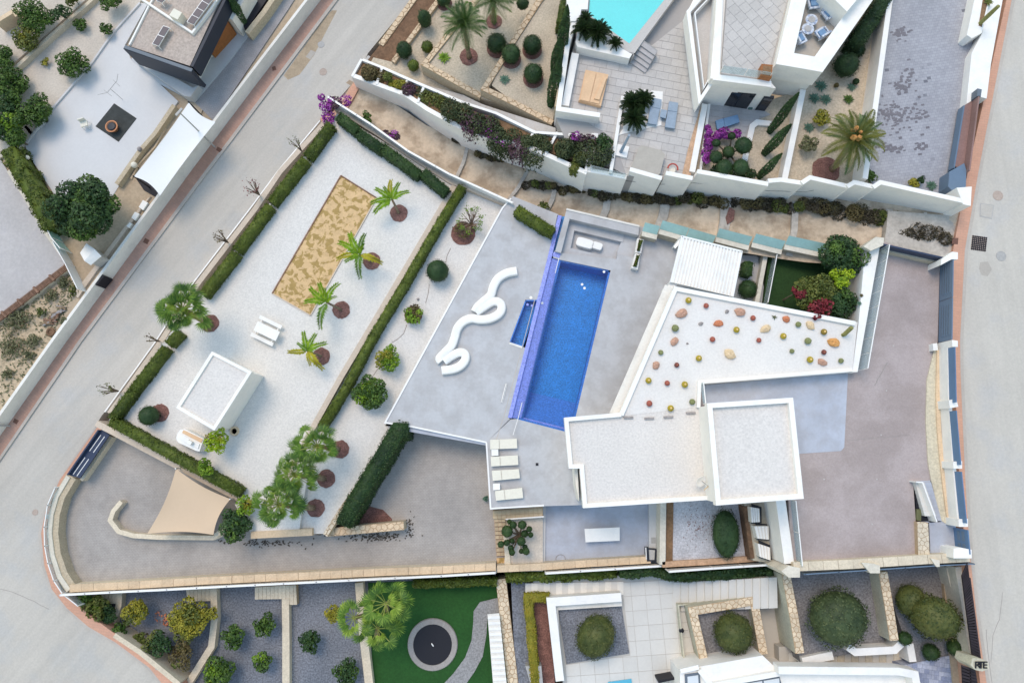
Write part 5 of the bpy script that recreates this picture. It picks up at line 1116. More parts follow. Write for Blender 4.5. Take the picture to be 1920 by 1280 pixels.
block('water_surface', [(1036, 484), (1146, 507), (1073, 813), (957, 783)], -.05, -.06, 'water', t)
wall('mosaic_ledge', None, [(1050, 404), (956, 783)], .03, -2.4, .30, 'mosaic_lilac', parent=t)
wall('mosaic_ledge', None, [(1037, 476), (1050, 480)], .02, -1, .35, 'mosaic_lilac', parent=t)
block('channel', [(1054, 406), (1060, 406), (1042, 474), (1034, 474)], -.45, -1, 'mosaic_deep', t)
for (x, y) in [(1132, 510.5), (1091, 534), (1095.5, 541), (1016.5, 568.5)]: c = W(x, y, -.2); mk('skimmer_lid', *lathe_v((c.x, c.y, -.06 if x > 1050 else -.14), [(.02, .03), (.10, .03), (.10, .0)], 12), 'white', t)
c = W(995.5, 558, 0); mk('lid', *lathe_v((c.x, c.y, 0), [(.12, 0), (.12, .03), (.02, .035)], 12), 'white', label='small round white lid beside the blue plunge basin', cat='lid')
t = thing('plunge_pool', 'small rectangular blue plunge basin left of the pool', 'plunge pool', W(985, 600, -1)); block('basin_floor', [(985, 560), (1012, 560), (979, 655), (950, 645)], -.8, -1.5, 'mosaic_deep', t)
for (a, b) in [((1010, 562), (985, 562)), ((985, 562), (955, 642)), ((955, 642), (980, 650))]: mk('basin_wall', *band([W(*a, 0).xy, W(*b, 0).xy], .08, -.0, -.02, -1.0), 'mosaic_blue', t)
block('water_surface', [(985, 562), (1012, 562), (981, 651), (955, 642)], -.1, -.11, 'water', t); wall('coping', None, [(955, 643), (979, 651)], .04, -.3, .16, 'white_dirty', parent=t)
for (x, y) in [(989, 571), (997.5, 573)]: c = W(x, y, -.1); mk('jet', *lathe_v((c.x, c.y, -.1), [(.08, 0), (.1, .02), (.05, .02)], 10), 'mosaic_lilac', t)
t = thing('pool_handrail', 'thin steel handrail at the bottom left of the pool', 'handrail', W(972, 770, 0)); mk('rail', *tube_v([W(979, 754, .7), W(972, 782, .7), W(962, 815, .6)], .025, 6), 'white_metal', t)
t = thing('pool_handrail', 'thin steel handrail at the top left corner of the pool', 'handrail', W(1046, 486, 0)); mk('rail', *tube_v([W(1048, 484, .6), W(1041, 512, .6)], .025, 6), 'white_metal', t)
t = thing('pool_pole', 'long white pool pole lying on the blue terrace', 'pole', W(944, 736, 0)); mk('pole', *tube_v([W(949, 719, .05), W(940, 754, .05)], .035, 6), 'white', t); mk('net_frame', *tube_v([W(951, 719, .05), W(942, 755, .05)], .02, 6), 'white_metal', t)
wall('terrace_joint', 'thin expansion joint strip across the terrace left of the pool', [(930, 826), (945, 780), (1003, 560)], .003, -.05, .05, 'kerb', cat='joint', kind='structure')
# lounge pit
t = thing('lounge_pit', 'sunken concrete lounge pit above the blue pool', 'seating pit', W(1110, 450, -1)); block('floor', [(1060, 400), (1205, 430), (1195, 490), (1045, 480)], -.75, -1.6, 'terrace_concrete', t)
block('bench', [(1066, 408), (1171, 436), (1168, 454), (1077, 432), (1070, 465), (1158, 486), (1158, 492), (1049, 478)], -.33, -1.5, 'terrace_concrete', t)
block('step', [(1158, 470), (1170, 440), (1200, 445), (1192, 490), (1155, 490)], -.4, -1.5, 'terrace_concrete', t)
block('wall', [(1063, 391), (1199, 422), (1197, 441), (1067, 410)], .35, -2, 'terrace_concrete', t); block('wall', [(1063, 391), (1068, 411), (1052, 474), (1041, 471)], .33, -1.5, 'terrace_concrete', t)
wall('coping', None, [(1062, 392), (1199, 424)], .42, .3, .14, 'white_dirty', parent=t)
t = thing('chaise_longue', 'white pill shaped two part chaise in the lounge pit', 'chaise longue', W(1100, 455, -.75))
def pill(px0, py0, px1, py1, w, z0, z1, m, parent, name, n=14):
    a, b = W(px0, py0, z1), W(px1, py1, z1); d = (b-a); L = d.length/2; d.normalize(); nl = Vector((-d.y, d.x, 0)); c = (a+b)/2; r = PX(w/2, px0, py0, z1); P = []
    for k in range(32):
        th = 2*math.pi*k/32; x, y = math.cos(th), math.sin(th); e = .45; P.append((c+d*L*math.copysign(abs(x)**e, x)+nl*r*math.copysign(abs(y)**e, y)).xy)
    V1, F1 = prism(P, z1, z0); P2 = [c.xy+(p-c.xy)*.93 for p in P]; V2, F2 = prism(P2, z1+.05, z1); return mk(name, *join([(V1, F1), (V2, F2)]), m, parent)
pill(1081, 451, 1112, 460, 18, -.75, -.3, 'white', t, 'seat'); pill(1111, 458, 1129, 464, 14, -.75, -.35, 'white', t, 'footrest')
for (q, l) in [([(1195, 447), (1207, 449), (1202, 475), (1191, 473)], 'upper white planter trough right of the lounge pit'), ([(1191, 475), (1201, 477), (1196, 505), (1184, 502)], 'lower white planter trough right of the lounge pit')]:
    t = thing('planter_trough', l, 'planter', W(*q[0], 0)); block('trough', q, .5, 0, 'white', t); c = [(q[0][0]+3, q[0][1]+3), (q[1][0]-2, q[1][1]+2), (q[2][0]-3, q[2][1]-4), (q[3][0]+3, q[3][1]-3)]; block('soil', c, .52, .4, 'brown_soil', t)
    P = [W(*p, .6) for p in c]; A = np.array([P[0].lerp(P[1], rng.random()).lerp(P[3].lerp(P[2], rng.random()), rng.random()) for _ in range(160)]); org = child_org(t); A[:, 2] = .55+nr.uniform(0, .25, len(A)); me = quads_mesh('foliage', leaf_quads(A-np.array(org), np.tile([0, 0, 1.], (160, 1)), .15, .7, .6), ['l_hedge']); link_mesh('foliage', me, t, org)
# wavy white benches
def ribbon(label, pts, w=15, z=.0, h=.42):
    P = [W(*p, h) for p in pts]; S = []
    n = len(P)
    for i in range(n-1):
        p0, p1, p2, p3 = P[max(i-1, 0)], P[i], P[i+1], P[min(i+2, n-1)]
        for k in range(6):
            t_ = k/6; S.append(.5*((2*p1)+(p2-p0)*t_+(2*p0-5*p1+4*p2-p3)*t_*t_+(3*p1-p0-3*p2+p3)*t_**3))
    S.append(P[-1]); S2 = [s.xy for s in S]; r = PX(w/2, *pts[0], h); t = thing('wavy_bench', label, 'bench', (P[0].x, P[0].y, 0), 'wavy white terrace benches')
    prof = [(1, .0), (1, .30), (.92, .38), (.7, .42), (.2, .44), (-.2, .44), (-.7, .42), (-.92, .38), (-1, .30), (-1, .0)]
    offs = [offset(S2, r*o) for o, _ in prof]; V = []; m = len(prof)
    for i in range(len(S2)): V += [(offs[j][i].x, offs[j][i].y, z+prof[j][1]) for j in range(m)]
    F = [[i*m+j, i*m+j+1, (i+1)*m+j+1, (i+1)*m+j] for i in range(len(S2)-1) for j in range(m-1)]+[list(range(m)), [(len(S2)-1)*m+j for j in range(m)][::-1]]
    mk('seat', V, F, 'white', t, smooth=False); return t
ribbon('upper wavy white bench starting nearest the plunge basin', [(969, 507), (950, 511), (934, 521), (925, 536), (920, 552), (908, 563), (896, 574), (890, 584)], 16)
ribbon('middle wavy white bench with two open bends', [(892, 585), (912, 571), (926, 564), (938, 568), (940, 580), (932, 590), (916, 597), (898, 598), (884, 596), (868, 602), (857, 615), (852, 632), (846, 647), (834, 660), (824, 671), (827, 677)], 16)
ribbon('lowest curled white bench farthest down the blue terrace', [(832, 677), (846, 667), (861, 660), (871, 663), (872, 673), (864, 684), (850, 691), (828, 694)], 16)
# cream loungers
for (q, l) in [([(919, 824), (969, 822), (970, 840), (919, 842)], 'first cream sun lounger, at the top of the row'), ([(920, 856), (971, 853), (972, 871), (921, 874)], 'second cream sun lounger of the row'), ([(922, 882), (973, 879), (975, 896), (924, 901)], 'third cream sun lounger of the row'), ([(928, 920), (979, 914), (981, 933), (930, 938)], 'last cream sun lounger, set apart at the bottom')]:
    t = thing('sun_lounger', l, 'sun lounger', W(*q[0], 0), 'cream sun loungers'); block('frame', q, .3, .06, 'white_metal', t); a, b, c_, d_ = q; L = lambda p, r, u: (p[0]+(r[0]-p[0])*u, p[1]+(r[1]-p[1])*u)
    block('backrest_cushion', [a, L(a, b, .33), L(d_, c_, .33), d_], .44, .3, 'cushion_cream', t); block('seat_cushion', [L(a, b, .345), b, c_, L(d_, c_, .345)], .40, .3, 'cushion_cream', t)
    for p in q: w = W(*p, 0); cc = W((a[0]+c_[0])/2, (a[1]+c_[1])/2, 0); w = w.lerp(cc, .12); mk('leg', *box_v((w.x, w.y, 0), (.06, .06, .1)), 'white_metal', t)
for (x, y, l) in [(928, 848, 'white cube table between the first two cream loungers'), (931, 912, 'white cube table above the last cream lounger')]:
    c = W(x, y, .35); t = thing('side_table', l, 'side table', (c.x, c.y, 0)); mk('top', *box_v((c.x, c.y, .34), (.5, .46, .06), .05), 'white', t); mk('base', *box_v((c.x, c.y, 0), (.4, .36, .34), .05), 'white', t)
# lower patio: table, barbecue, hose
t = thing('dining_table', 'long white table on the lower blue patio', 'table', W(1130, 1003, -2.4)); block('tabletop', [(1096, 991), (1162, 988), (1162, 1013), (1098, 1016)], -1.62, -1.7, 'white', t)
for p in [(1102, 995), (1156, 993), (1156, 1008), (1103, 1010)]: c = W(*p, -2); mk('leg', *box_v((c.x, c.y, -2.4), (.1, .1, .7)), 'white', t)
t = thing('gas_barbecue', 'covered gas barbecue in the lower patio corner', 'barbecue', W(1222, 1040, -2.4)); block('body', [(1212, 1027), (1234, 1029), (1232, 1052), (1213, 1052)], -1.5, -2.4, 'dark_metal', t); block('lid', [(1217, 1030), (1228, 1031), (1227, 1049), (1218, 1049)], -1.38, -1.5, 'hatch_grey', t); wall('handle', None, [(1211, 1026), (1212, 1048)], -1.4, -1.5, .06, 'white_metal', parent=t)
c = W(1051, 1050, -2.35); mk('garden_hose', *tube_v([W(1051+9*math.cos(a), 1047+8*math.sin(a), -2.36) for a in [i*.4-3.9 for i in range(12)]]+[W(1049, 1066, -2.36)], .018, 5), 'rock_grey', label='thin grey garden hose loop on the lower patio', cat='hose')
wall('patio_wall', 'pale blue grey wall strip right of the lower patio', [(1229, 930), (1228, 1030)], -1.9, -3, .9, 'patio_pale', cat='wall')
block('drain_cover', [(1221, 1007), (1233, 1007), (1233, 1018), (1221, 1018)], -1.88, -1.9, 'hatch_grey', None, label='square grey grating on the pale strip by the barbecue', cat='grating')
wall('patio_wall', 'cream capped wall left of the brown strip and gravel bed', [(1244, 930), (1242, 1058)], -.4, -3, .42, 'cap_cream', cat='wall'); block('brown_strip', [(1250, 930), (1263, 930), (1261, 1058), (1249, 1058)], -.62, -3, 'brown_soil', None, kind='structure')
wall('terrace_edge', 'thin white edge under the cream loungers terrace', [(912, 829), (920, 953), (1020, 947)], .05, -2.7, .12, 'white_metal', cat='edging')
# stepped brown tiles
t = thing('tiled_stairs', 'brown tiled stairs between courtyard and bonsai bed', 'stairs', W(935, 1000, -2.6))
for k in range(9):
    y = 1042-k*7.9; x0 = 931-(1042-y)*.07; z = -2.45+.13*k; o = block('tread', [(x0, y-7.9), (x0+21, y-8.6), (x0+21, y-.8), (x0, y)], z, -3, 'clay_brick', t)
    for j in range(3): xa = x0+.5+j*7; block('tile', [(xa, y-7), (xa+6.2, y-7.2), (xa+6.2, y-.9), (xa, y-.5)], z+.02, z, 'wood_deck', o)
t2 = thing('tiled_ledge', 'strip of brown tiles along the foot of the lounger terrace', 'ledge', W(970, 960, -1.4)); P = XY([(924, 957), (1018, 949), (1018, 967), (946, 974), (944, 972), (924, 972)], -1.25); V, F = prism(P, -1.3, -3); mk('base', V, F, 'mortar', t2); tiles(t2, P, -1.3, .34, .34, .06, 'wood_deck', gap=.03, stagger=0, th=.03)
wall('garden_wall', 'thin white edge above the bonsai gravel bed', [(948, 973), (1020, 968)], -1.2, -3, .1, 'white'); wall('garden_wall', 'cream stone kerb on the left of the bonsai gravel bed', [(947, 975), (953, 1066)], -1.75, -3, .4, 'stone_cream'); wall('garden_wall', 'pale wall strip between the bonsai bed and the lower patio', [(1020, 948), (1019, 1066)], -2.2, -3, .25, 'patio_pale')
block('sand_box', [(931, 1046), (947, 1045), (949, 1062), (933, 1063)], -2.5, -3, 'sand', None, kind='structure')

# service yard air units
for (q, l) in [([(1407, 950), (1424, 953), (1425, 978), (1409, 979)], 'upper grey air conditioner nearest the tower'), ([(1414, 986), (1441, 986), (1442, 1011), (1420, 1009)], 'middle ribbed white air conditioner in the service yard'), ([(1420, 1018), (1444, 1026), (1445, 1050), (1424, 1043)], 'lowest stepped white air conditioner in the service yard')]:
    t = thing('air_conditioner', l, 'air conditioner', W(*q[0], .4)); block('case', q, 1.1, .4, 'white_dirty', t); a, b, c_, d_ = q
    for k in range(4): L = lambda p, r, u: (p[0]+(r[0]-p[0])*u, p[1]+(r[1]-p[1])*u); block('rib', [L(a, b, .05+.24*k), L(a, b, .2+.24*k), L(d_, c_, .2+.24*k), L(d_, c_, .05+.24*k)], 1.16, 1.1, 'white_metal', t)
    block('painted_shadow', [(a[0]+3, a[1]-6), (b[0]+4, b[1]-3), (c_[0]+3, c_[1]+2), (d_[0], d_[1]+2)], .55, .4, 'dark_metal', t)  # dark plate imitating the shadow around the unit's foot, not a real part
wall('garden_wall', 'brown earth retaining wall beside the oval hedge', [(1401, 948), (1415, 1046)], .45, -2, .3, 'bank_brown', side=1 if False else -1); slab('brown_soil', [(1392, 942), (1404, 945), (1420, 1044), (1402, 1048)], -.2, -1, 'brown_soil')
wall('garden_wall', 'broad white wall between service yard and east court', [(1463, 932), (1480, 1056)], 2.95, -2, .66, 'white'); wall('garden_wall', 'low white curb pipe in the service yard', [(1442, 974), (1456, 976)], .6, .3, .12, 'white'); wall('garden_wall', 'second low white curb pipe in the service yard', [(1448, 1030), (1462, 1033)], .6, .3, .12, 'white')
panel_fence('glass_balustrade', 'glass balustrade on the left edge of the east court', [(1482, 936), (1494, 1056)], 2.65, 3.6, 'glass_clear', 'white_metal', rail=True, pw=.02)
# pergola side court
wall('garden_wall', 'cream wall left of the dark lawn', [(1436, 478), (1418, 574)], .7, -1, .32, 'cap_cream'); panel_fence('glass_balustrade', 'glass balustrade on the left edge of the dark lawn', [(1449, 478), (1431, 572)], .4, 1.4, 'glass_clear', 'white_metal', rail=True, pw=.02)
# gully side wall with teal glass
t0 = [([(1204, 437), (1232, 444)], 'first short teal glass panel wall by the gully'), ([(1236, 433), (1336, 462)], 'longest teal glass panel wall, behind the ribbed pergola'), ([(1342, 448), (1404, 464)], 'teal glass panel wall above the pergola corner'), ([(1410, 458), (1466, 472)], 'teal glass panel wall above the dark lawn'), ([(1471, 462), (1545, 478)], 'teal glass panel wall next to the leafy trees'), ([(1550, 468), (1600, 479)], 'last teal glass panel, partly behind the trees')]
for i, (q, l) in enumerate(t0):
    zt = [1.0, 1.2, 1.35, 1.5, 1.9, 2.1][i]; t = thing('glass_topped_wall', l, 'wall', W(*q[0], 0), 'glass topped walls along the gully'); wall('wall', None, q, zt, -2.5, .34, 'wall_beige', parent=t)
    wall('coping', None, q, zt+.05, zt, .44, 'cap_cream', parent=t); P = [W(p[0], p[1]-4, zt+.06) for p in q]; n = max(1, round((P[1]-P[0]).length/2.4))
    for k in range(n): a, b = P[0].lerp(P[1], (k+.01)/n), P[0].lerp(P[1], (k+.99)/n); d = (b-a).normalized(); nl = Vector((-d.y, d.x, 0)); V = [a, b, b+nl*.5+Vector((0, 0, .55)), a+nl*.5+Vector((0, 0, .55))]; V += [p+Vector((0, 0, .03)) for p in V]; mk('glass_panel', V, [[3, 2, 1, 0], [4, 5, 6, 7], [0, 1, 5, 4], [1, 2, 6, 5], [2, 3, 7, 6], [3, 0, 4, 7]], 'teal_paint', t)
block('pillar', [(1619, 462), (1642, 444), (1658, 446), (1656, 460), (1633, 470)], 4.2, 0, 'cap_cream', None, label='cream pillar at the top corner of the paved east court', cat='pillar')
wall('court_wall', 'dark navy fence along the top of the paved court', [(1656, 458), (1772, 484)], 3.9, 3.0, .12, 'gate_navy', cat='fence'); wall('court_wall', 'beige wall under the navy fence of the paved court', [(1654, 466), (1768, 492)], 3.2, 1.5, .25, 'wall_beige', cat='wall')
block('pillar', [(1765, 486), (1785, 472), (1796, 473), (1796, 486), (1784, 486), (1764, 497)], 4.2, 2, 'white', None, label='white angled pillar at the upper end of the blue gate', cat='pillar')
# east blue gate with grooves, blue fence panels, pillars
t = thing('driveway_gate', 'slate blue two leaf driveway gate on the right street', 'gate', W(1760, 560, 2.6))
def face(parent, name, p, q, z0, z1, m, th=.06, u0=0, u1=1, push=0):
    a, b = W(*p, 2.6).xy, W(*q, 2.6).xy; d = (b-a).normalized(); nl = Vector((-d.y, d.x)); a2, b2 = a.lerp(b, u0), a.lerp(b, u1); return mk(name, *band([a2+nl*push, b2+nl*push], th/2, -th/2, z1, z0), m, parent)
for k in range(2):
    gl = face(t, 'gate_leaf', (1763, 490), (1760, 643), 2.62, 4.15, 'steel_blue', .08, .004+.5*k, .496+.5*k)
    for s in range(4):
        z = 2.95+.27*s; face(gl, 'groove', (1763, 490), (1760, 643), z, z+.035, 'fascia_edge', .02, .08+.5*k, .42+.5*k, -.055)
        face(gl, 'slat', (1763, 490), (1760, 643), z+.05, z+.22, 'steel_blue', .02, .06+.5*k, .44+.5*k, -.05)
t = thing('street_wall', 'white east boundary wall with blue metal infill panels', 'wall', W(1760, 800, 2.6))
EW = [(1758, 655), (1759, 740), (1766, 860), (1776, 975)]
P = XY(EW, 2.6); mk('wall', *band(P, .22, 0, 3.75, 1), 'white', t)
seg = [((1758, 657), (1760, 757)), ((1760, 772), (1768, 870)), ((1769, 882), (1778, 975))]
for a, b in seg: o = mk('infill_panel', *band([W(*a, 2.6).xy, W(*b, 2.6).xy], .1, .04, 4.5, 3.76), 'fence_blue', t)
for (q, l) in [([(1779, 750), (1793, 747), (1797, 762), (1781, 765)], 0), ([(1787, 865), (1804, 864), (1804, 878), (1788, 878)], 0), ([(1797, 973), (1815, 972), (1815, 987), (1798, 987)], 0)]: block('pier', q, 4.1, 2.5, 'white', t)
block('gate_pier', [(1749, 644), (1757, 643), (1759, 656), (1750, 657)], 3.1, 2.5, 'white', None, label='small white pier at the lower end of the blue gate', cat='pier'); block('gate_pier', [(1785, 637), (1796, 639), (1796, 650), (1786, 650)], 4.3, 2.5, 'white', None, label='white pier at the pavement end of the blue gate', cat='pier')
t = thing('street_door', 'blue metal street door at the foot of the white wall', 'door', W(1790, 1010, 2.6)); d1 = face(t, 'door_leaf', (1788, 988), (1792, 1032), 2.62, 4.15, 'fence_blue', .07)
for u0, u1, z0, z1 in ((.1, .5, 3.0, 3.3), (.1, .5, 3.5, 3.8), (.62, .92, 3.0, 3.3), (.62, .92, 3.5, 3.8)): face(d1, 'door_panel', (1788, 988), (1792, 1032), z0, z1, 'steel_blue', .02, u0, u1, -.05)
block('door_wall', [(1788, 1028), (1800, 1026), (1822, 1030), (1822, 1046), (1788, 1046)], 4.1, 1, 'white', None, label='stepped white wall at the foot of the blue street door', cat='wall')
wall('edging', 'curved beige edging strip behind the cream gravel', [(1757, 656), (1755, 740), (1757, 800), (1762, 860), (1769, 920), (1776, 975)], 2.78, 2, .28, 'stone_tan', side=-1 if False else 1, cat='edging')
# street stairs with white balustrade
t = thing('street_stairs', 'street stairs with a white slanting balustrade and dark stepped side', 'stairs', W(1740, 940, 2.6))
block('well', [(1714, 902), (1744, 900), (1760, 960), (1764, 978), (1722, 980)], 2.62, 1, 'porch_concrete', t)
for k in range(9): y = 904+k*8; block('tread', [(1729+k*3.3, y), (1746+k*2.2, y), (1748+k*2.2, y+8), (1732+k*3.3, y+8)], 2.9-.02*k, 2, 'porch_concrete', t)
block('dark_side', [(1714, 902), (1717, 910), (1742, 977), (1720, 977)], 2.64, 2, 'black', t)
for k in range(7): block('side_step', [(1716+k*2.6, 904+k*9), (1733+k*3.2, 904+k*9), (1736+k*3.2, 913+k*9), (1718.6+k*2.6, 913+k*9)], 2.95+.02*k, 2.6, 'tile_white', t)
wall('balustrade', None, [(1718, 903), (1730, 904), (1757, 978)], 3.5, 2.6, .08, 'white_metal', parent=t)
block('olive_box', [(1719, 954), (1728, 954), (1727, 976), (1719, 975)], 2.75, 2.6, 'l_scrub', None, label='small olive green box in the stair side', cat='box')
stw = thing('stone_wall', 'cream rubble stone wall between paved court and blue landing', 'stone wall', W(1730, 1010, 2.6)); P = XY([(1720, 978), (1740, 979), (1743, 1044), (1722, 1043)], 3.0); mk('wall_face', *prism(P, 2.98, 1), 'mortar', stw); stones(stw, P, 2.98, .34, 'stone_cream', gap=.03)

# ---- small roadside things
def disc(name, label, px, py, r, z, m, cat, n=20, h=.02):
    c = W(px, py, z); R = PX(r, px, py, z); t = mk(name, *lathe_v((c.x, c.y, z), [(R, -.05), (R, h), (R*.86, h+.004), (R*.84, h-.004), (.01, h)], n), m, label=label, cat=cat); return t
disc('manhole_cover', 'pinkish round manhole cover on the left road', 606, 135, 7.5, ZR, 'hatch_pink', 'manhole cover', 8)
disc('manhole_cover', 'smaller grey round manhole cover higher up the left road', 602, 84, 6.5, ZR, 'hatch_grey', 'manhole cover')
disc('manhole_cover', 'brownish round manhole cover at the left road corner', 66, 960, 5.5, ZR, 'hatch_pink', 'manhole cover')
disc('manhole_cover', 'round brown manhole cover high on the right road', 1871, 367, 9.5, ZE, 'hatch_pink', 'manhole cover')
disc('manhole_cover', 'round grey manhole cover below the road grating', 1877, 480, 9.5, ZE, 'hatch_grey', 'manhole cover')
def plate(name, label, q, z, m, cat, h=.02): return block(name, q, z+h, z-.05, m, None, label=label, cat=cat)
plate('drain_grate', 'small dark drain grate on the left pavement, at the top', [(510, 126), (516, 124), (518, 131), (511, 133)], ZR+.12, 'grate_brown', 'drain grate')
plate('drain_grate', 'dark drain grate on the left pavement in front of the street lamp', [(408, 275), (417, 280), (412, 286), (405, 281)], ZR+.12, 'grate_brown', 'drain grate')
plate('drain_grate', 'dark drain grate on the left pavement near the meter box', [(272, 446), (280, 450), (276, 458), (268, 454)], ZR+.12, 'grate_brown', 'drain grate')
plate('drain_grate', 'dark drain grate on the left pavement near the photo edge', [(27, 784), (35, 788), (31, 795), (24, 791)], ZR+.12, 'grate_brown', 'drain grate')
plate('drain_grate', 'grey brown drain grate on the curved pavement', [(84, 964), (91, 964), (91, 972), (84, 972)], ZR+.12, 'hatch_grey', 'drain grate')
plate('drain_grate', 'grey drain grate near the lower end of the curved pavement', [(292, 1248), (302, 1249), (300, 1256), (291, 1255)], ZR+.12, 'hatch_grey', 'drain grate')
plate('drain_grate', 'small square brown grate on the right pavement', [(1786, 446), (1797, 446), (1796, 458), (1785, 457)], ZE+.12, 'grate_brown', 'drain grate')
t = thing('road_grating', 'large square lattice drain grating in the right road', 'grating', W(1835, 457, ZE)); block('pit', [(1823, 441), (1851, 445), (1848, 472), (1820, 468)], ZE+.008, ZE-.1, 'hatch_pink', t)
for k in range(8):
    u = (k+.5)/8; P = [W(*p, ZE) for p in [(1823, 441), (1851, 445), (1848, 472), (1820, 468)]]; a, b = P[0].lerp(P[1], u), P[3].lerp(P[2], u); mk('bar', *band([a.xy, b.xy], .03, -.03, ZE+.03, ZE), 'black', t); a, b = P[0].lerp(P[3], u), P[1].lerp(P[2], u); mk('bar', *band([a.xy, b.xy], .03, -.03, ZE+.035, ZE), 'black', t)
plate('hatch_surround', 'square hatch outlined in the right road', [(1838, 381), (1864, 385), (1860, 411), (1837, 406)], ZE+.006, 'hatch_grey', 'hatch', .004); plate('hatch_cover', 'pale square hatch lid in the right road', [(1839.5, 382.5), (1862.5, 386), (1859, 409), (1838.5, 404.5)], ZE+.01, 'road_grey', 'hatch', .008)

# ---- sandbox, shed, picnic table, grill in the gravel garden
t = thing('boules_court', 'long sandy boules court with patchy ochre moss', 'boules court', W(608, 460, ZG)); SQ = [(639, 329), (706, 371), (582, 591), (510, 550)]
block('sand_bed', SQ, ZG+.02, ZG-.4, 'sand', t)
for i in range(4): wall('edging_board', None, [SQ[i], SQ[(i+1) % 4]], ZG+.08, ZG-.3, .09, 'wood_brown' if i in (0, 3) else 'curb_beige', parent=t)
t = thing('picnic_table', 'white picnic table with two attached benches', 'picnic table', W(500, 620, ZG))
def rect(cx, cy, l, w, a): 
    ca, sa = math.cos(math.radians(a)), math.sin(math.radians(a)); return [(cx+ca*x-sa*y, cy+sa*x+ca*y) for x, y in ((-l/2, -w/2), (l/2, -w/2), (l/2, w/2), (-l/2, w/2))]
block('tabletop', rect(500, 620.5, 46, 19, 26), ZG+.75, ZG+.68, 'white', t); block('bench', rect(507, 603.5, 46, 7, 26), ZG+.45, ZG+.39, 'white', t); block('bench', rect(491, 636, 46, 7, 26), ZG+.45, ZG+.39, 'white', t)
for (x, y) in ((484, 613), (515, 628)): a, b = W(x+8, y-16, ZG+.4), W(x-8, y+16, ZG+.4); mk('cross_beam', *band([a.xy, b.xy], .05, -.05, ZG+.39, ZG+.28), 'white', t); m_ = (a+b)/2; mk('leg', *box_v((m_.x, m_.y, ZG), (.1, .5, .68), -.5), 'white', t)
t = thing('garden_house', 'small white garden house with gravel roof and open side', 'garden house', W(415, 740, ZG)); 
block('wall', [(335, 763), (397, 663), (468, 698), (402, 802)], ZG+2.9, ZG+.02, 'white', t); block('roof', [(333, 764), (398, 662), (470, 698), (402, 804)], ZG+3.0, ZG+2.85, 'roof_gravel', t)
wall('parapet', None, [(334, 763), (398, 662), (468, 698), (401, 803)], ZG+3.15, ZG+2.7, .22, 'white', parent=t, closed=True)
block('side_box', [(470, 698, ZG+2.6), (486, 704, ZG+.5), (424, 806, ZG+.3), (402, 803, ZG+2.6)], ZG+1.6, ZG, 'white', t)
t = thing('outdoor_kitchen', 'white rounded outdoor kitchen with timber shelves', 'outdoor kitchen', W(360, 828, ZG)); block('body', [(333, 812), (338, 805), (347, 804), (382, 822), (374, 846), (368, 845), (334, 829), (330, 821)], ZG+.9, ZG, 'white', t)
block('shelf', [(344, 806), (380, 823), (377, 830), (341, 811)], ZG+.95, ZG+.9, 'wood_pale', t); block('shelf', [(334, 824), (366, 841), (364, 844), (333, 828)], ZG+.5, ZG+.3, 'wood_pale', t); block('worktop', [(338, 813), (374, 832), (371, 841), (334, 821)], ZG+.98, ZG+.9, 'white', t); block('chimney', [(352, 824), (360, 828), (357, 834), (350, 830)], ZG+1.3, ZG+.9, 'white_metal', t)
c = W(440, 808, ZG); mk('stone_ring', *lathe_v((c.x, c.y, ZG), [(.2, 0), (.22, .15), (.33, .15), (.36, 0)], 20), 'stone_tan', label='small stone ring on the white gravel by the garden house', cat='stone ring')
c = W(784, 561, ZS); mk('spotlight', *sphere_v((c.x, c.y, ZS+.05), .11, 8, 6), 'rock_grey', label='tiny dark spotlight below the big clipped ball', cat='spotlight')
mk('irrigation_hose', *tube_v([W(x, y, ZS+.02) for x, y in [(845, 465), (838, 480), (836, 492)]], .014, 5), 'twig', label='thin hose line above the big clipped ball', cat='hose')
mk('irrigation_hose', *tube_v([W(x, y, ZS+.02) for x, y in [(805, 533), (803, 550), (798, 568)]], .014, 5), 'twig', label='thin hose line below the big clipped ball', cat='hose')
mk('irrigation_hose', *tube_v([W(x, y, ZS+.02) for x, y in [(763, 608), (757, 625), (745, 636), (735, 642)]], .014, 5), 'twig', label='curving hose between the small yellow shrub and the bright bush', cat='hose')
mk('irrigation_hose', *tube_v([W(x, y, ZS+.02) for x, y in [(714, 684), (705, 696), (700, 704)]], .014, 5), 'twig', label='thin hose between the bright bush and the large citrus tree', cat='hose')

# ---- south east neighbour
st_ = lambda *a, **k: stone_wall(*a, **k)
st_('stone_wall', 'crazy paved stone wall right of the lawn', [(939, 1085), (950, 1180), (964, 1300)], -3.2, -5, .80, sp=.36)
t = thing('lean_to_roof', 'white ribbed lean-to roof beside the lawn path', 'roof', W(932, 1200, -3)); block('roof_sheet', [(914, 1151), (936, 1149), (952, 1300), (926, 1300)], -2.6, -2.7, 'white_dirty', t)
for k in range(14): y = 1155+k*10.5; block('rib', [(914.6+k*.95, y), (936.8+k*1.1, y-1), (937.4+k*1.1, y+4), (915+k*.95, y+5)], -2.54, -2.6, 'white', t)
t = thing('trampoline', 'round in ground trampoline with grey rim on the lawn', 'trampoline', W(811, 1208, ZSL)); c = W(811, 1208, ZSL+.2); R = PX(47, 811, 1208, ZSL)
mk('rim', *lathe_v((c.x, c.y, ZSL+.05), [(R*.74, 0), (R*.78, .16), (R*.97, .16), (R, .08), (R, 0)], 40), 'iron', t); mk('jump_mat', *lathe_v((c.x, c.y, ZSL+.05), [(R*.78, 0), (R*.78, .12), (.02, .1)], 40), 'black', t)
for k in range(12): a = k*math.pi/6; mk('rim_seam', *box_v((c.x+R*.87*math.cos(a), c.y+R*.87*math.sin(a), ZSL+.2), (R*.2, .02, .015), a), 'hatch_grey', t)
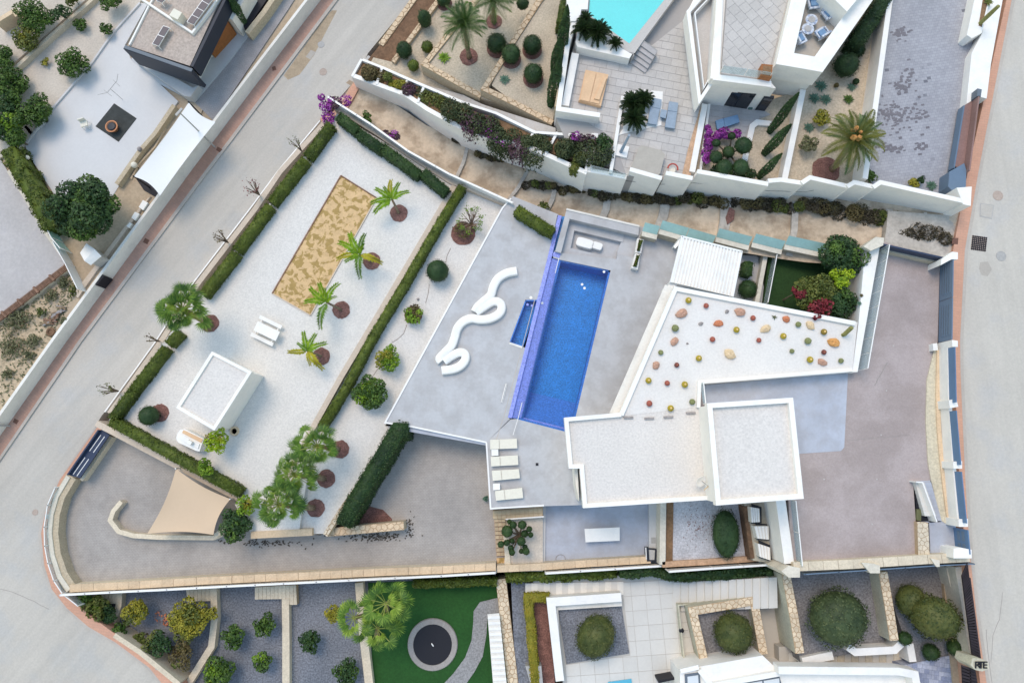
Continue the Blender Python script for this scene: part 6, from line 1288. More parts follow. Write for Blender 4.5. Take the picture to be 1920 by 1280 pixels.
c2 = W(811, 1208, ZSL+.2); mk('bird_feather', *sphere_v((c2.x, c2.y, ZSL+.22), .14, 8, 5, 0, 1.2, .4, .3, -.9), 'white', label='small white feather lying in the middle of the trampoline', cat='feather')
# ivy side: white L wall planter, patio tiles
t = thing('planter_wall', 'broad white L shaped wall round the first slate bed', 'wall', W(1030, 1150, -3)); wall('wall', None, [(1050, 1276), (1033, 1128), (1165, 1119)], -1.9, -3.2, .62, 'white', parent=t); wall('step', None, [(1047, 1262), (1040, 1137), (1166, 1129)], -2.4, -3.2, .5, 'white_dirty', parent=t)
tp = thing('tiled_patio', 'pale large tiled patio of the lower right villa', 'floor', W(1230, 1180, -3)); tiles(tp, XY([(1060, 1246), (1182, 1228), (1166, 1092), (1290, 1085), (1300, 1150), (1290, 1150), (1312, 1236), (1270, 1250), (1270, 1340), (1070, 1340)], -3.0), -3.0, 1.08, 1.08, .07, 'tile_white', gap=.03, stagger=0, th=.02)
tp = thing('stair_flight', 'wide pale stairs rising towards the right above the patio', 'stairs', W(1350, 1110, -3))
for k in range(13): x = 1262+k*15; block('tread', [(x, 1092-k*.8), (x+15, 1091-k*.8), (x+16, 1145-k*.5), (x, 1146-k*.5)], -2.92+.16*k, -4, 'tile_white', tp)
tp = thing('stair_flight', 'pale stair strip under the ivy, above the white L wall', 'stairs', W(1080, 1100, -3))
for k in range(16): x = 985+k*11.5; block('tread', [(x, 1093-k*.2), (x+11.5, 1093-k*.2), (x+11.5, 1116-k*.1), (x, 1117-k*.1)], -2.95+.02*(k % 2), -4, ['tile_white', 'white_dirty'][k % 2], tp)
tp = thing('stair_flight', 'beige stairs below the largest clipped bush', 'stairs', W(1570, 1230, -1))
for k in range(17): x = 1480+k*13; block('tread', [(x, 1224-k*.6), (x+13, 1223-k*.6), (x+13, 1255-k*.5), (x, 1256-k*.5)], -1.95+.06*k, -3, ['tile_white', 'cap_cream'][k % 2], tp)
wall('bed_wall', 'greenish cream wall under the crazy paved planter', [(1286, 1262), (1272, 1134), (1415, 1122)], -2.3, -3.2, .1, 'stone_green', cat='wall')
st_('stone_wall', 'crazy paved U shaped planter wall round the second slate bed', [(1322, 1246), (1299, 1145), (1414, 1126), (1432, 1226)], -1.4, -3.2, .62, face='stone_green', sp=.36)
st_('stone_wall', 'crazy paved wall at the left of the largest clipped bush bed', [(1474, 1076), (1488, 1150), (1500, 1224)], .1, -3, .62, face='stone_green', sp=.36)
st_('stone_wall', 'crazy paved wall between the two right hand slate beds', [(1656, 1072), (1666, 1130), (1677, 1200)], .9, -3, .62, face='stone_green', sp=.36)
wall('bed_wall', 'cream wall right of the last slate bed', [(1777, 1062), (1800, 1150), (1818, 1240)], 1.1, -2, .3, 'cap_cream', cat='wall'); wall('bed_wall', 'cream street wall beside the dark louvred fence', [(1797, 1062), (1812, 1150), (1826, 1238)], 2.0, -2, .45, 'cap_cream', cat='wall')
wall('bed_wall', 'white wall under the largest clipped bush, left piece', [(1505, 1240), (1562, 1228)], -.2, -2, .55, 'white', cat='wall'); wall('bed_wall', 'white wall under the largest clipped bush, right piece', [(1590, 1212), (1604, 1222), (1678, 1218), (1690, 1206)], .4, -2, .5, 'white', cat='wall')
wall('bed_wall', 'short white wall between ramp and last slate bed', [(1706, 1206), (1712, 1240)], .3, -2, .5, 'white', cat='wall')
block('pier_box', [(985, 1248), (1015, 1248), (1020, 1300), (1000, 1300)], -2.4, -3.4, 'hatch_grey', None, label='grey box at the end of the yellow hedge', cat='box')
block('terrace_pool', [(1140, 1278), (1184, 1272), (1190, 1330), (1140, 1330)], -2.9, -3.1, 'pool_teal', None, kind='structure')
# its white house roofs
h = thing('white_house', 'white house with stepped roofs at the lower right edge', 'house', W(1500, 1290, -3))
block('roof', [(1275, 1260), (1306, 1250), (1430, 1228), (1462, 1258), (1680, 1252), (1700, 1256), (1712, 1300), (1712, 1400), (1275, 1400)], .2, -3, 'white', h)
wall('parapet', None, [(1312, 1256), (1335, 1285), (1462, 1262)], .6, .1, .35, 'white', parent=h); wall('parapet', None, [(1276, 1258), (1310, 1250)], .5, .1, .3, 'white', parent=h); wall('parapet', None, [(1460, 1256), (1685, 1258), (1716, 1264), (1722, 1300)], 1.2, .1, .5, 'white', parent=h)
o = block('window', [(1284, 1264), (1312, 1260), (1315, 1300), (1286, 1300)], .32, .1, 'fascia_edge', h); block('pane', [(1289, 1268), (1309, 1265), (1311, 1300), (1290, 1300)], .36, .3, 'glass_milk', o)
o = block('window', [(1365, 1284), (1462, 1268), (1470, 1300), (1365, 1300)], .32, .1, 'fascia_edge', h)
for k in range(3): block('pane', [(1368+k*32, 1286-k*5.2), (1397+k*32, 1281-k*5.2), (1399+k*32, 1300), (1370+k*32, 1300)], .36, .3, 'glass_milk', o)
for (q, l) in [([(1234, 1275), (1266, 1269), (1267, 1273), (1235, 1280)], 0)]: block('black_frame', q, -1.6, -3, 'black', None, label='black framed garden furniture at the bottom edge', cat='furniture')
c = W(1277.5, 1181, -2.4); t = thing('garden_light', 'black round garden light on the pale patio', 'lamp', (c.x, c.y, -3)); mk('shade', *lathe_v((c.x, c.y, -2.4), [(.18, 0), (.19, .08), (.02, .14)], 16), 'black', t); mk('stem', *tube_v([(c.x, c.y, -3), (c.x, c.y, -2.4)], .03, 6), 'black', t); mk('arm', *tube_v([(c.x, c.y, -2.42), (c.x+.5, c.y, -2.42)], .02, 5), 'iron', t)
# louvred street fence
def louvre(label, a0, a1, b0, b1, z0, z1, n, name='louvred_fence', cat='fence'):
    t = thing(name, label, cat, W(*a0, z0)); 
    mk('back_panel', *band([W(*a0, z0).xy, W(*b0, z0).xy], .04, -.04, z1, z0), 'louver', t)
    for k in range(n):
        u = k/n; p, q = (a0[0]+(b0[0]-a0[0])*u, a0[1]+(b0[1]-a0[1])*u), (a1[0]+(b1[0]-a1[0])*u, a1[1]+(b1[1]-a1[1])*u); v = u+.62/n
        r, s = (a1[0]+(b1[0]-a1[0])*v, a1[1]+(b1[1]-a1[1])*v), (a0[0]+(b0[0]-a0[0])*v, a0[1]+(b0[1]-a0[1])*v); block('slat', [(p[0]+1, p[1]), (q[0], q[1]+3), (r[0], r[1]+3), (s[0]+1, s[1])], z1, z1-.06, 'louver', t)
    block('base_panel', [a0, a1, b1, b0], z1-.16, z1-.2, 'black', t); return t
louvre('long dark louvred fence beside the right pavement', (1803, 1078), (1814, 1052), (1822, 1226), (1838, 1234), 2.5, 3.4, 32)
louvre('dark louvred gate under the letters at the bottom right', (1803, 1246), (1829, 1254), (1806, 1310), (1838, 1310), 2.5, 3.4, 10, 'louvred_gate', 'gate')
sgn = thing('stone_sign_wall', 'cream stone entrance block carrying black upright letters', 'sign wall', W(1835, 1240, 2.5)); block('wall', [(1824, 1233), (1838, 1234), (1853, 1240), (1855, 1252), (1842, 1258), (1828, 1255), (1820, 1246)], 4.0, 2.3, 'stone_green', sgn)
for i, chh in enumerate('RTIE'):
    cu = bpy.data.curves.new('letter', 'FONT'); cu.body = chh; cu.size = .66; cu.extrude = .03
    tmp = bpy.data.objects.new('letter_tmp', cu); C.objects.link(tmp); dg = bpy.context.evaluated_depsgraph_get(); me = bpy.data.meshes.new_from_object(tmp.evaluated_get(dg)); bpy.data.objects.remove(tmp)
    me.materials.clear(); me.materials.append(M('black')); c = W(1827+i*5, 1252, 4.05); lo = link_mesh('letter', me, sgn, (c.x, c.y, 4.05), (math.radians(12), 0, 0))
# cream walls and platforms in the slate gardens
for (q, w, l) in [([(224, 1106), (222, 1135), (206, 1178)], .45, 'cream path wall nearest the curved pavement'), ([(400, 1100), (402, 1160), (396, 1212), (352, 1282), (330, 1330)], .50, 'bent cream path wall between first and second slate garden'), ([(535, 1122), (536, 1200), (536, 1300)], .55, 'straight cream path wall between second and third slate garden'), ([(673, 1092), (680, 1180), (694, 1300)], .62, 'cream wall on the left of the lawn')]: wall('garden_wall', l, q, ZSL+.6, -6, w, 'stone_cream')
for (q, l) in [([(175, 1110), (222, 1106), (230, 1106), (224, 1131), (178, 1131)], 'cream plank platform at the left end of the slate gardens'), ([(349, 1103), (398, 1099), (394, 1126), (352, 1127)], 'cream plank platform between first and second slate gardens'), ([(478, 1100), (555, 1096), (557, 1133), (543, 1133), (541, 1122), (478, 1123)], 'cream plank platform between second and third slate gardens')]:
    t = thing('platform', l, 'platform', W(*q[0], ZSL)); block('base', q, ZSL+.55, -6, 'mortar', t); tiles(t, XY(q, ZSL+.55), ZSL+.55, .30, 3, .05, 'stone_cream', gap=.02, stagger=0, th=.03, name='plank')
wall('garden_wall', 'low cream edge wall beside the curved pavement below', [(214, 1190), (262, 1222), (335, 1282)], ZR+.3, -6, .35, 'stone_cream')

def crack(name, label, pts, z, w=.02):
    P = []; 
    for i in range(len(pts)-1):
        for k in range(4): u = k/4; P.append(W(pts[i][0]+(pts[i+1][0]-pts[i][0])*u+rng.uniform(-.6, .6), pts[i][1]+(pts[i+1][1]-pts[i][1])*u+rng.uniform(-.6, .6), z).xy)
    P.append(W(*pts[-1], z).xy); mk(name, *band(P, w, -w, z+.004, z-.02), 'iron', kind='structure')
crack('road_crack', '', [(0, 1103), (30, 1112), (62, 1126), (92, 1142)], ZR+.004, .015); crack('road_crack', '', [(1880, 1110), (1874, 1160), (1862, 1190), (1858, 1240)], ZE+.004, .012); crack('road_crack', '', [(1849, 1180), (1853, 1230), (1862, 1290)], ZE+.004, .015); crack('court_joint', '', [(1588, 825), (1650, 820), (1706, 815)], 2.606, .012); crack('court_joint', '', [(1664, 680), (1650, 705), (1640, 722)], 2.606, .03)
mk('cable', *tube_v([W(x, y, z) for x, y, z in [(962, 252, 2.3), (1000, 285, 1.9), (1060, 312, 1.9), (1105, 330, 2.0), (1180, 340, 2.0), (1240, 346, 2.2), (1300, 343, 2.4), (1380, 352, 2.5), (1440, 358, 2.5), (1510, 360, 2.8), (1526, 357, 2.9)]], .012, 5), 'dark_metal', label='thin dark cable strung along the white gully wall', cat='cable')
for (x, y, z), wd in zip([(1675, 648, 2.6), (1662, 732, 2.6), (1652, 815, 2.6), (1644, 898, 2.6), (1545, 898, 2.6), (1635, 982, 2.6)], ['nearest the blue gate', 'right of the roof corner', 'on the long paving joint', 'left of the street stairs', 'nearest the tower corner', 'lowest, near the cream court wall']): c = W(x, y, z); mk('stud_light', *lathe_v((c.x, c.y, z), [(.05, 0), (.05, .015), (.02, .02)], 10), 'tile_grey', label='small round ground light in the paved east court, '+wd, cat='ground light', group='round lights set in the east court paving')

# ================================================================== PLANTS
# clipped balls and cones: (label, x, y, r, ground z, material, kwargs)
NWB = [('tall dark clipped cone between the first stone walls, upper', 796, 36, 13, -.7, dict(squash=1.7, sy=1.0, lift=.1)), ('dark clipped egg shaped bush nearest the left road', 758, 94, 15, -.7, dict(squash=1.15)),
 ('small bright green ball right of the egg shaped bush', 801, 88, 11, -.7, dict(m='l_hedge')), ('small bright green ball below the egg shaped bush', 775, 123, 11, -.7, dict(m='l_hedge')),
 ('dark ball cut by the top edge above the large palm', 832, -2, 14, -.7, dict(mulch=1)), ('dark clipped ball right of the large date palm', 931, 81, 18.5, .6, dict(mulch=1)),
 ('dark clipped ball with mulch left of the two upper balls', 958, 101, 18.5, 1.5, dict(mulch=1)), ('upper dark clipped ball of the right hand pair', 998, 84, 18, 1.5, dict(mulch=1)), ('lower dark clipped ball of the right hand pair', 1000, 138, 18.5, 1.5, dict(mulch=1)),
 ('small grey green ball near the top edge beside the second palm', 980, 7, 12, 1.5, {}), ('large round dark ball beside the white prow', 1587, 122, 23, 2.45, {}), ('smaller ball between the large ball and the tall hedge', 1609, 95, 12.5, 2.45, {}),
 ('tiny dark round cushion by the agaves', 1605, 153, 5.5, 2.45, {}), ('tiny rust coloured cushion plant by the agaves', 1568.5, 160, 4, 2.45, dict(m='l_brown')),
 ('large dark clipped ball on the gravel strip', 820.5, 508, 22, ZS, dict(leaf=.07)), ('clipped ball with reddish mulch left of the garden house', 279, 779, 19, ZG, dict(m='l_ball', leaf=.08)),
 ('round bush in the side court right of the pergola', 1402, 542, 18, -.3, dict(m='l_hedge_dark')),
 ('egg shaped olive green bush in the first slate bed', 1117, 1192, 39, -2.9, dict(m='l_ball_olive', sx=.9, sy=1.08, rot=-.6, squash=.8, leaf=.12)), ('round olive bush in the second slate bed', 1375.5, 1186, 37, -2.2, dict(m='l_ball_olive', squash=.85, leaf=.12)),
 ('largest round bush, grey green, in the slate bed', 1571.5, 1158, 55, -.6, dict(m='l_ball_grey', squash=.7, leaf=.15, sy=.95)), ('dark green dome behind the yellowish bush', 1709, 1126, 27, 0, dict(m='l_ball_olive', sy=1.15, leaf=.12)),
 ('large yellowish green dome in the last slate bed', 1752, 1157, 44, 0, dict(m='l_ball_olive', sy=.88, rot=-.4, leaf=.15, lift=.4)), ('small dark ball on the white wall corner', 1697, 1196, 12.5, .2, dict(m='l_hedge_dark')),
 ('small dark ball left of the bottom pair', 1746, 1222, 15.5, 0, dict(m='l_hedge_dark')), ('small dark ball right of the bottom pair', 1792.5, 1213, 16, 0, dict(m='l_hedge_dark')),
 ('tiny dark ball at the end of the ivy by the cream pillar', 1443, 1074, 5.5, -.5, dict(m='l_hedge_dark'))]
for l, x, y, r, zg, kw in NWB:
    kw = dict(kw); mu = kw.pop('mulch', 0); t = ball(l, x, y, r, zg, **kw)
    if mu: c = t.location; disc = [(c.x+PX(r*1.02, x, y, zg)*math.cos(a*.3), c.y+PX(r*1.02, x, y, zg)*math.sin(a*.3)) for a in range(21)]; mk('mulch_ring', *prism(disc, zg+.05, zg-.1), 'mulch', kind='structure')
# cloud pruned shrubs: several balls on one trunk
def cloud(label, bx, by, zg, balls, m, cat='cloud pruned shrub'):
    b = W(bx, by, zg); t = thing('cloud_shrub', label, cat, b)
    for (x, y, r, h) in balls:
        c = W(x, y, zg+h); rr = PX(r, x, y, zg+h); d = nr.normal(0, 1, (int(260+500*rr*rr), 3)); d /= np.linalg.norm(d, axis=1, keepdims=True)
        Q = leaf_quads(d*rr*np.array([1, 1, .75])*nr.uniform(.93, 1.03, (len(d), 1)), d, .09, .4, .6); me = quads_mesh('foliage_ball', Q, [m, m], base=sphere_v((0, 0, 0), rr*.92, 14, 8, 0, 1, 1, .75)); link_mesh('foliage_ball', me, t, c)
        mk('branch', *tube_v([b, (b+c)/2+Vector((0, 0, -.1)), c], [.09, .06, .04], 6), 'trunk', t)
cloud('cloud pruned grey green shrub with round heads by the purple flowers', 1368, 290, 2.3, [(1394, 273, 17.5, 1.6), (1343, 295, 13, 1.5), (1358, 313, 15.5, 1.8), (1389, 313, 16, 1.8), (1372, 255, 7.5, 1.2), (1343, 268, 8, 1.3), (1366, 285, 12, .9)], 'l_ball')
def Z3(x, y): return 900+x/9.144, 930+y/9.144
cloud('bonsai like shrub with dark round pads on the pale gravel bed', 974, 1002, -1.9, [(*Z3(465, 600), 11.5, 1.3), (*Z3(570, 490), 7, 1.4), (*Z3(505, 435), 4.5, 1.2), (*Z3(725, 490), 8.5, 1.5), (*Z3(845, 560), 5.5, 1.3), (*Z3(870, 660), 5, 1.2), (*Z3(765, 640), 7, .9), (*Z3(708, 770), 8.5, 1.5), (*Z3(770, 870), 5, 1.2), (*Z3(790, 940), 7, 1.4), (*Z3(710, 940), 4.5, 1.1), (*Z3(360, 820), 6.5, 1.3), (*Z3(460, 795), 6, 1.2), (*Z3(550, 765), 4.5, 1.1), (*Z3(525, 885), 5.5, 1.2), (*Z3(548, 960), 6, 1.4)], 'l_hedge_dark')
# hedges
H = [('hedge piece at the top left corner of the gravel garden', [(619, 231), (575, 292)], 17, ZG+1.0, ZG), ('hedge piece beside the left road, second from the top', [(571, 297), (507, 378)], 17, ZG+1, ZG), ('hedge piece beside the left road, third from the top', [(504, 384), (441, 468)], 17, ZG+1, ZG),
 ('hedge piece beside the left road above the big fan palm', [(440, 473), (378, 552)], 17, ZG+1, ZG), ('short hedge piece under the big fan palm', [(334, 622), (314, 645)], 17, ZG+1, ZG), ('hedge piece below the big fan palm', [(308, 652), (247, 731)], 17, ZG+1, ZG), ('lowest hedge piece along the left road', [(246, 732), (207, 785)], 17, ZG+1, ZG),
 ('long hedge above the tan shade sail, from corner to corner', [(206, 789), (330, 858), (448, 923)], 19, ZG+1, ZG), ('darker hedge piece by the gully, nearest the magenta flowers', [(634, 216), (668, 243)], 19, ZG+1, ZG), ('darker hedge piece by the gully, middle', [(672, 248), (716, 279)], 20, ZG+1, ZG), ('darker hedge piece by the gully, with purple twig', [(716, 276), (785, 326)], 20, ZG+1, ZG), ('darker hedge piece by the gully, lowest', [(792, 322), (836, 359)], 20, ZG+1, ZG),
 ('long narrow hedge between gravel garden and gravel strip', [(866, 348), (810, 440), (760, 528), (700, 626), (650, 722), (602, 800)], 15, ZS+1.0, ZS), ('clipped hedge at the upper edge of the blue terrace', [(968, 391), (1000, 412), (1037, 434)], 20, 1.0, 0),
 ('tall hooked dark hedge between stone wall and paved court', [(764, 807), (745, 806), (706, 872), (665, 938), (642, 984)], 32, ZC+3.0, ZC)]
HM = ['l_hedge']*8+['l_hedge_dark']*4+['l_hedge', 'l_hedge', 'l_hedge_dark']
for (l, p, w, z1, z0), m in zip(H, HM): hedge(l, p, w, z1, z0, m, wob=.05)
hedge('tall dark cypress hedge along the white drive wall', [(1668, -20), (1640, 30), (1612, 74)], 26, 4.6, 2.4, 'l_ball', name='cypress_hedge'); ball('oval dark clipped hedge on the grey gravel bed', 1361, 1000, 31, -.7, 'l_ball', squash=.55, sx=.84, sy=1.5, name='oval_hedge', cat='hedge'); hedge('yellow green hedge strip beside the slate strip', [(1030, 1120), (990, 1121), (996, 1180), (1005, 1300)], 17, -2.3, -3.4, 'l_hedge_yellow')
hedge('dark hedge behind the ribbed pergola', [(1405, 490), (1402, 515)], 18, 1.0, -.3, 'l_hedge_dark'); hedge('olive green hedge at the left edge of the photo', [(12, 278), (35, 320), (65, 370), (92, 425)], 30, .6, -1.2, 'l_hedge', wob=.18, leaf=.18)
hedge('green conifer row left of the turquoise pool, cut by the top edge', [(1062, -15), (1050, 40)], 14, 3.2, 1.5, 'l_hedge', wob=.1)
# slender cypresses that lean outward because they are tall
def cypress(label, bx, by, tx, ty, zg, h, rpx, m='l_tree_dark'):
    b, tp = W(bx, by, zg), W(tx, ty, zg+h); t = thing('cypress', label, 'cypress', b); r = PX(rpx, bx, by, zg); n = int(2200*r*h*.9)
    u = nr.uniform(0, 1, n)**.9; th = nr.uniform(0, 6.283, n); rr = r*np.clip(np.sin(np.pi*np.minimum(1, .18+u*.82))**.7, .03, 1)*(1+.1*np.sin(th*3+u*9))*nr.uniform(.85, 1.05, n); ax = np.array(tp-b)
    P = np.outer(u, ax)+np.column_stack([rr*np.cos(th), rr*np.sin(th), np.zeros(n)]); D = np.column_stack([np.cos(th), np.sin(th), .5+0*th]); me = quads_mesh('crown', leaf_quads(P, D, .16, .4, .45), [m]); link_mesh('crown', me, t, b); mk('trunk', *tube_v([b, b+(tp-b)*.9], [.12, .03], 6), 'trunk', t)
for a in [('slender cypress in front of the shaded white facade', 1443, 247, 1498, 174, 2.3, 4.2, 8), ('slender cypress in the middle of the clay bed', 1433, 288, 1484, 233, 2.3, 3.6, 8.5), ('lowest slender cypress above the white wall', 1423, 332, 1466, 288, 2.3, 3.0, 7.5), ('tallest dark cypress left of the turquoise pool', 1050, 125, 1064, 10, 1.5, 5.6, 10), ('middle dark cypress left of the sunbed pit', 1040, 145, 1050, 70, 1.5, 4.4, 10), ('lowest dark cypress beside the sunbed pit', 1033, 196, 1050, 108, 1.5, 4.4, 11), ('dark cypress beside the ochre wall stub at the top', 459, 52, 430, -8, -1.1, 4.0, 9)]: cypress(*a)
# palms
date = [frond_mesh('frond_a', 2.3, 'l_palm_date', 30, .26, .45, .35), frond_mesh('frond_b', 2.3, 'l_palm_date', 30, .24, .65, .3), frond_mesh('frond_c', 2.1, 'l_palm', 28, .26, .5, .4)]
gold = [frond_mesh('frond_d', 3.0, 'l_palm_gold', 34, .20, .4, .3), frond_mesh('frond_e', 3.0, 'l_palm_gold', 34, .22, .6, .3), frond_mesh('frond_f', 2.8, 'l_palm_date', 32, .2, .5, .3)]
yng = [frond_mesh('frond_g', 1.85, 'l_palm_bright', 20, .19, .55, .45, .15, flat=True), frond_mesh('frond_h', 1.75, 'l_palm_yellow', 20, .19, .65, .4, .15, flat=True), frond_mesh('frond_i', 1.85, 'l_palm_mid', 20, .18, .55, .45, .13, flat=True)]
fan = [fan_mesh('fan_a', .70, 1.05, 'l_palm'), fan_mesh('fan_b', .62, 1.35, 'l_palm_mid'), fan_mesh('fan_c', .55, .7, 'l_palm_soft', span=220), fan_mesh('fan_g', .66, 1.25, 'l_palm')]
fanb = [fan_mesh('fan_d', .85, 1.2, 'l_palm_mid'), fan_mesh('fan_e', .8, 1.0, 'l_palm_soft'), fan_mesh('fan_f', .8, 1.5, 'l_palm')]
cyc = [frond_mesh('frond_j', 1.2, 'l_cycad', 24, .17, .5, .4, .2, flat=True), frond_mesh('frond_k', 1.1, 'l_cycad', 22, .17, .65, .35, .2, flat=True)]
palm('large grey green date palm on a bare trunk above the stone wall', (880, 108), (869, 46), .6, 4.2, date, 34, el=(-.45, 1.2)); palm('second date palm cut by the top edge', (926, 42), (924, 0), .6, 3.2, date, 28, el=(-.4, 1.1))
palm('golden date palm with orange fruit stalks on the right', (1560, 318), (1601, 262), 2.45, 3.4, gold, 40, el=(-.5, 1.1), sc=(.85, 1.05), tr=.2, crownball=(.28, 'rock_orange'))
for (l, b, tp, h, zm) in [('young bright palm right of the sandy court top', (748, 400), (735, 374), 1.5, [(60, .5, .85, 0), (20, .3, .9, 0), (150, .35, .9, 0), (195, .25, 1.0, 0), (95, .3, .95, 1), (220, .1, 1.05, 0), (125, .7, .7, 0)]),
   ('young bright palm overhanging the middle of the sandy court', (697, 490), (675, 478), 1.6, [(115, .3, 1.1, 0), (150, .3, 1.1, 0), (75, .3, 1.0, 2), (190, .25, 1.1, 1), (275, .3, 1.2, 2), (340, .15, 1.1, 1), (60, .7, .6, 0), (215, .5, .8, 0)]),
   ('young bright palm overhanging the lower sandy court', (640, 581), (613, 567), 1.6, [(55, .35, 1.05, 0), (110, .35, .95, 0), (140, .3, 1.0, 0), (180, .2, 1.0, 0), (262, .3, 1.3, 2), (90, .7, .7, 0), (25, .5, .6, 0)]),
   ('young palm with a yellow drooping frond right of the picnic table', (603, 668), (577, 658), 1.4, [(100, .35, .9, 0), (60, .4, .9, 0), (185, .3, .9, 1), (20, .35, 1.0, 0), (310, .1, 1.1, 1), (285, .3, .7, 1), (140, .6, .6, 0)])]:
    palm(l, b, tp, ZG, h, yng, len(zm), azs=zm, tr=.09); disc_ring('mulch_ring', b[0], b[1], 16.5, ZG, 'mulch', kind='structure')
palm('large round fan palm over the left road hedge', (394, 608), (342, 580), ZG, 4.2, fan, 42, el=(-.4, 1.1), sc=(.95, 1.35), tr=.22, roll=.6); disc_ring('mulch_ring', 394, 606, 17, ZG, 'mulch', kind='structure')
for (l, b, tp) in [('fan palm at the end of the middle hedge, highest of the cluster', (634, 842), (594, 836), ), ('dark fan palm in the middle of the gravel cluster', (608, 897), (552, 890)), ('fan palm lowest of the gravel cluster', (588, 952), (522, 946))]:
    palm(l, b, tp, ZS, 3.2, fan, 32, el=(-.45, 1.0), sc=(.85, 1.3), tr=.17, roll=.7); disc_ring('mulch_ring', b[0]+4, b[1], 17, ZS, 'mulch', kind='structure')
palm('large fan palm beside the lawn wall, upper', (725, 1142), (724, 1131), ZSL, 5.0, fanb, 17, el=(-.45, .7), sc=(.9, 1.15), roll=.6); palm('fan palm beside the lawn wall, left', (690, 1150), (664, 1158), ZSL, 4.2, fanb, 13, el=(-.4, .7), sc=(.8, 1.0), roll=.6); palm('young fan palm over the cream wall, lower', (706, 1190), (708, 1178), ZSL, 4.0, fanb, 11, el=(-.3, .6), sc=(.8, 1.05), roll=.6)
for (l, x, y, s, n, z) in [('dark cycad above the other beside the loungers', 1187, 196, 1, 34, 2.99), ('dark cycad half hidden between the loungers and its neighbour', 1206, 188, .85, 28, 2.99), ('lowest dark cycad beside the loungers', 1189, 224, 1, 34, 2.99), ('largest cycad at the turquoise pool corner', 1120, 62, 1.05, 34, 3.8), ('cycad left of the largest one by the turquoise pool', 1094, 56, .9, 28, 3.8), ('small cycad above the others by the turquoise pool', 1098, 36, .6, 22, 3.8), ('small cycad nearest the turquoise pool steps', 1153, 82, .6, 22, 3.8)]: palm(l, (x, y), (x, y), z, .35, cyc, n+10, name='cycad', el=(-.1, 1.2), sc=(s*.95, s*1.1), tr=.14, cat='cycad')
# agaves and tufts
for a in [('blue green agave nearest the white prow', 1540, 160, 15, 2.45, 'l_agave'), ('left agave of the lower pair', 1528, 183, 14, 2.45, 'l_agave'), ('right agave of the lower pair', 1549, 185, 14, 2.45, 'l_agave'), ('grey green agave by the white drive wall', 1598, 162, 11, 2.45, 'l_agave'), ('small spiky agave left of the golden palm', 1518, 238, 13, 2.45, 'l_agave'), ('dark agave above the golden palm', 1592, 185, 13, 2.45, 'l_tree'),
  ('bright green tuft at the stone wall corner by the date palm', 832, 107, 15, .6, 'l_tree_bright'), ('blue green tuft in the upper gravel terrace', 946, 148, 13, 1.5, 'l_agave'), ('pale spiky agave behind the white zigzag wall', 1748, 347, 13, 2.5, 'l_agave'), ('small red leaved rosette behind the clipped tree', 1617, 553, 5, 3.55, 'l_brown'), ('green rosette on the white ledge by the trees', 1613, 568, 6, 3.55, 'l_agave')]: rosette(*a, n=26, up=.6)
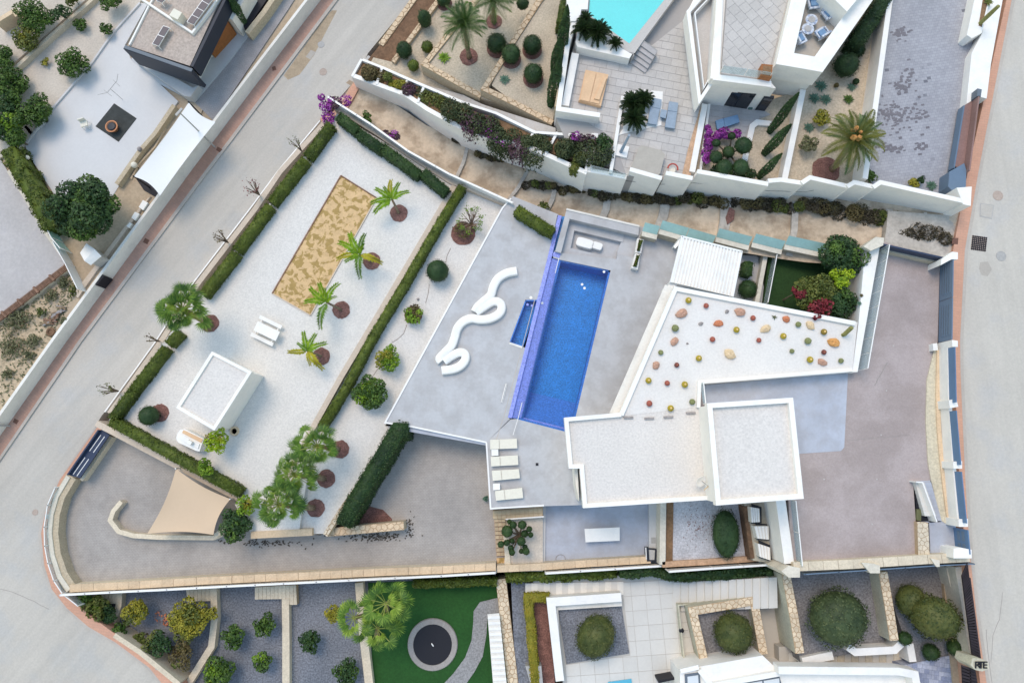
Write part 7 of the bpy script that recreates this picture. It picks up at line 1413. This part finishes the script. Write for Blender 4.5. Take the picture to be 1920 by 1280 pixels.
# loose trees: label,x,y,r,zg,h,mat,kwargs
T = [('large dark green tree over the dirt yard', 157, 386, 60, -1.1, 5.5, 'l_tree_dark', dict(clumps=26, dens=1.5, leaf=.26, m2='l_tree', lean=0)), ('dense citrus tree at the top left corner', 63, 32, 32, -.7, 2.24, 'l_tree', dict(clumps=14)), ('small dark citrus tree right of the corner citrus', 112, 24, 17, -.7, 1.92, 'l_tree_dark', dict(clumps=9)), ('yellow olive shrub under the corner citrus', 46, 73, 27, -.7, 1.6, 'l_tree_olive', dict(m2='l_tree_yellow', clumps=12)),
 ('small round shrub on the pale gravel, left one', 149, 45, 12, -1, 0.96, 'l_tree', dict(clumps=6)), ('small round shrub on the pale gravel, right one', 198, 54, 12, -1, 0.96, 'l_tree', dict(clumps=6)), ('tiny yellow seedling on the pale gravel', 85, 117, 8, -1, 0.64, 'l_tree_yellow', dict(clumps=5, open_=.3)), ('round citrus tree in the middle of the pale gravel', 134, 121, 29, -1, 1.92, 'l_tree', dict(clumps=14)), ('small citrus tree left of the white patio', 36, 155, 20, -1, 1.44, 'l_tree', dict(clumps=8)), ('citrus tree cut by the top edge above the gravel', 205, 0, 21, -1, 1.92, 'l_tree', dict(clumps=10)), ('shrub cut by the top edge, farther left', 135, -4, 15, -.7, 1.6, 'l_tree_olive', dict(clumps=8)),
 ('dark tree at the left photo edge, uppermost', 2, 108, 25, -1, 2.0, 'l_tree', dict(clumps=10)), ('dark tree at the left photo edge, second', 8, 165, 32, -1, 2.4, 'l_tree', dict(clumps=12)), ('dark tree beside the white garden steps', 60, 208, 35, -1, 2.4, 'l_tree', dict(clumps=14, m2='l_tree_dark')), ('bright topped tree at the left edge below the others', 22, 243, 32, -1, 2.4, 'l_tree', dict(clumps=12, m2='l_tree_bright')), ('dark tree at the left edge beside the steps', -2, 232, 38, -1, 2.4, 'l_tree_dark', dict(clumps=12, m2='l_tree')),
 ('yellow green slender tree over the outdoor kitchen', 404, 828, 25, ZG, 3.0, 'l_lime', dict(clumps=12, open_=.25, m2='l_tree_yellow', leaf=.2)), ('lime green bush in the lower left hedge', 384, 876, 15, ZG, 2.4, 'l_tree_bright', dict(clumps=8)),
 ('large citrus tree on the gravel strip', 691, 738, 33, ZS, 2.2, 'l_tree', dict(clumps=20, dens=1.4, m2='l_tree_bright')), ('smaller bright citrus bush on the gravel strip', 727, 672, 24, ZS, 1.8, 'l_tree_bright', dict(clumps=14, m2='l_tree_yellow')), ('small yellow green shrub on the gravel strip', 775, 589, 19, ZS, 1.1, 'l_tree_bright', dict(clumps=12, open_=.3, m2='l_brown')),
 ('dark green shrub left of the fan palms by the court wall', 441, 983, 30, ZC+1, 3, 'l_tree_dark', dict(clumps=16, dens=1.3, m2='l_tree')), ('lime green shrub behind the dark shrub', 462, 948, 20, ZG, 1.8, 'l_tree_bright', dict(clumps=10, m2='l_tree_yellow')),
 ('dense dark tree at the top of the leafy group by the court', 1582, 480, 42, .4, 5, 'l_tree_dark', dict(clumps=20, dens=1.4, m2='l_tree')), ('lime green tree crown in the leafy group', 1580, 520, 22, .4, 5.3, 'l_lime', dict(clumps=10, m2='l_tree_bright')), ('green tree overhanging the cactus roof', 1575, 565, 34, .4, 4.8, 'l_tree_dark', dict(clumps=16, dens=1.3, m2='l_tree')), ('olive green shrub under the red plumes', 1532, 555, 42, .4, 4.4, 'l_tree_olive', dict(clumps=18, dens=1.3, m2='l_tree')), ('deep red plumed shrub leaning over the cactus roof', 1536, 576, 25, .4, 6.1, 'l_red', dict(clumps=9, dens=1.3, open_=.15, m2='l_tree_olive', leaf=.24)), ('smaller deep red shrub over the dark lawn', 1498, 546, 15, .4, 5.4, 'l_red', dict(clumps=7, dens=1.5, m2='l_tree_olive')),
 ('yellow green shrub at the lower left wall corner', 178, 1140, 24, ZSL, 3, 'l_tree_olive', dict(clumps=12, m2='l_tree_bright')), ('darker shrub tight against the south wall corner', 160, 1120, 14, ZSL, 3, 'l_tree', dict(clumps=8)), ('shrub between the yellow green one and the cream wall', 203, 1152, 18, ZSL, 2.2, 'l_tree_dark', dict(clumps=8)), ('yellow leaved tree in the first slate garden', 252, 1146, 24, ZSL, 2.8, 'l_tree_yellow', dict(clumps=12, m2='l_tree_olive')), ('large patchy yellow green tree in the first slate garden', 352, 1160, 36, ZSL, 3.4, 'l_tree_yellow', dict(clumps=20, open_=.2, m2='l_tree_olive')), ('yellow branch of a shrub over the cream wall', 395, 1150, 13, ZSL, 3, 'l_tree_yellow', dict(clumps=6)), ('lower yellow green tree in the first slate garden', 345, 1180, 28, ZSL, 2.8, 'l_tree_olive', dict(clumps=12, open_=.3, m2='l_tree_yellow')), ('small shrub on the curved pavement wall', 224, 1181, 13, ZSL, 2.4, 'l_tree', dict(clumps=8)), ('dark loose tree by the curved pavement', 294, 1205, 26, ZSL, 2.8, 'l_tree_dark', dict(clumps=14, open_=.2, m2='l_tree_olive')), ('small olive shrub left of the dark loose tree', 262, 1194, 12, ZSL, 2, 'l_tree_olive', dict(clumps=6)), ('brown leafless looking shrub at the bottom left', 340, 1228, 28, ZSL, 2.4, 'l_brown', dict(clumps=12, open_=.45, m2='l_tree_olive')),
 ('round citrus tree in the second slate garden, left', 436, 1195, 23, ZSL, 2.2, 'l_tree', dict(clumps=12)), ('citrus tree in the second slate garden, upper right', 495, 1172, 20, ZSL, 2.2, 'l_tree', dict(clumps=12)), ('citrus tree in the second slate garden, lower right', 491, 1241, 19, ZSL, 2.2, 'l_tree', dict(clumps=12, m2='l_tree_bright')), ('brighter citrus tree cut by the bottom edge', 407, 1262, 32, ZSL, 2.6, 'l_tree', dict(clumps=16, m2='l_tree_bright')), ('dark citrus tree in the third slate garden, upper', 579, 1204, 22, ZSL, 2.2, 'l_tree_dark', dict(clumps=12, m2='l_tree')), ('dark citrus tree cut by the bottom edge', 648, 1262, 25, ZSL, 2.2, 'l_tree_dark', dict(clumps=12, m2='l_tree')), ('yellow flowering shrub left of the fan palms', 627, 1152, 19, ZSL, 3.2, 'l_tree_yellow', dict(clumps=10)),
 ('small yellow shrub at the foot of the golden palm', 1542, 220, 15, 2.45, 1, 'l_tree_yellow', dict(clumps=8)), ('yellow low shrub behind the zigzag wall', 1714, 342, 10, 2.5, .8, 'l_tree_yellow', dict(clumps=6)), ('green succulent patch behind the zigzag wall', 1632, 330, 13, 2.5, 1, 'l_tree', dict(clumps=7)), ('black leaved succulent beside the yellow shrub', 1728, 337, 7, 2.5, .8, 'l_ball', dict(clumps=5)), ('grey green grass tuft left of the date palm foot', 1515, 270, 18, 2.45, 1.2, 'l_scrub', dict(clumps=9, m2='l_tree_olive')), ('clipped dark bush with white blossoms in the narrow bed', 1133, 270, 15, 2.9, 1.4, 'l_hedge_dark', dict(clumps=10, sy=1.5, dens=1.5)),
 ('green shrub inside the gully beside the white fence', 688, 221, 10, -2.2, 1.6, 'l_tree', dict(clumps=7, sy=1.3)), ('yellow green shrub in the gully by the terrace hedge', 1019, 388, 11, -1.2, 1.2, 'l_tree_olive', dict(clumps=7)), ('small green plant on the lower patio', 1037, 1060, 6, -2.4, .5, 'l_tree', dict(clumps=5)), ('green shrub with dark leaves on the court edge by the loungers', 911, 934, 5, ZC, .9, 'l_agave', dict(clumps=5))]
for l, x, y, r, zg, h, m, kw in T: kw.pop('lean', None); tree(l, x, y, r, zg, h, m, name='tree' if r > 20 else 'shrub', cat='tree' if r > 20 else 'shrub', **kw)
# bougainvillea and flowering masses
shrub_mat([(682, 133), (704, 144)], -.4, .7, 17, 'l_bougain', 2600, .16, .6, 'bougainvillea', 'dull green bougainvillea in the first planter by the road', 'bougainvillea', m2='l_brown', frac2=.4, hang=.5)
shrub_mat([(723, 151), (741, 160)], -.1, .6, 12, 'l_tree_yellow', 1600, .16, .6, 'planter_shrub', 'yellow shrub in the second planter', 'shrub', m2='l_tree_olive', frac2=.6)
shrub_mat([(762, 160), (780, 172)], .3, .7, 15, 'l_purple', 2000, .16, .6, 'bougainvillea', 'purple bougainvillea spilling from the third planter', 'bougainvillea', m2='l_bougain', frac2=.4, hang=1.2)
shrub_mat([(795, 178), (815, 192)], .6, .7, 15, 'l_tree_olive', 2000, .16, .6, 'planter_shrub', 'olive green shrub in the fourth planter', 'shrub', m2='l_tree_yellow', frac2=.3, hang=.6)
shrub_mat([(832, 210), (878, 232), (922, 253), (970, 270)], 1.7, .9, 24, 'l_bougain', 15000, .18, .6, 'bougainvillea', 'long mass of dark purple bougainvillea hanging over the white wall', 'bougainvillea', m2='l_purple', frac2=.3, hang=2.2)
shrub_mat([(862, 215), (905, 246), (925, 252)], 1.9, .5, 6, 'l_magenta', 150, .16, .7, 'blossom', 'scattered magenta blossoms on the long bougainvillea', 'blossoms')
shrub_mat([(985, 262), (1010, 270)], 2.3, .7, 15, 'l_bougain', 2200, .18, .6, 'bougainvillea', 'small bougainvillea in the white box before the largest one', 'bougainvillea', m2='l_purple', frac2=.4, hang=.6)
shrub_mat([(1040, 275), (1088, 288)], 2.8, .9, 25, 'l_bougain', 5200, .18, .6, 'bougainvillea', 'wide green bougainvillea below the stairs', 'bougainvillea', m2='l_tree_olive', frac2=.4, hang=1.0)
shrub_mat([(1085, 298), (1082, 310)], 2.6, .7, 15, 'l_bougain', 2400, .18, .6, 'bougainvillea', 'green bougainvillea hanging over the white wall by the glass', 'bougainvillea', m2='l_tree_olive', frac2=.5, hang=1.0)
shrub_mat([(1068, 258), (1098, 262)], 3.1, .5, 9, 'l_purple', 900, .16, .6, 'blossom', 'purple blossoms at the top of the wide bougainvillea', 'blossoms', m2='l_magenta', frac2=.3)
shrub_mat([(1323, 308), (1325, 275), (1342, 261), (1362, 259)], 2.6, .8, 9, 'l_magenta', 2600, .17, .7, 'bougainvillea', 'vivid magenta bougainvillea hugging the cloud pruned shrub', 'bougainvillea')
shrub_mat([(1340, 320), (1375, 322)], 2.4, .4, 14, 'l_tree_dark', 1500, .17, .6, 'ground_shrub', 'dark low foliage under the cloud pruned shrub', 'shrub')
shrub_mat([(611, 190), (614, 212), (625, 205), (640, 196)], -.7, 1.2, 11, 'l_purple', 1500, .17, .7, 'bougainvillea', 'magenta bougainvillea at the corner of the left road', 'bougainvillea', m2='l_magenta', frac2=.5)
shrub_mat([(720, 250), (735, 258)], -.5, .8, 9, 'l_purple', 650, .16, .6, 'bougainvillea', 'small purple twiggy bush on the gully fence', 'bougainvillea', m2='l_magenta', frac2=.25)
# gully weeds: a chain of dark bushes along the wall foot
GW = [(862, 268, 9, 'small dry bush at the foot of the white wall, farthest left'), (905, 293, 10, 'dry bush row start below the hanging bougainvillea'), (925, 300, 8, 'second dry bush below the hanging bougainvillea'), (998, 348, 15, 'round brown bush on the first gully step'), (1028, 352, 12, 'greenish brown bush right of the round brown one'), (1068, 358, 14, 'low green bush against the gully wall'), (1122, 368, 17, 'dark red brown bush in the second gully bay'), (1185, 375, 16, 'brown bush left of the third check dam'), (1222, 376, 16, 'brown bush touching the third check dam'), (1290, 376, 20, 'long dark bush right of the third check dam'), (1335, 380, 18, 'dark bush near the puddle stain'), (1400, 380, 22, 'olive brown bush right of the puddle stain'), (1450, 388, 22, 'olive bush before the stony dam'), (1520, 390, 22, 'grey green bush after the stony dam'), (1585, 400, 28, 'wide dark bush in the right half of the gully'), (1628, 408, 26, 'brown green bush ending the dark row'), (1712, 440, 28, 'dry brown bush on the concrete slab near the court')]
for i, (x, y, r, l) in enumerate(GW):
    z = zr(x)-.15; k = r*1.15; shrub_mat([(x-k, y-k*.12), (x, y), (x+k, y+k*.12)], z, .7, r*.62, 'l_ravine', int(150*r), .15, .55, 'dry_bush', l, 'bush', m2='l_brown' if i % 3 else 'l_tree_olive', frac2=.3)
# frangipani style bare shrubs beside the road hedge
def twigs(label, x, y, r, zg, h, n, m2=None, cat='bare shrub', dens=30):
    c = W(x, y, zg); t = thing('bare_shrub', label, cat, c); R = PX(r, x, y, zg); pr = []; tips = []
    R *= .7
    for k in range(n):
        a = k*2.4+rng.random(); d = Vector((math.cos(a), math.sin(a), 0)); p1 = c+d*R*.35+Vector((0, 0, h*.5)); p2 = c+d*R*rng.uniform(.7, 1.05)+Vector((0, 0, h*rng.uniform(.6, 1)))
        pr.append(tube_v([c, p1, p2], [.05, .035, .012], 5)); e = rng.uniform(-1, 1); d2 = Vector((math.cos(a+e), math.sin(a+e), 0)); p3 = p1+d2*R*.45+Vector((0, 0, h*.3)); pr.append(tube_v([p1, p3], [.03, .01], 5)); tips += [p2, p3]
    mk('branches', *join(pr), 'twig', t)
    if m2:
        A = np.vstack([np.array(p)-np.array(c)+nr.normal(0, .09*max(1, R*.7), (dens, 3)) for p in tips for _ in (0,)]); me = quads_mesh('leaves', leaf_quads(A, np.tile([0, 0, 1.], (len(A), 1)), .13, .8, .6), [m2]); link_mesh('leaves', me, t, c)
twigs('bare twiggy shrub with red tips in the road hedge gap', 487, 366, 20, ZG, 2.2, 9, 'l_red', dens=4); twigs('bare grey shrub in the next road hedge gap', 428, 455, 17, ZG, 2.2, 9, 'l_brown', dens=3); twigs('bare shrub with green tips in the lower road hedge gap', 222, 733, 18, ZG, 2.2, 9, 'l_tree_olive', dens=4); twigs('bare twigs in the uppermost road hedge gap', 566, 284, 14, ZG, 2.2, 6, 'l_tree_olive', dens=3); twigs('small bare twigs above the lowest road hedges', 300, 640, 10, ZG, 2, 5, 'l_brown', dens=3)
twigs('sparse shrub with few green leaves at the top of the gravel strip', 884, 422, 38, ZS, 1.6, 22, 'l_tree_bright', dens=7); twigs('rosemary like brown base under the sparse shrub', 870, 435, 22, ZS, .7, 16, 'l_brown', dens=12)
# slate garden ground flowers, scrub tufts, ivy
shrub_mat([(292, 1145), (305, 1155)], ZSL, .25, 12, 'l_orange', 130, .16, .7, 'flower_patch', 'scattered orange red flowers on the slate gravel', 'flowers', kind='stuff')
for i, (x, y, r, m) in enumerate([(35, 600, 26, 'l_scrub'), (95, 555, 14, 'l_scrub'), (138, 545, 13, 'l_tree_olive'), (20, 650, 28, 'l_scrub'), (60, 640, 16, 'l_scrub'), (118, 530, 12, 'l_scrub'), (75, 585, 10, 'l_tree_olive'), (52, 665, 12, 'l_scrub'), (118, 600, 8, 'l_scrub'), (12, 700, 12, 'l_scrub')]):
    tree(['broad grey weed clump under the slatted railing', 'small weed clump below the railing middle', 'green weed clump beside the roadside wall top', 'broad weed clump at the left photo edge', 'weed clump between the log heap and the edge clump', 'small weed clump under the railing top', 'tiny green weed clump left of the logs', 'weed clump in the lower scrub plot', 'tiny weed clump right of the logs', 'weed clump lowest on the scrub plot'][i], x, y, r, -1.18, .5, m, name='weed_clump', cat='weeds', clumps=9, open_=.5, dens=.7, leaf=.15, squash=.4)
A = []; poly = [(126, 500), (146, 545), (96, 632), (-24, 800), (-40, 680), (0, 602)]
for _ in range(900):
    i = rng.randrange(1, 5); a, b, c = poly[0], poly[i], poly[i+1]; u, v = rng.random(), rng.random()
    if u+v > 1: u, v = 1-u, 1-v
    A.append(tuple(W(a[0]+(b[0]-a[0])*u+(c[0]-a[0])*v, a[1]+(b[1]-a[1])*u+(c[1]-a[1])*v, -1.12)))
o = link_mesh('weeds', quads_mesh('weeds', leaf_quads(np.array(A), np.tile([0, 0, 1.], (900, 1)), .22, .5, .5), ['l_scrub']), None, (0, 0, 0)); props(o, 'low dry weeds scattered over the scrub plot', 'weeds', None, 'stuff')
hedge('narrow green hedge outside the tan south wall above the lawn', [(775, 1096), (850, 1094), (930, 1091)], 12, -2.6, ZSL, 'l_hedge', wob=.15, leaf=.2)
hedge('ivy hanging over the wall above the pale stair strip', [(950, 1082), (1040, 1080), (1155, 1075)], 17, -2.2, -3, 'l_hedge', wob=.2, leaf=.24, name='ivy', cat='ivy'); hedge('ivy row under the grey gravel bed fence', [(1165, 1076), (1230, 1072), (1270, 1082), (1340, 1078), (1450, 1070)], 16, -1.6, -3, 'l_hedge_dark', wob=.15, leaf=.22, name='ivy', cat='ivy')
# columnar cactus in the street wall planter and dark leaf litter
c = W(1838, 44, 3.6); tp = W(1872, 12, 5.6); t = thing('columnar_cactus', 'tall ribbed cactus leaning out of the white street planter', 'cactus', c); mk('stem', *tube_v([c, c.lerp(tp, .5), tp, tp+(tp-c)*.03], [.15, .16, .13, .04], 9), 'cactus_column', t)
rosette('small palm like tuft at the top of the street planter', 1855, 2, 12, 3.6, 'l_tree_olive')
def litter(name, label, cx, cy, rx, ry, n, z, m, s=.12, rot=0):
    ca, sa = math.cos(rot), math.sin(rot); V, F = [], []
    for _ in range(n):
        a, b = rng.gauss(0, .45)*rx, rng.gauss(0, .45)*ry; c = W(cx+a*ca-b*sa, cy+a*sa+b*ca, z+.002+.0004*_); v, f = box_v((c.x, c.y, c.z), (s*rng.uniform(.6, 1.5), s*rng.uniform(.5, 1), .001), rng.uniform(0, 1.5) if s < .15 else .2); k = len(V); V += v[:4]; F.append([k, k+1, k+2, k+3])
    return mk(name, V, F, m, label=label, cat='debris', kind='stuff')
litter('fallen_leaves', 'dark fallen leaves below the freestanding stone wall', 700, 1006, 70, 9, 150, ZC+.003, 'litter', .11); litter('fallen_leaves', 'dark fallen leaves below the fan palm wall', 500, 1018, 75, 8, 90, ZC+.003, 'litter', .11); litter('fallen_leaves', 'dark leaves at the end of the freestanding stone wall', 768, 985, 10, 22, 45, ZC+.003, 'litter', .10); litter('fallen_leaves', 'dark leaves at the foot of the tall court hedge', 715, 900, 90, 5, 60, ZC+.003, 'litter', .10, -1.0)
slab('mulch_patch', [(662, 962), (690, 948), (718, 955), (735, 972), (735, 978), (655, 990)], ZC+.02, -4, 'mulch')
litter('fallen_leaves', 'brown specks on the grey gravel bed', 1315, 985, 40, 40, 120, -.69, 'mulch', .06)
for (x, y, r) in [(300, 774, 17), (869, 438, 23), (775, 590, 17)]: disc_ring('mulch_ring', x, y, r, ZG if x < 700 else ZS, 'mulch', kind='structure')
# ---- cacti and rocks on the roof
def cactus(label, x, y, r, kind):
    zt = 3.6; R = PX(r, x, y, 4); c = W(x, y, zt+R*.8); body = {'gold': 'cactus_gold', 'dark': 'cactus_gold_dark', 'red': 'cactus_red', 'maroon': 'cactus_maroon', 'green': 'cactus_green'}[kind]
    t = thing('barrel_cactus', label, 'cactus', (c.x, c.y, zt)); V, F = [], []; nrib, ring = 36, 9
    for i in range(ring+1):
        ph = math.pi*(i/ring)*.86+.02
        for k in range(nrib): rr = R*(1.0 if k % 2 else .88)*math.sin(ph)**.85; a = 2*math.pi*k/nrib; V.append((c.x+rr*math.cos(a), c.y+rr*math.sin(a), zt+R*.8+R*.85*math.cos(ph)))
    F = [[i*nrib+k, (i+1)*nrib+k, (i+1)*nrib+(k+1) % nrib, i*nrib+(k+1) % nrib] for i in range(ring) for k in range(nrib)]; F.append(list(range(nrib)))
    mk('body', V, F, body, t)
    if kind in ('gold', 'dark'): mk('woolly_crown', *sphere_v((c.x, c.y, zt+R*1.6), R*.32, 10, 6, .1, 1, 1, .5), 'cactus_cap', t); mk('flower_ring', *lathe_v((c.x, c.y, zt+R*1.45), [(R*.5, 0), (R*.52, R*.1), (R*.3, R*.14)], 14), 'cactus_gold_dark', t)
    elif kind != 'green': mk('woolly_crown', *sphere_v((c.x, c.y, zt+R*1.6), R*.22, 8, 5, .1, 1, 1, .5), 'rock_red', t)
    else:
        for a in range(3): mk('offset', *sphere_v((c.x+R*.5*math.cos(a*2.1), c.y+R*.5*math.sin(a*2.1), zt+R*.95), R*.5, 9, 6, .08), 'cactus_green', t)
for a in [('golden barrel cactus nearest the top left roof corner', 1291, 563, 6, 'gold'), ('golden barrel cactus right of the orange rock', 1381, 618, 6, 'gold'), ('golden barrel cactus left of the largest cream rock', 1310.4, 671.4, 6, 'gold'), ('golden barrel cactus nearest the left roof parapet', 1216, 713, 6, 'gold'), ('golden barrel cactus nearest the porch corner', 1284, 720.5, 6.3, 'gold'), ('golden barrel cactus just above the flat stone blocks', 1257.5, 765, 6.3, 'gold'), ('golden barrel cactus below the grey spiky plant', 1469, 630, 6, 'gold'), ('golden barrel cactus nearest the lower right roof edge', 1519, 674, 6.3, 'gold'), ('brownish gold cactus left of the cactus log', 1545, 622, 6, 'dark'),
  ('red cactus at the top, right of the corner golden one', 1324, 573, 5.2, 'red'), ('red cactus at the top centre of the roof', 1412, 596, 5.2, 'red'), ('red cactus in the middle, above the golden one', 1336, 636, 5.4, 'red'), ('red cactus above the largest cream rock, right', 1423, 637.6, 4.8, 'red'), ('dark red cactus below the pink rocks on the left', 1269, 684, 5, 'maroon'), ('pinkish red cactus between two golden ones', 1251, 718, 5.3, 'red'), ('red lumpy cactus lowest on the left', 1217.5, 756, 6, 'red'), ('maroon cactus under the big orange rock', 1545, 660, 5, 'maroon'),
  ('green clustered cactus at the left parapet', 1266, 615, 7, 'green'), ('green clustered cactus in the right half', 1515, 639, 6.5, 'green'), ('grey green round cactus below the trees', 1497, 608, 5.5, 'green'), ('green cactus above the right hand stone block', 1298, 753, 5.8, 'green'), ('pale green cactus near the left parapet', 1239, 660.5, 5, 'green'), ('small pale cactus in the lower right middle', 1485, 658, 4.5, 'green'), ('small green cactus at the far lower right corner', 1577, 676, 5, 'green')]: cactus(*a)
for (l, x, y, r, m, sx, rt) in [('large pinkish rock at the top left of the roof', 1278.5, 587, 10.5, 'rock_pink', 1.1, .5), ('brown pink rock at the top centre of the roof', 1388, 585, 10, 'rock_pink', 1.1, -.1), ('small grey stone on the roof left of the orange rock', 1314, 607, 4.5, 'rock_grey', 1.1, .4), ('long orange rock in the upper middle of the roof', 1347.6, 606, 8, 'rock_red', 1.2, .1), ('cream yellow rock right of the centre of the roof', 1436, 616, 9.5, 'rock_cream', 1.15, .4), ('pink rock by the left parapet below the green cactus', 1264.6, 640, 8, 'rock_pink', 1.2, .8), ('largest cream boulder in the middle of the roof', 1368, 663, 11.5, 'rock_cream', 1.05, -.5), ('orange red rock below the dark lawn parapet', 1474.5, 598, 8, 'rock_red', 1.0, -.2), ('pale pink rock under the red shrub', 1519.7, 610, 8.5, 'rock_cream', 1.2, -.9), ('bright orange boulder in the right corner of the roof', 1563.5, 642, 11, 'rock_orange', 1.1, -.1), ('reddish pink rock at the lower right of the roof', 1542, 679, 8, 'rock_pink', 1.2, -.5), ('orange pink stone near the left parapet', 1230, 684.5, 8.5, 'rock_pink', 1.0, 1.0), ('slim grey upright stone at the top of the roof', 1363, 584, 4, 'rock_grey', 1.1, .8), ('tiny grey marker stone in the left middle of the roof', 1289, 644, 2.5, 'rock_grey', 1, 0)]: rock(l, x, y, r, 3.6, m, sx, rt)
rosette('grey spiky dead rosette at the top right of the roof', 1453, 594, 7, 3.6, 'l_scrub', 9, up=.7)
a, b = W(1583, 627, 3.8), W(1597, 614, 4.6); t = thing('columnar_cactus', 'short leaning brown cactus column at the right roof corner', 'cactus', a); mk('stem', *tube_v([a-Vector((0, 0, .2)), a, b, b+(b-a)*.08], [.14, .15, .15, .06], 9), 'cactus_column', t)
# thin cable along the white gully wall

for (cx, cy, rx, ry, n) in [(1690, 65, 22, 18, 34), (1700, 140, 20, 22, 22), (1690, 165, 20, 12, 40), (1672, 215, 26, 20, 60), (1722, 215, 26, 25, 22), (1668, 275, 30, 10, 46), (1725, 275, 14, 8, 14), (1700, 230, 60, 60, 40)]: litter('dark_cobble', 'scattered dark cobbles set in the grey cobbled drive', cx, cy, rx, ry, n, 2.5, 'dark_cobble', .2, .2)

for (x, y, r, z) in [(879, 107, 17, .6), (926, 41, 15, .6), (1548, 320, 26, 2.45)]: disc_ring('mulch_ring', x, y, r, z, 'mulch', kind='structure')
for (l, x, y, r) in [('dark tree mass at the left photo edge between the others', 20, 190, 22), ('dark low tree beside the olive hedge top', 30, 258, 20), ('green tree at the left edge below the small citrus', 10, 135, 16)]: tree(l, x, y, r, -1, 2.2, 'l_tree', cat='tree', clumps=12, m2='l_tree_dark')
